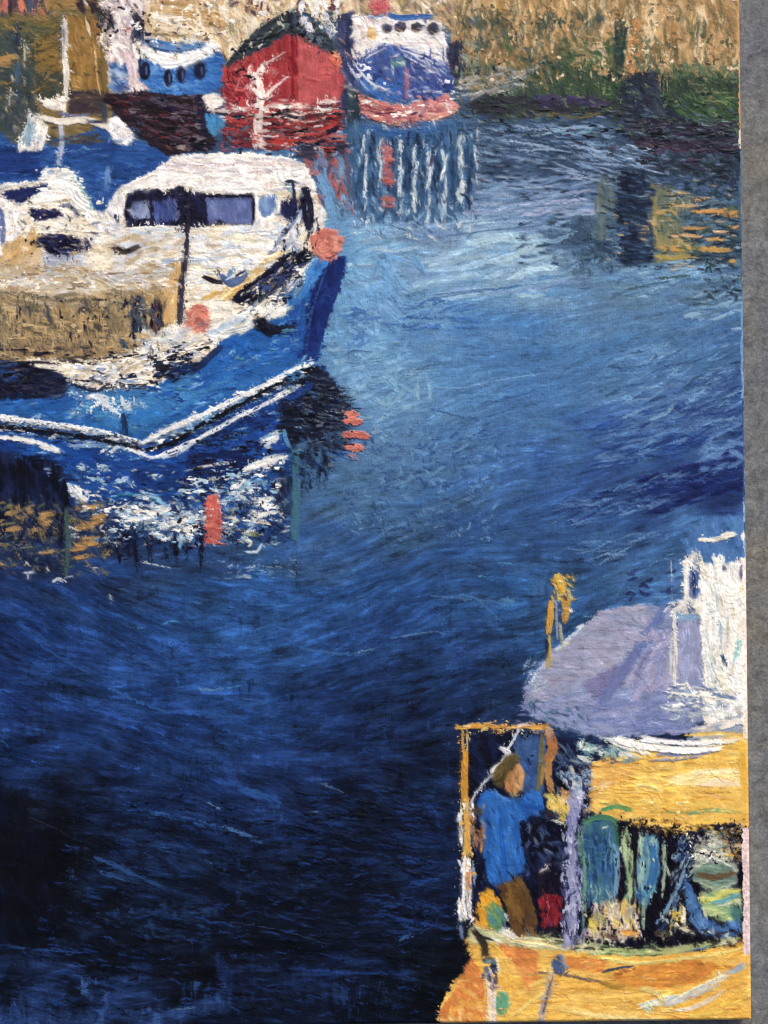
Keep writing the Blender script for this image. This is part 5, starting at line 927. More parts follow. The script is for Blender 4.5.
s_([(722, 568), (726, 568)], 5, (60, 64, 120), .8); s_([(697, 564), (700, 570)], 3, (60, 80, 140), .7); s_([(700, 572), (716, 580), (734, 590)], 1.2, (190, 180, 160), .7); s_([(719, 620), (720, 650)], 3, (120, 170, 200), .7, .6); s_([(727, 616), (727, 648)], 2.4, (170, 180, 186), .6); s_([(722, 656), (726, 664)], 5, (30, 56, 96), .85, .8); s_([(736, 634), (737, 650), (728, 668)], 6, (160, 206, 204), .75, .6); s_([(741, 640), (738, 655)], 4, (170, 200, 196), .7); s_([(722, 668), (730, 676)], 5, (206, 222, 210), .7)
s_([(738, 586), (742, 592)], 5, (236, 206, 156), .7); s_([(740, 570), (742, 580)], 6, (130, 126, 170), .6); s_([(741, 558), (741, 580)], 3, (90, 80, 130), .7)
pn = part('side_window', yb, 'violet grey window pane in the white cabin side'); fl([(677, 616), (699, 614), (701, 640), (703, 668), (700, 682), (678, 682)], [(146, 152, 188), (134, 142, 182), (158, 164, 194)], 86, 18, 6, 1.3, 1., h=.4); s_([(678, 617), (698, 617)], 7, (130, 170, 204), .85)
use(cb); s_([(674, 616), (675, 650), (674, 684)], 4.2, (228, 222, 206), .75, 1.1, taper=.1); s_([(671, 640), (670, 676)], 3, (206, 212, 214), .6, .9); s_([(671, 560), (672, 600)], 1.4, (230, 226, 214), .6, .8); sc([(672, 684), (742, 690), (738, 708), (672, 700)], [(222, 224, 212), (130, 160, 176), (90, 110, 150), (236, 232, 214)], 70, 9, 3, 8, 20, .7, 1.); s_([(666, 692), (700, 696), (742, 702)], 3, (238, 234, 216), .85, 1.1)
sc(rc(668, 700, 720, 722), [(150, 170, 180), (206, 216, 206), (120, 134, 176)], 40, 8, 3.4, 20, 50, .6, .9); s_([(704, 712), (734, 708), (742, 706)], 5, (200, 206, 206), .7, .9); sc(rc(672, 600, 692, 612), [(60, 80, 130), (226, 220, 210)], 14, 6, 3, 10, 40, .7, .9); s_([(663, 612), (670, 606)], 3, (200, 206, 216), .8)
fl([(690, 728), (716, 722), (742, 708), (742, 735), (720, 742), (690, 738)], [(130, 150, 176), (236, 226, 200), (214, 204, 190)], -18, 16, 5, h=.9)
# roof band
use(cb) if False else None
rb = part('coach_roof', yb, 'broad yellow roof with thick white and cream strokes')
fl([(584, 812), (592, 796), (588, 782), (598, 764), (610, 750), (640, 748), (700, 746), (724, 738), (742, 732), (764, 728), (764, 824), (744, 828), (730, 822), (690, 832), (640, 826), (604, 814)], [(240, 188, 88), (234, 178, 76), (246, 200, 108)], 2, 34, 9, 1.2, 2., h=.6)
fl([(588, 812), (592, 764), (620, 756), (640, 764), (620, 784), (600, 790)], [(228, 168, 84), (236, 182, 96)], 0, 18, 7, 1.2)
s_([(674, 780), (704, 778), (740, 776)], 13, (248, 226, 166), .88, .6); s_([(700, 784), (726, 782), (740, 784)], 8, (244, 214, 180), .85, .7); s_([(690, 772), (738, 770)], 5, (250, 234, 180), .8); s_([(712, 794), (718, 798), (726, 798)], 2.4, (236, 160, 140), .8); s_([(624, 788), (644, 785), (662, 790)], 3.6, (246, 220, 140), .85, .8); s_([(600, 786), (610, 782)], 6, (244, 206, 150), .8); s_([(645, 791), (662, 791)], 1.6, (190, 196, 130), .8)
sc(rc(630, 796, 735, 808), [(238, 186, 84), (244, 202, 104)], 20, 30, 5, -2, 6, .7)
s_([(602, 810), (616, 806), (632, 810)], 5, (60, 140, 90), .8, .7); s_([(650, 811), (680, 812), (700, 813)], 2.6, (140, 160, 100), .7); s_([(686, 814), (712, 810), (736, 812)], 4, (110, 166, 120), .7); s_([(600, 803), (620, 806), (628, 808)], 1.6, (120, 130, 80), .7); s_([(604, 818), (640, 820)], 3, (200, 176, 96), .7); s_([(690, 822), (736, 820)], 5, (240, 196, 90), .8)
s_([(686, 735), (716, 733), (742, 734)], 4, (238, 196, 100), .8); s_([(730, 752), (750, 754)], 3.4, (244, 214, 130), .8, 1.); s_([(742, 745), (745, 800)], 8, (232, 176, 70), .8)
sc(rc(580, 742, 632, 762), [(110, 150, 170), (150, 190, 180), (214, 222, 214), (60, 84, 120)], 60, 7, 3.4, 30, 50, .7, .9)
for p, w, c in [([(614, 738), (640, 744), (680, 750), (718, 748)], 8, (240, 238, 230)), ([(606, 738), (622, 746), (650, 754)], 5, (234, 232, 222)), ([(640, 736), (670, 742), (712, 742)], 5, (226, 220, 222)), ([(660, 752), (690, 754), (710, 750)], 4, (150, 160, 200)), ([(640, 748), (680, 752)], 3, (246, 244, 236)), ([(720, 728), (738, 722), (744, 724)], 6, (240, 232, 216)), ([(700, 740), (722, 742), (740, 738)], 5, (236, 226, 206)), ([(600, 738), (614, 740)], 4, (206, 216, 214)), ([(690, 744), (720, 744)], 3, (250, 248, 240)), ([(650, 760), (676, 759), (700, 756)], 3, (140, 156, 200))]:
    s_(p, w, c, .88, 1.4)
s_([(622, 752), (640, 758)], 4, (210, 214, 210), .7, 1.); s_([(616, 741), (650, 748), (700, 751), (720, 748)], 6, (250, 248, 240), .95, 1.8); s_([(640, 740), (690, 744), (722, 741)], 4, (250, 248, 242), .92, 1.9); s_([(656, 754), (690, 756), (712, 751)], 3, (140, 150, 190), .8, .8)
# boxes, nets
nt = part('hold', yb, 'black hold behind the boxes and nets')
fl([(582, 816), (620, 820), (690, 834), (742, 826), (745, 945), (690, 950), (580, 950)], [(16, 16, 34), (24, 28, 52), (10, 8, 18)], 84, 12, 4, 1.4, 1.4)
def tub(poly, cs, lb, ang=86, w=5):
    part('fish_tub', yb, lb); fl(poly, cs, ang, 14, w, 1.5, 1.4, h=.7)
tub([(580, 830), (590, 818), (606, 816), (616, 822), (620, 850), (618, 880), (610, 900), (594, 905), (582, 880), (579, 850)], [(44, 84, 128), (34, 64, 108), (64, 108, 120)], 'large blue green tub beside the post')
s_([(582, 860), (580, 832), (592, 818), (610, 818), (618, 826)], 6, (76, 134, 96), .85, .9); s_([(602, 828), (608, 826)], 2, (190, 206, 170), .8); s_([(616, 826), (618, 844)], 5, (50, 100, 76), .8); s_([(615, 846), (617, 870), (615, 896)], 6, (120, 164, 196), .8, .8); sc(rc(584, 840, 612, 900), [(50, 100, 160), (26, 54, 104), (90, 140, 160)], 40, 16, 2.6, 86, 8, .6, .7)
sc(rc(592, 885, 612, 920), [(130, 180, 190), (60, 110, 120), (200, 214, 190)], 40, 5, 2, 80, 40, .6, .9); s_([(582, 880), (580, 905)], 6, (80, 130, 100), .7); s_([(584, 866), (584, 884)], 2, (200, 214, 170), .7)
tub([(621, 830), (628, 830), (632, 850), (634, 880), (630, 915), (624, 912), (627, 880), (622, 852)], [(176, 200, 150), (206, 214, 170), (140, 180, 140)], 'pale green upright board')
tub([(638, 834), (658, 836), (660, 860), (656, 890), (644, 912), (634, 900), (636, 866)], [(96, 146, 160), (60, 110, 156), (170, 204, 180), (40, 84, 140)], 'pale green and blue tub in the middle')
s_([(652, 846), (654, 870), (648, 890)], 9, (44, 96, 150), .7, .7); s_([(640, 834), (640, 856)], 5, (180, 206, 170), .8, .9); s_([(664, 842), (664, 870), (662, 896)], 4, (170, 196, 166), .8, .9); s_([(666, 866), (670, 878)], 3, (200, 220, 190), .8)
sc(rc(630, 845, 638, 930), [(60, 34, 40), (180, 160, 140), (16, 14, 24)], 30, 7, 2, 86, 14, .6, .8)
sc([(676, 840), (692, 836), (690, 880), (664, 930), (654, 925), (680, 880)], [(80, 116, 166), (40, 60, 110), (150, 180, 196), (18, 20, 40)], 80, 9, 2.6, -60, 14, .6, .8); s_([(684, 870), (672, 900), (656, 924)], 4.4, (120, 160, 190), .65, .9); s_([(643, 900), (643, 930)], 4.4, (150, 180, 156), .7, .8)
part('net', yb, 'heaped net in pink, cream and yellow scraps'); fl([(592, 912), (606, 900), (622, 900), (636, 906), (640, 936), (600, 942), (586, 934)], [(214, 190, 176), (206, 180, 110), (190, 160, 170), (150, 150, 100)], 80, 7, 3, 1.6, 2, h=.9)
sc(rc(592, 905, 640, 940), [(226, 206, 206), (232, 196, 90), (30, 26, 40), (190, 176, 170)], 70, 7, 2.6, 80, 30, .65, .9); s_([(590, 920), (596, 932)], 7, (220, 200, 80), .8); s_([(622, 932), (638, 932)], 7, (232, 164, 74), .9, .9); s_([(624, 900), (622, 916)], 6, (226, 188, 96), .8); s_([(606, 936), (616, 938)], 5, (100, 66, 60), .8)
s_([(656, 934), (672, 934)], 8, (70, 66, 50), .85, .8); sc([(668, 912), (684, 905), (688, 930), (670, 926)], [(222, 190, 80), (236, 226, 190), (30, 26, 30)], 26, 6, 3, 70, 40, .7, .9); s_([(680, 928), (694, 933)], 4, (238, 230, 200), .9, 1.); s_([(684, 908), (683, 926)], 5, (236, 226, 196), .7, 1.)
part('coiled_rope', yb, 'round heap of rope and floats in white, green and brown')
fl([(694, 850), (706, 832), (722, 826), (730, 850), (738, 866), (736, 884), (720, 890), (700, 886), (692, 872)], [(206, 210, 190), (176, 190, 170), (230, 224, 204), (110, 130, 120)], 10, 10, 4, 1.6, 2, h=.9)
sc(rc(722, 824, 742, 862), [(18, 16, 34), (50, 40, 70), (220, 214, 190), (206, 160, 60)], 50, 5, 3, 40, 60, .7, .8); fl(el(714, 875, 22, 13), [(120, 146, 130), (150, 170, 150), (90, 116, 106)], 4, 14, 4, 1.4, 1.2, h=.9); s_([(698, 874), (714, 877), (734, 873)], 6.5, (96, 74, 52), .9, .9); s_([(704, 863), (716, 859), (730, 866)], 3, (206, 216, 200), .8, 1.); s_([(700, 882), (714, 888), (730, 884)], 3, (170, 186, 150), .8)
fl([(686, 880), (694, 890), (700, 912), (720, 926), (740, 916), (742, 934), (720, 938), (700, 934), (688, 920), (684, 900)], [(60, 104, 160), (44, 80, 140), (90, 130, 176)], 50, 14, 5, 1.5, h=.7)
fl([(700, 892), (716, 890), (736, 888), (742, 896), (742, 918), (722, 922), (704, 912), (698, 902)], [(190, 206, 120), (150, 180, 140), (110, 150, 130)], 5, 12, 4, 1.6, h=.9); s_([(704, 900), (716, 898), (724, 892), (740, 890)], 5, (226, 222, 110), .85, .9); s_([(712, 902), (726, 900), (738, 894)], 4.4, (90, 160, 196), .8, .9); s_([(718, 906), (730, 903), (742, 900)], 2, (230, 230, 220), .8, 1.); s_([(698, 898), (706, 896)], 3, (236, 220, 150), .8)
s_([(712, 914), (724, 912)], 4, (200, 210, 150), .8); fl(el(736, 912, 6, 9), [(90, 140, 120), (60, 110, 110)], 60, 8, 4, h=.8); s_([(704, 908), (706, 916)], 5, (206, 200, 150), .7)
part('scrawl', yb, 'tiny white scrawl of paint on the black hold')
for p in [[(713, 930), (715, 937), (713, 940)], [(712, 934), (717, 933)], [(717, 937), (720, 934), (718, 932), (717, 936), (720, 938)], [(722, 933), (724, 936), (722, 938)], [(725, 936), (726, 932), (728, 934), (725, 937)]]: s_(p, 1.1, (190, 186, 190), 1, .6, taper=0, rough=.1)
# hull
hb = part('hull', yb, 'orange and yellow hull with pale curved strokes')
fl([(466, 938), (500, 934), (530, 944), (580, 950), (640, 956), (700, 950), (764, 938), (764, 1032), (438, 1032), (440, 1006), (452, 984), (470, 962)], [(236, 182, 82), (230, 170, 70), (242, 192, 100)], -4, 34, 8, 1.5, 1.6, h=.6)
fl([(470, 958), (480, 966), (484, 990), (487, 1030), (440, 1030), (441, 1008), (455, 990)], [(216, 134, 68), (224, 146, 78), (206, 122, 62)], 60, 16, 7, 1.4, 1.4, h=.6); sc([(445, 1000), (480, 990), (486, 1022), (442, 1022)], [(236, 170, 76), (212, 118, 54), (240, 186, 110)], 20, 12, 5, 60, 30, .7)
fl([(494, 942), (520, 944), (538, 952), (538, 974), (534, 988), (528, 992), (522, 976), (512, 962), (498, 954)], [(216, 134, 70), (208, 124, 64), (226, 148, 80)], 40, 14, 6, 1.4, 1.4)
fl([(564, 956), (600, 958), (606, 962), (604, 972), (566, 968)], [(216, 136, 66), (224, 150, 78)], 2, 16, 6, 1.2); fl([(610, 972), (640, 966), (690, 958), (720, 966), (700, 982), (650, 990), (620, 984)], [(216, 142, 62), (226, 156, 70), (206, 128, 56)], -6, 26, 6, 1.3, al=.85)
s_([(600, 982), (612, 986), (624, 986)], 6, (150, 116, 50), .8); s_([(570, 988), (600, 990)], 5, (206, 150, 66), .7); s_([(616, 974), (636, 968)], 3, (120, 70, 50), .6)
s_([(604, 950), (650, 952), (700, 946), (742, 938)], 7, (196, 204, 136), .85, .8); s_([(600, 957), (640, 963), (700, 956), (744, 948)], 3.4, (240, 230, 140), .85, .9); s_([(690, 950), (704, 948), (712, 944)], 2, (90, 140, 180), .8); s_([(720, 944), (740, 940)], 5, (226, 226, 180), .8, .9)
s_([(590, 954), (612, 952), (630, 956)], 5, (170, 196, 130), .7); sc(rc(590, 945, 660, 956), [(60, 76, 60), (200, 214, 150), (120, 150, 100)], 34, 9, 2.4, 3, 12, .6); s_([(640, 964), (680, 960)], 2, (206, 196, 110), .7)
s_([(604, 971), (616, 968), (632, 966)], 3.4, (40, 56, 90), .8, .7); s_([(538, 972), (562, 974), (580, 978), (600, 981)], 3.2, (96, 84, 90), .75, .7); s_([(500, 973), (540, 974)], 2, (190, 150, 90), .6)
for p, w, c in [([(640, 1006), (664, 1000), (684, 996)], 8, (206, 216, 206)), ([(664, 1004), (700, 990), (728, 974)], 9, (186, 198, 208)), ([(730, 972), (738, 968), (744, 964)], 7, (150, 176, 200)), ([(676, 1010), (690, 1008), (708, 1000), (722, 990)], 4.4, (226, 216, 200)), ([(672, 1000), (700, 985), (726, 974)], 2, (244, 236, 190)), ([(640, 988), (656, 992), (662, 1002)], 7, (220, 196, 120)), ([(646, 1004), (650, 1012)], 8, (196, 216, 190)),
                ([(560, 1008), (600, 1016), (640, 1014)], 7, (240, 200, 110)), ([(510, 1018), (530, 1002), (548, 990)], 4, (240, 210, 120)), ([(600, 1000), (640, 998)], 6, (238, 188, 90)), ([(580, 1012), (620, 1018), (660, 1018)], 4, (240, 216, 150)), ([(700, 1014), (730, 1000), (744, 988)], 7, (238, 186, 80)), ([(690, 1016), (720, 1010), (746, 1000)], 6, (240, 196, 90))]:
    s_(p, w, c, .85, .8)
s_([(530, 986), (548, 976), (552, 962)], 5, (236, 200, 110), .8); s_([(494, 944), (504, 960), (508, 990), (506, 1022)], 6, (238, 186, 84), .8)
part('scupper', yb, 'teal green oval mark on the hull'); fl(el(502, 1003, 7.5, 13), [(90, 152, 122), (110, 166, 130)], 80, 14, 5, 1.2, .8, h=.7)
part('stanchion', yb, 'chipped white post with a blue cap on the hull'); s_([(489, 970), (491, 990), (492, 1028)], 9, (222, 214, 214), .85, .9); sc(rc(484, 958, 498, 976), [(40, 60, 104), (80, 100, 130), (20, 26, 50)], 16, 6, 4, 60, 50, .85, .9); s_([(486, 962), (492, 960)], 4, (120, 170, 150), .8); s_([(497, 958), (500, 974)], 3, (240, 230, 190), .8); sc(rc(486, 974, 500, 990), [(190, 170, 180), (60, 60, 90)], 12, 6, 2.6, 80, 30, .7)
part('stanchion', yb, 'violet grey post with a blue cap in the middle of the hull'); fl(el(559, 963, 7, 10), [(60, 84, 130), (40, 60, 104), (110, 134, 170)], 80, 10, 4, 1.3, h=.9); s_([(551, 974), (548, 990), (542, 1010), (540, 1028)], 7.5, (150, 152, 180), .8, .8, taper=.1); s_([(552, 976), (546, 1000), (543, 1012)], 2.6, (70, 66, 50), .7); s_([(549, 966), (551, 982)], 3, (236, 210, 130), .7)
# deck edge under the figure
de = part('gunwale', yb, 'cream and black chipped gunwale below the figure'); fl([(468, 930), (480, 920), (500, 930), (560, 938), (600, 944), (600, 954), (560, 950), (500, 944), (486, 942), (470, 944)], [(216, 206, 150), (236, 222, 176), (170, 180, 140)], 6, 12, 4, 1.6, 1.8, h=.9)
sc([(540, 932), (600, 940), (600, 952), (540, 944)], [(24, 22, 30), (200, 206, 160), (90, 96, 60)], 34, 9, 2.6, 6, 12, .7, .8); s_([(474, 930), (484, 944), (484, 956)], 8, (22, 20, 24), .9, .8); s_([(480, 936), (494, 940)], 3, (24, 22, 26), .8); sc(rc(500, 928, 520, 940), [(222, 214, 216), (236, 230, 206)], 12, 8, 4, 10, 30, .8, 1.); s_([(508, 940), (540, 942), (560, 948)], 3, (240, 214, 150), .8); s_([(492, 938), (500, 942)], 3, (240, 236, 230), .8, 1.)
# frame
gn = part('frame', yb, 'thin yellow gantry frame flecked with white')
s_([(456, 728), (470, 727), (500, 727), (530, 727), (548, 726)], 4, (226, 168, 76), .85, 1.1, taper=.1); s_([(468, 724), (480, 723)], 2.4, (222, 176, 90), .8); sc(rc(462, 723, 550, 730), [(240, 206, 140), (200, 130, 54), (226, 170, 80)], 26, 8, 2, 0, 12, .7, 1.1); s_([(518, 726), (528, 724)], 4, (238, 210, 190), .8, 1.1); s_([(460, 727), (455, 724)], 2, (210, 160, 70), .7)
s_([(462, 728), (463, 750), (465, 770)], 3, (222, 168, 80), .85, 1.); s_([(467, 730), (467, 752)], 2.4, (220, 190, 120), .7, .9); s_([(465, 752), (464, 780), (465, 806)], 7.5, (232, 164, 58), .92, 1.1, taper=.15); s_([(465, 800), (467, 830), (466, 862)], 7, (236, 196, 110), .8, 1.1, taper=.1); s_([(466, 860), (467, 890), (466, 918)], 10, (228, 220, 214), .8, 1.1, taper=.1)
for p, w, c in [([(460, 812), (461, 845)], 4, (232, 224, 206)), ([(468, 860), (468, 888)], 4, (222, 140, 60)), ([(472, 800), (470, 815)], 3, (240, 232, 220)), ([(460, 900), (461, 922)], 6, (222, 220, 224)), ([(458, 860), (463, 870)], 3, (220, 222, 226)), ([(464, 855), (462, 905)], 3, (236, 230, 224)), ([(466, 810), (467, 850)], 3.6, (226, 160, 64)), ([(460, 925), (462, 940)], 4, (120, 140, 176)), ([(473, 862), (474, 884)], 3, (150, 170, 200)), ([(457, 822), (460, 812)], 3, (220, 224, 226))]: s_(p, w, c, .8, 1.1)
for p, w, c in [([(548, 732), (552, 742), (552, 752), (546, 762)], 11, (186, 120, 66)), ([(549, 760), (548, 775), (552, 792)], 8, (196, 142, 76)), ([(542, 736), (541, 760), (538, 790)], 6, (112, 102, 58)), ([(547, 728), (550, 736)], 7, (190, 150, 130)), ([(543, 766), (541, 785)], 4, (170, 130, 70))]: s_(p, w, c, .88, 1.)
mp = part('mast_lamp', yb, 'yellow mast head standing above the canopy')
for p, w, c in [([(559, 576), (562, 586), (562, 594)], 9, (226, 176, 62)), ([(551, 602), (550, 618), (548, 634)], 7.5, (228, 166, 58)), ([(564, 596), (566, 608), (564, 622)], 8, (214, 156, 60)), ([(549, 636), (549, 652), (547, 668)], 4.4, (190, 156, 70)), ([(568, 590), (570, 602)], 4, (206, 176, 90)), ([(556, 602), (557, 640)], 3, (150, 150, 160)), ([(560, 624), (562, 645)], 4, (170, 166, 140)), ([(564, 596), (566, 600)], 4, (40, 36, 50)), ([(570, 610), (572, 612)], 4, (226, 230, 230)), ([(558, 574), (557, 578)], 2, (230, 200, 110)), ([(547, 640), (547, 652)], 3.4, (30, 36, 60)), ([(558, 588), (557, 600)], 3, (200, 160, 80))]: s_(p, w, c, .8, 1.1)
sc(rc(552, 576, 574, 600), [(236, 194, 80), (206, 150, 50), (220, 206, 150)], 26, 5, 2.6, 70, 40, .7, 1.1); s_([(560, 650), (572, 640)], 2.6, (206, 200, 140), .7)
part('line', yb, 'thin white slanting line behind the figure'); s_([(519, 729), (512, 742), (505, 752)], 3.2, (226, 228, 232), .9, 1.1); s_([(500, 748), (508, 752), (500, 766)], 5, (236, 236, 236), .9, 1.2); s_([(503, 758), (490, 776), (478, 790), (468, 806)], 2.8, (220, 222, 228), .85, 1.1); s_([(490, 772), (500, 764)], 5, (238, 238, 236), .85, 1.2); s_([(487, 772), (494, 778)], 2.4, (226, 226, 230), .8)
# person
pe = part('painted_person', None, 'painted figure in a blue jumper and brown trousers standing under the yellow frame')
fl([(505, 772), (510, 762), (517, 759), (523, 768), (525, 774), (523, 780), (522, 788), (514, 796), (505, 790)], [(170, 122, 80), (148, 104, 66), (186, 138, 92)], 86, 10, 4, 1.4, .8, h=.9); s_([(517, 764), (521, 772), (521, 784)], 4.5, (212, 162, 108), .8, .9); s_([(509, 768), (510, 780)], 4, (150, 104, 62), .8, .8); s_([(506, 782), (512, 793)], 5, (190, 128, 78), .8); s_([(516, 786), (522, 790)], 3, (222, 176, 124), .8, 1.); s_([(512, 794), (518, 796)], 2, (196, 196, 150), .8)
part('trousers', pe, 'brown trousers'); fl([(496, 886), (512, 880), (520, 876), (528, 890), (534, 905), (537, 926), (532, 936), (518, 936), (510, 924), (504, 904)], [(104, 78, 36), (88, 62, 32), (124, 94, 44), (80, 52, 40)], 72, 14, 5, 1.6, 1.2, h=.8)
part('blue_jumper', pe, 'bright blue jumper'); fl([(477, 802), (484, 791), (492, 789), (500, 796), (512, 800), (522, 796), (530, 790), (538, 791), (543, 798), (545, 808), (538, 814), (526, 818), (518, 824), (520, 838), (524, 858), (523, 872), (508, 881), (496, 886), (488, 882), (484, 866), (482, 850), (484, 832), (478, 816)], [(36, 92, 170), (28, 78, 152), (50, 108, 184)], 75, 18, 6, 1.5, 1.4, h=.9)
s_([(480, 810), (486, 796), (496, 794)], 5, (40, 104, 190), .8, 1.); s_([(522, 806), (534, 808), (543, 806)], 4, (24, 70, 150), .7); s_([(528, 796), (538, 800)], 6, (46, 110, 192), .8, 1.); s_([(494, 790), (502, 798), (514, 800)], 4, (70, 130, 200), .7, .9); s_([(500, 820), (503, 850), (506, 876)], 5, (28, 84, 170), .7); s_([(510, 795), (516, 796)], 3, (150, 160, 130), .7)
for x, y in [(492, 826), (504, 840), (498, 858), (514, 850), (508, 826), (488, 848)]: s_([(x, y), (x+2, y+2)], 2, (90, 150, 210), .8)
part('glove', pe, 'dark hand reaching forward'); fl(el(552, 812, 6.4, 6), [(30, 24, 40), (50, 40, 44)], 0, 8, 4, 1.2, .8, h=.9)
part('hair', pe, 'short brown hair'); fl([(491, 778), (496, 766), (504, 757), (512, 753), (519, 755), (518, 764), (510, 770), (505, 780), (500, 788), (494, 784)], [(88, 76, 46), (66, 56, 32), (110, 94, 56)], -50, 10, 4, 1.8, 1.6, h=1.); s_([(494, 782), (502, 778), (506, 768)], 3, (60, 48, 28), .8, 1.); s_([(508, 756), (516, 757), (518, 762)], 3, (104, 92, 54), .8, 1.)
# things round the figure
use(yb)
bk = part('bucket', yb, 'yellow and green bucket at the feet of the figure'); fl([(476, 912), (480, 896), (486, 888), (494, 892), (500, 904), (503, 920), (496, 930), (482, 928)], [(226, 168, 54), (214, 150, 46)], 70, 12, 5, 1.4, h=.9); fl([(486, 908), (494, 902), (502, 910), (506, 922), (498, 932), (488, 926)], [(90, 146, 110), (70, 120, 140), (110, 150, 90)], 70, 10, 4, 1.4, h=.9); s_([(474, 918), (480, 926)], 5, (226, 150, 60), .8); s_([(505, 914), (508, 920)], 3, (220, 226, 230), .8)
use(dk); sc(rc(470, 806, 484, 850), [(60, 50, 50), (190, 120, 80), (206, 150, 90), (150, 130, 120)], 24, 9, 3.4, 70, 30, .7, .9); s_([(474, 812), (480, 810)], 6, (70, 58, 50), .8)
ra = part('rail', yb, 'pale yellow broken rail beside the grey post'); fl([(546, 792), (560, 796), (570, 792), (572, 818), (564, 826), (556, 812), (548, 808)], [(220, 196, 96), (236, 206, 130), (206, 170, 80)], 80, 8, 4, 1.6, 1.6, h=.9); s_([(562, 790), (568, 800)], 6, (214, 156, 100), .7); s_([(545, 795), (556, 800)], 5, (206, 196, 110), .8); s_([(552, 820), (566, 824)], 3, (220, 222, 190), .7, 1.); s_([(572, 786), (580, 800)], 6, (220, 160, 90), .8)
po = part('post', yb, 'tall violet grey post in front of the cockpit')
fl([(568, 778), (574, 782), (583, 782), (584, 800), (579, 815), (577, 850), (580, 885), (577, 918), (572, 948), (563, 946), (565, 910), (564, 890), (567, 860), (565, 830), (569, 810)], [(150, 154, 190), (164, 166, 196), (122, 128, 174)], 88, 20, 6, 1.5, 2.6, h=.7); scr(rc(562, 800, 584, 945), [(110, 116, 160), (180, 184, 208), (30, 34, 66)], 50, 10, 1.6, 86, 14)
sc(rc(562, 870, 582, 945), [(60, 60, 104), (170, 170, 206), (30, 30, 60)], 30, 9, 3, 84, 20, .6); s_([(578, 798), (584, 790)], 6, (206, 214, 226), .7); sc(rc(560, 770, 592, 790), [(120, 150, 180), (170, 190, 210), (200, 206, 190)], 26, 7, 3.4, 30, 60, .7, .9)
s_([(584, 852), (585, 900), (582, 932)], 4, (110, 150, 130), .6, .8)
use(nt); scr(rc(582, 900, 745, 946), [(10, 8, 18), (200, 212, 190), (14, 14, 30), (226, 220, 190)], 110, 6, 1.2, 84, 24)
scr(rc(618, 830, 640, 905), [(10, 8, 18), (60, 34, 40)], 40, 8, 1.2, 86, 14); scr(rc(660, 835, 690, 930), [(10, 8, 18), (150, 180, 190)], 50, 7, 1.2, -60, 24)
scr([(700, 828), (742, 824), (742, 862), (715, 862)], [(12, 10, 20), (230, 224, 204), (14, 12, 24), (200, 150, 60)], 80, 4, 1.6, 30, 60); scr(rc(690, 834, 712, 862), [(240, 234, 214), (120, 120, 116)], 36, 5, 2, 40, 50)
scr(rc(690, 930, 744, 946), [(10, 8, 18)], 30, 6, 2, 0, 40)
scr([(640, 818), (742, 824), (742, 836), (640, 832)], [(12, 10, 16), (20, 16, 24), (210, 170, 70)], 90, 4, 1.8, 20, 60)
use(hb); scr([(470, 950), (744, 950), (748, 1020), (450, 1020)], [(244, 214, 130), (196, 120, 50), (240, 190, 90), (214, 150, 60)], 130, 16, 1.2, -6, 22, al=.6)
use(rb); scr(rc(590, 755, 744, 822), [(248, 214, 130), (206, 140, 50), (240, 190, 90)], 70, 18, 1.2, 0, 8, al=.6)
use(dk); scr(rc(470, 735, 590, 935), [(40, 60, 110), (8, 8, 20), (80, 110, 150)], 110, 8, 1.3, 70, 30, al=.7)
smear(np.clip((field(24, 18, 2, 80)-.15)*1.6, .1, .7), 2.8, 3)
C = C*.75+gb(C, 1)*.25
rag([(508, 775, 22, .45), (515, 840, 40, .7), (720, 935, 12, .1), (171, 76, 36, .5), (405, 29, 45, .5), (200, 318, 16, .6), (327, 244, 18, .6), (466, 800, 30, .7), (560, 610, 30, .7)])
Z = Z*.45+gb(Z, 1)*.55
# last crisp touches: chips of bare dark ground and of thick white
BKS = [(12, 14, 30), (20, 24, 50), (30, 30, 40)]; WTS = [(250, 247, 238), (236, 234, 228), (244, 236, 216)]
CHN = {'h': field(11, 3.2, 3, 90), 'v': field(3.2, 11, 3, 91), 'd': field(5.5, 4.6, 3, 92), 'g': field(18, 13, 2, 93)}
chn_ = [0]
def chips(poly, cols, n, L=4, w=2, ang=0, aj=30, only=False):
    """irregular chips: paint left only on the knots and ridges, in clusters"""
    m = pmask(poly, 5)
    y0, y1, x0, x1, a = m
    cov = min(.30, n*L*w*.42/max(parea(poly), 1))/len(cols)
    k = 'd' if aj > 38 else ('v' if abs(math.sin(math.radians(ang))) > .7 else 'h')
    if only: a = a*(O[y0:y1, x0:x1] == CUR[0])
    for c in cols:
        chn_[0] += 1; dy, dx = (chn_[0]*137) % GH, (chn_[0]*211) % GW
        q = np.roll(CHN[k], (dy, dx), (0, 1))[y0:y1, x0:x1]+.5*(np.roll(CHN['g'], (dx, dy), (0, 1))[y0:y1, x0:x1]-.5)
        thr = np.quantile(q[a > .5], cov) if (a > .5).any() else 0
        al = np.clip((thr-q)*16+.5, 0, 1)*a*.92
        cc = col(c)*(1+.12*(N1[y0:y1, x0:x1]-.5))[..., None]
        put(y0, y1, x0, x1, al, cc, .55+.3*ND[y0:y1, x0:x1], keep=.4)
use(fb); chips(rc(-60, 298, 160, 350), BKS+[(70, 66, 64)], 120, 4, 1.5, 88, 14); chips(rc(60, 298, 128, 320), BKS, 26, 5, 2, 60, 40); chips(rc(-60, 350, 130, 362), BKS, 60, 7, 2, 3, 14); chips(rc(-60, 300, 150, 352), [(196, 166, 118), (206, 180, 136)], 70, 7, 3, 4, 20)
use(gap); chips([(130, 296), (146, 296), (162, 306), (160, 336), (146, 344), (132, 344)], BKS+[(60, 76, 100)], 46, 6, 2.4, 80, 30)
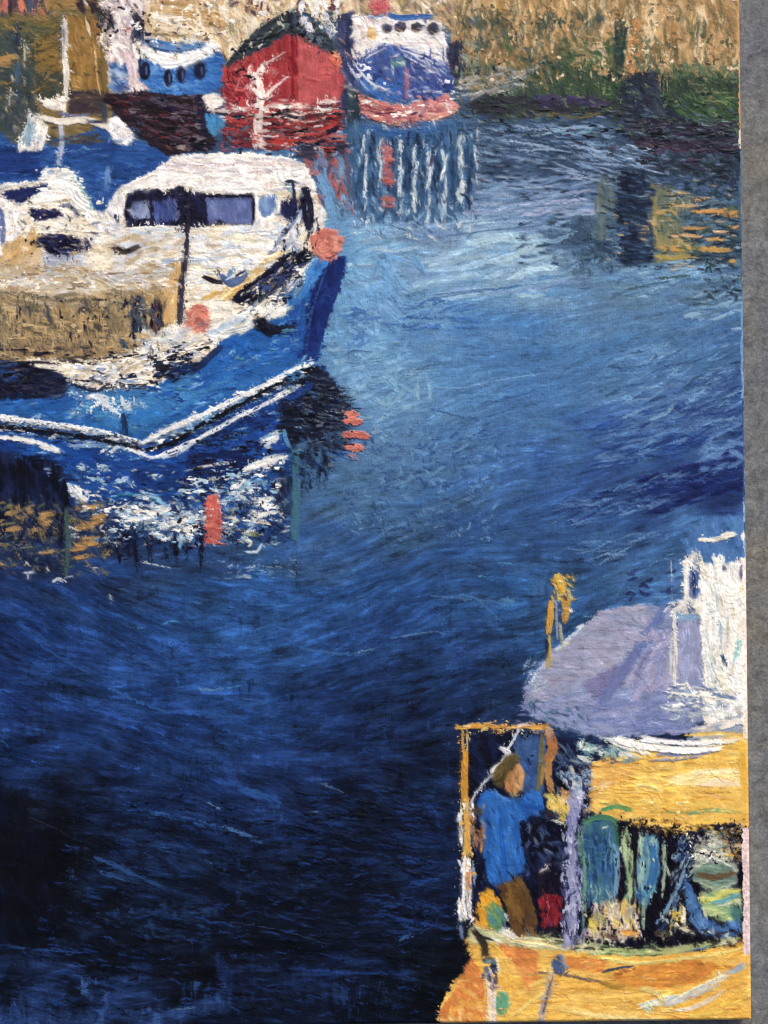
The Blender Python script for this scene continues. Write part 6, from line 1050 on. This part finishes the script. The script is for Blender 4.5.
use(tb); chips([(-60, 358), (60, 364), (68, 394), (-60, 396)], BKS+[(44, 74, 130), (90, 80, 84)], 80, 7, 2.2, 4, 20)
use(sup); chips([(20, 226), (100, 232), (100, 262), (20, 256)], BKS+[(206, 214, 226), (180, 150, 110)], 46, 4, 1.8, 10, 40); chips([(100, 190), (126, 186), (126, 226), (98, 226)], [(40, 50, 90), (196, 200, 214)], 20, 4, 1.5, 80, 30)
chips([(270, 226), (312, 200), (318, 246), (286, 270)], BKS+[(130, 150, 186)], 50, 5, 2, 110, 30); chips([(196, 240), (280, 236), (270, 268), (196, 276)], [(216, 226, 236), (236, 234, 226), (200, 212, 226)], 40, 12, 3, -6, 14)
chips([(100, 262), (186, 262), (182, 286), (20, 292), (20, 270)], [(176, 150, 112), (150, 130, 104), (236, 228, 212), (206, 200, 196)], 110, 10, 2.6, 2, 14)
chips(rc(0, 198, 110, 232), WTS+[(60, 60, 90), (196, 170, 130)], 70, 6, 2, -8, 40)
use(gear)
s_([(222, 276), (230, 283), (238, 281), (247, 275)], 7, (66, 92, 144), .95, .9, rough=.3); s_([(231, 270), (229, 278)], 5, (110, 140, 186), .9, 1.); s_([(204, 277), (213, 281), (222, 283)], 5, (22, 20, 34), .9); s_([(236, 276), (243, 272)], 3, (24, 34, 70), .9); s_([(226, 280), (234, 276)], 2, (200, 214, 230), .9, 1.)
s_([(286, 182), (292, 182), (294, 190)], 3.4, (28, 36, 66), .9); s_([(294, 188), (295, 204)], 3, (24, 28, 56), .9); s_([(303, 188), (310, 204), (311, 228)], 6, (20, 22, 44), .85)
use(rf); chips([(42, 168), (76, 172), (88, 200), (60, 198), (30, 204)], WTS, 26, 10, 4, -14, 30)
use(wh); chips([(130, 190), (170, 160), (300, 158), (314, 186), (280, 190), (150, 190)], WTS+[(232, 214, 206)], 60, 22, 3, -3, 8)
part_rail = [k for k, v in enumerate(PARTS) if v[0] == 'rail' and v[1] == tr][0]; use(part_rail)
chips([(70, 368), (150, 346), (216, 340), (206, 358), (150, 386), (80, 388)], WTS+BKS+[(150, 166, 190)], 130, 7, 3, -20, 34); chips([(150, 352), (192, 350), (196, 372), (154, 384)], BKS, 34, 8, 4, -25, 34)
use(gw); chips([(236, 304), (300, 262), (316, 252), (300, 290), (250, 318)], WTS+BKS+[(50, 80, 140)], 80, 6, 2.2, -40, 34)
use(tr); chips([(70, 392), (120, 392), (130, 412), (72, 414)], WTS+[(100, 160, 206)], 34, 5, 2.4, 20, 50); chips([(70, 396), (250, 352), (306, 300), (306, 350), (150, 428), (60, 414)], [(60, 122, 186), (28, 70, 140), (70, 120, 150)], 60, 12, 2, -14, 26)
s_([(312, 276), (300, 300), (296, 340)], 3, (60, 110, 176), .5, .5); s_([(326, 270), (312, 310), (306, 350)], 3, (48, 84, 150), .5, .5)
use(st)
for p, w, c in [([(-125, 420), (0, 426), (60, 433), (110, 441), (140, 448)], 4.6, (12, 14, 26)), ([(148, 449), (175, 441), (200, 426), (240, 405), (284, 381), (314, 368)], 4.6, (12, 14, 26)), ([(0, 416), (60, 425), (100, 431), (140, 441)], 4, WTS[1]), ([(150, 438), (192, 419), (240, 397), (300, 367)], 4, WTS[1]), ([(0, 438), (30, 441), (60, 451)], 4, WTS[1]), ([(156, 457), (200, 438), (240, 417), (290, 392)], 3.6, WTS[1])]: s_(p, w, c, .72, .9, taper=.1, rough=.5)
chips([(150, 434), (310, 362), (314, 370), (154, 450)], [(120, 170, 206), (70, 130, 186)]+WTS, 70, 7, 1.8, -27, 16)
use(rs); chips([(284, 388), (340, 384), (354, 430), (330, 468), (296, 470)], BKS+[(40, 60, 90), (90, 104, 116)], 120, 7, 1.8, 12, 20); chips([(338, 390), (360, 420), (356, 452), (342, 460)], BKS, 30, 6, 2, 4, 14)
chips([(190, 445), (290, 420), (270, 455), (190, 485)], BKS+[(30, 74, 150), (20, 50, 110)], 70, 8, 3, -14, 24)
use(wl); chips([(190, 476), (284, 452), (278, 520), (200, 540), (120, 540), (80, 500), (70, 480), (100, 500), (160, 505)], WTS+[(150, 194, 216), (190, 214, 226)], 120, 9, 3.4, -6, 26); chips([(100, 510), (280, 480), (270, 545), (110, 560)], BKS, 70, 7, 2.6, 70, 40)
s_([(212, 498), (214, 520), (213, 541)], 14, (200, 96, 82), .8, .9, taper=.1, rough=.4); chips(rc(204, 500, 222, 545), [(222, 126, 104), (170, 74, 70)], 16, 8, 2.4, 4, 14)
for x0, x1, y in [(346, 358, 414), (345, 362, 421), (344, 368, 435), (346, 364, 448)]: s_([(x0, y), (x1, y+1)], 7, [(222, 130, 110), (206, 112, 98)][int(y) % 2], .85, 1.1, rough=.5)
# behind: the moored boats and the bank
use(pb); chips(rc(100, 0, 150, 60), WTS+BKS+[(206, 190, 200)], 80, 6, 2.4, 60, 60); chips(rc(150, 0, 228, 44), WTS+[(120, 96, 70), (206, 170, 120)], 70, 9, 2.4, 4, 40); chips(rc(228, 0, 340, 20), WTS+[(80, 40, 56), (190, 160, 120)], 60, 5, 2.2, 60, 60)
use(dark); chips([(110, 94), (200, 96), (210, 148), (160, 150)], BKS+[(110, 98, 112), (80, 60, 76), (90, 36, 44)], 120, 12, 1.8, 14, 18)
use(cov_); chips([(226, 60), (286, 12), (348, 56), (338, 60), (290, 30), (240, 56)], BKS+[(90, 104, 110), (200, 196, 180)], 80, 7, 1.8, -30, 50)
use(band); chips(rc(224, 112, 346, 150), BKS+[(210, 190, 186)]+[(180, 56, 56), (190, 60, 58), (110, 30, 40)], 150, 9, 2, 0, 14)
use(red); chips(rc(224, 66, 252, 104), [(90, 24, 36), (200, 90, 92), (20, 20, 30)], 40, 6, 1.8, 50, 50)
use(bb); chips([(352, 54), (400, 44), (452, 62), (454, 96), (400, 104), (358, 90)], [(226, 228, 234), (40, 56, 110), (120, 130, 176)], 90, 8, 1.5, 36, 40)
use(bt); chips([(358, 96), (402, 108), (458, 96), (456, 112), (402, 126), (362, 116)], WTS+[(150, 70, 84), (232, 170, 156), (96, 50, 70)], 70, 7, 2, 6, 26)
use(wall); chips(rc(456, 0, 742, 84), [(230, 208, 170), (116, 96, 64), (132, 104, 70), (92, 92, 66), (76, 84, 64)], 260, 6, 2.6, 80, 50); use(weed); chips([(460, 60), (600, 60), (742, 80), (742, 130), (600, 108), (460, 96)], [(30, 44, 44), (84, 112, 80), (50, 78, 56), (120, 116, 80)], 170, 6, 2, 60, 60)
use(foot); chips([(480, 96), (620, 100), (742, 134), (742, 176), (640, 160), (480, 118)], [(24, 28, 40), (60, 76, 90), (70, 60, 84), (20, 26, 32)], 190, 9, 2, 3, 18)
# yellow boat
use(cb); chips([(690, 566), (742, 562), (742, 712), (706, 700), (702, 620)], WTS, 50, 20, 5, 84, 16); chips([(668, 690), (742, 690), (740, 712), (668, 710)], WTS+[(120, 140, 176)], 24, 9, 2.4, 10, 30)
use(rb); chips(rc(590, 756, 742, 812), [(246, 204, 110), (232, 172, 66), (250, 220, 150)], 8, 26, 5, 0, 7); use(nt); chips([(590, 816), (640, 822), (742, 824), (742, 838), (690, 840), (640, 832)], BKS, 90, 4, 2.6, 10, 50)
chips([(584, 900), (742, 930), (742, 944), (590, 946)], BKS+[(206, 210, 180)], 60, 5, 2.4, 10, 50); chips(rc(690, 834, 720, 862), WTS+BKS, 40, 4, 2, 30, 60); chips(rc(612, 836, 690, 930), BKS+[(180, 200, 170)], 60, 6, 1.8, 84, 20)
use(hb); chips([(500, 950), (744, 956), (748, 1016), (500, 1016)], [(246, 206, 120), (232, 166, 70), (222, 150, 70)], 10, 22, 4, -8, 16)
use(dk); chips([(470, 735), (592, 745), (588, 930), (470, 930)], BKS+[(50, 70, 120)], 50, 7, 2, 70, 40, True)
use(po); chips([(566, 780), (586, 782), (580, 940), (562, 940)], [(170, 174, 206), (140, 146, 190), (40, 44, 80), (190, 194, 214)], 50, 10, 3, 88, 12)
use(gn); chips(rc(458, 800, 472, 925), WTS+[(232, 170, 70)], 40, 8, 2.6, 86, 14); chips(rc(460, 724, 548, 731), [(244, 206, 130), (220, 160, 70)], 20, 7, 2, 0, 20)
# bristle marks: fine streaks that follow every stroke, in colour and relief
AX = gb(AX, 1); AY = gb(AY, 1); n_ = np.hypot(AX, AY)+1e-4; AX /= n_; AY /= n_
B1_ = lic(white(51, .6), AX, AY, 6, 5); B2_ = lic(white(52, 2), AX, AY, 14, 7)
rough_ = np.clip(1.25-Z*1.1, .35, 1)                 # thin paint shows more of the weave, thick paint is buttery
C = C*(1+(.09*(B1_-.5)+.07*(B2_-.5))*(.3+.8*rough_))[..., None]
Z = Z+.05*(B1_-.5)+.07*(B2_-.5)*np.clip(Z*1.6, .3, 1)
# knife ridges: each pass of the knife ends in a sharp lip of thick paint
F_ = lic(gb(field(30, 24, 3, 70, .42), 1)-.5, AX, AY, 16, 6)+.05*(N5-.5)
saw_ = (F_*5.) % 1.; saw_ = np.where(saw_ > .86, (1-saw_)/.14, saw_/.86)**1.6
thick_ = np.clip((Z-.30)*2.2, 0, 1)
Z = Z+saw_*(.04+.42*thick_)*np.clip((field(38, 30, 2, 71)-.35)*3, .12, 1)
for c_, F1, sg in ((1.3, B2_, 1), (.66, B2_, -1)):
    q_ = (F1 if sg > 0 else 1-F1)*.6+.25*(B1_ if sg > 0 else 1-B1_)+.15*(N5 if sg > 0 else 1-N5)
    m_ = np.clip((q_-.86)*12, 0, 1)*.55
    C = C*(1-m_[..., None])+np.clip(C*c_+(.025 if sg > 0 else 0), 0, 1)*m_[..., None]
C = np.where(C > .86, .86+(C-.86)*.8, C)
# ---- the rim of the canvas: bare white primer where the paint stops, brushed over elsewhere
rim = part('primed_edge', None, 'bare pinkish white primed edge down the right side of the canvas')
ex = ii/S-UX                                    # distance from the right edge, negative inwards
wobx = (N20-.5)*2.2+(N5-.5)*1.6+(ND-.5)*1.
def band(y0, y1, c, x_in, al=1., h=.1):
    m = (PY > y0+(N5-.5)*5) & (PY < y1+(N5-.5)*5) & (ex > x_in+wobx)
    C[m] = C[m]*(1-al)+col(c)*al*(1+.08*(N1[m]-.5))[:, None]; Z[m] = Z[m]*.4+h; O[m] = rim
band(0, 130, (196, 150, 98), -2.2); band(130, 146, (214, 204, 190), -3.2); band(146, 300, (70, 100, 130), -2.4); band(60, 75, (210, 176, 120), -3)
band(300, 400, (110, 150, 200), -2.6); band(400, 500, (54, 84, 140), -2.2); band(500, 555, (140, 176, 206), -3)
band(555, 720, (232, 218, 206), -3.6); band(828, 956, (222, 200, 198), -7.5); band(720, 740, (232, 214, 190), -5)
part('paint_edge_marks', None, 'small marks of dark paint wrapping over the rim') if False else None
use(rim)
for y0, y1, c, w in [(160, 168, (20, 40, 50), 2), (395, 410, (30, 50, 90), 1.6), (430, 445, (190, 206, 220), 1.2), (455, 505, (30, 44, 100), 2), (522, 534, (26, 40, 90), 2.4), (245, 262, (60, 90, 120), 1.6), (470, 490, (200, 206, 214), 1.)]: s_([(743.5+y0*.0085-2.5, y0), (743.5+y1*.0085-2.5, y1)], w, c, .8, .4)
for y in range(150, 520, 9): s_([(739.5+y*.0117, y+RNG.uniform(0, 4)), (739.5+y*.0117, y+RNG.uniform(5, 10))], 1.2, [(170, 190, 206), (60, 90, 130), (120, 156, 196)][RNG.integers(3)], .6, .4)
# canvas weave shows faintly through all the thin paint
thin = np.clip(1-Z*2.2, .15, 1)
C *= (1+.10*(WEAVE-.5)*thin)[..., None]
C *= (1+.07*(N1-.5)*thin+.05*(N5-.5))[..., None]
g_ = np.random.default_rng(5).normal(0, 1, (GH, GW)).astype(np.float32); C *= (1+.03*gb(g_, .6))[..., None]
G_ = C.mean(-1, keepdims=True); C = C*.96+G_*.04; W__ = np.clip((G_-.72)/.2, 0, 1); C = C*(1+.07*W__*np.array([.97, 1., 1.03]))
# keep near-blacks deep
L_ = C.mean(-1, keepdims=True); C *= .62+.38*np.clip(L_/.16, 0, 1)
np.clip(C, 0.004, 1, out=C)
# ---------------------------------------------------------------- from relief to meshes
RR = 4.2                                      # rounded rim of the stretched canvas, in units
dist = np.minimum(np.minimum(ii/S, UX-ii/S), np.minimum(jj/S, UY-jj/S))
dd = np.clip(RR-dist, 0, RR)
drop = RR-np.sqrt(np.maximum(RR*RR-dd*dd, 0))
HZ = (Z*.95+ .09*(WEAVE-.5)*np.clip(1-Z*1.5, .1, 1) + .05*(N1-.5)*np.clip(1-Z, .2, 1))*np.clip(dist/3., 0, 1) - drop*.9
VX = ((ii/S-UX/2)*U).astype(np.float32); VY = ((UY/2-jj/S)*U).astype(np.float32); VZ = (THICK+HZ*U).astype(np.float32)
# where the middle of the canvas stands in the picture
mu, mv = -UX/2, -UY/2
mx, my = mu*CS+mv*SN+CX, -mu*SN+mv*CS+CY
def oil():
    m, t, b = nodes('oil_paint'); N, L = t.nodes.new, t.links.new
    at = N('ShaderNodeAttribute'); at.attribute_name = 'paint'; at.attribute_type = 'GEOMETRY'
    tc = N('ShaderNodeTexCoord'); n = N('ShaderNodeTexNoise'); n.inputs['Scale'].default_value = 60; n.inputs['Detail'].default_value = 4; L(tc.outputs['Object'], n.inputs['Vector'])
    r = N('ShaderNodeMapRange'); r.inputs[1].default_value = .3; r.inputs[2].default_value = .7; r.inputs[3].default_value = .42; r.inputs[4].default_value = .68; L(n.outputs[0], r.inputs[0]); L(r.outputs[0], b.inputs['Roughness'])
    b.inputs['Specular IOR Level'].default_value = .09
    n2 = N('ShaderNodeTexNoise'); n2.inputs['Scale'].default_value = 900; n2.inputs['Detail'].default_value = 3; L(tc.outputs['Object'], n2.inputs['Vector'])
    bm = N('ShaderNodeBump'); bm.inputs['Strength'].default_value = .25; bm.inputs['Distance'].default_value = .0004; L(n2.outputs[0], bm.inputs['Height']); L(bm.outputs[0], b.inputs['Normal'])
    L(at.outputs['Color'], b.inputs['Base Color']); return m
def primed():
    m, t, b = nodes('primed_canvas'); N, L = t.nodes.new, t.links.new
    tc = N('ShaderNodeTexCoord'); n = N('ShaderNodeTexNoise'); n.inputs['Scale'].default_value = 14; n.inputs['Detail'].default_value = 5; n.inputs['Distortion'].default_value = .6; L(tc.outputs['Object'], n.inputs['Vector'])
    r = N('ShaderNodeValToRGB'); L(n.outputs[0], r.inputs[0]); e = r.color_ramp.elements
    e[0].position = .44; e[0].color = (.08, .13, .26, 1); e[1].position = .5; e[1].color = (.72, .66, .6, 1)
    L(r.outputs[0], b.inputs['Base Color']); b.inputs['Roughness'].default_value = .85
    wv = N('ShaderNodeTexWave'); wv.inputs['Scale'].default_value = 420; L(tc.outputs['Object'], wv.inputs['Vector'])
    bm = N('ShaderNodeBump'); bm.inputs['Strength'].default_value = .3; bm.inputs['Distance'].default_value = .0003; L(wv.outputs[0], bm.inputs['Height']); L(bm.outputs[0], b.inputs['Normal']); return m
OIL = oil()
root = bpy.data.objects.new('painting', None); scene.collection.objects.link(root)
root.location = ((mx-384)*U, (512-my)*U, 0); root.rotation_euler = (0, 0, TH)
root['label'] = 'thickly painted oil canvas of fishing boats in a blue harbour, lying on concrete'; root['category'] = 'painting'
# the stretched canvas itself: a deep frame, cloth folded round it
def body():
    import bmesh
    bm = bmesh.new(); hx, hy = UX/2*U, UY/2*U; top = THICK-RR*U*.9; bot = .0012
    for x0, x1, y0, y1, z1 in [(-hx, hx, -hy, hy, top)]:
        v = [bm.verts.new(p) for p in [(-hx, -hy, bot), (hx, -hy, bot), (hx, hy, bot), (-hx, hy, bot), (-hx, -hy, top), (hx, -hy, top), (hx, hy, top), (-hx, hy, top)]]
        for f in [(0, 3, 2, 1), (4, 5, 6, 7), (0, 1, 5, 4), (1, 2, 6, 5), (2, 3, 7, 6), (3, 0, 4, 7)]: bm.faces.new([v[k] for k in f])
    es = [e for e in bm.edges if abs(e.verts[0].co.z-e.verts[1].co.z) > .001 or (e.verts[0].co.z < .002 and e.verts[1].co.z < .002)]
    bmesh.ops.bevel(bm, geom=es, offset=.0012, segments=3, affect='EDGES', profile=.5)
    me = bpy.data.meshes.new('stretched_canvas'); bm.to_mesh(me); bm.free(); me.materials.append(primed())
    o = bpy.data.objects.new('stretched_canvas', me); scene.collection.objects.link(o); o.parent = root; o['label'] = 'primed cloth folded round the sides of the frame'
    o.location.z = 0
body()
srgb = np.clip(C*255+.5, 0, 255).astype(np.uint8)
rgba = np.full((GH*GW, 4), 255, np.uint8); rgba[:, :3] = srgb.reshape(-1, 3)
co = np.stack([VX.ravel(), VY.ravel(), VZ.ravel()], 1)
fo = O[:-1, :-1].ravel()
base = (np.arange(GH-1)[:, None]*GW+np.arange(GW-1)[None, :]).ravel()
order = np.argsort(fo, kind='stable'); sf = fo[order]
lo = np.searchsorted(sf, np.arange(len(PARTS))); hi = np.searchsorted(sf, np.arange(len(PARTS)), side='right')
remap = np.zeros(GH*GW, np.int32); objs = {}
for k, (name, par, label) in enumerate(PARTS):
    q = base[order[lo[k]:hi[k]]]
    if len(q) < 6:
        print('EMPTY PART', name, label); continue
    quads = np.stack([q, q+GW, q+GW+1, q+1], 1)
    vid = np.unique(quads); remap[vid] = np.arange(len(vid)); quads = remap[quads]
    me = bpy.data.meshes.new(name); nf = len(q)
    me.vertices.add(len(vid)); me.vertices.foreach_set('co', co[vid].ravel())
    me.loops.add(nf*4); me.loops.foreach_set('vertex_index', quads.ravel().astype(np.int32))
    me.polygons.add(nf); me.polygons.foreach_set('loop_start', np.arange(0, nf*4, 4, dtype=np.int32))
    a = me.color_attributes.new('paint', 'BYTE_COLOR', 'POINT'); a.data.foreach_set('color_srgb', (rgba[vid].astype(np.float32)/255).ravel())
    me.update(calc_edges=True); me.shade_smooth(); me.materials.append(OIL)
    o = bpy.data.objects.new(name, me); scene.collection.objects.link(o); objs[k] = o
    o.parent = root if par is None else objs.get(par, root)
    if label: o['label'] = label
print('parts', len(objs))
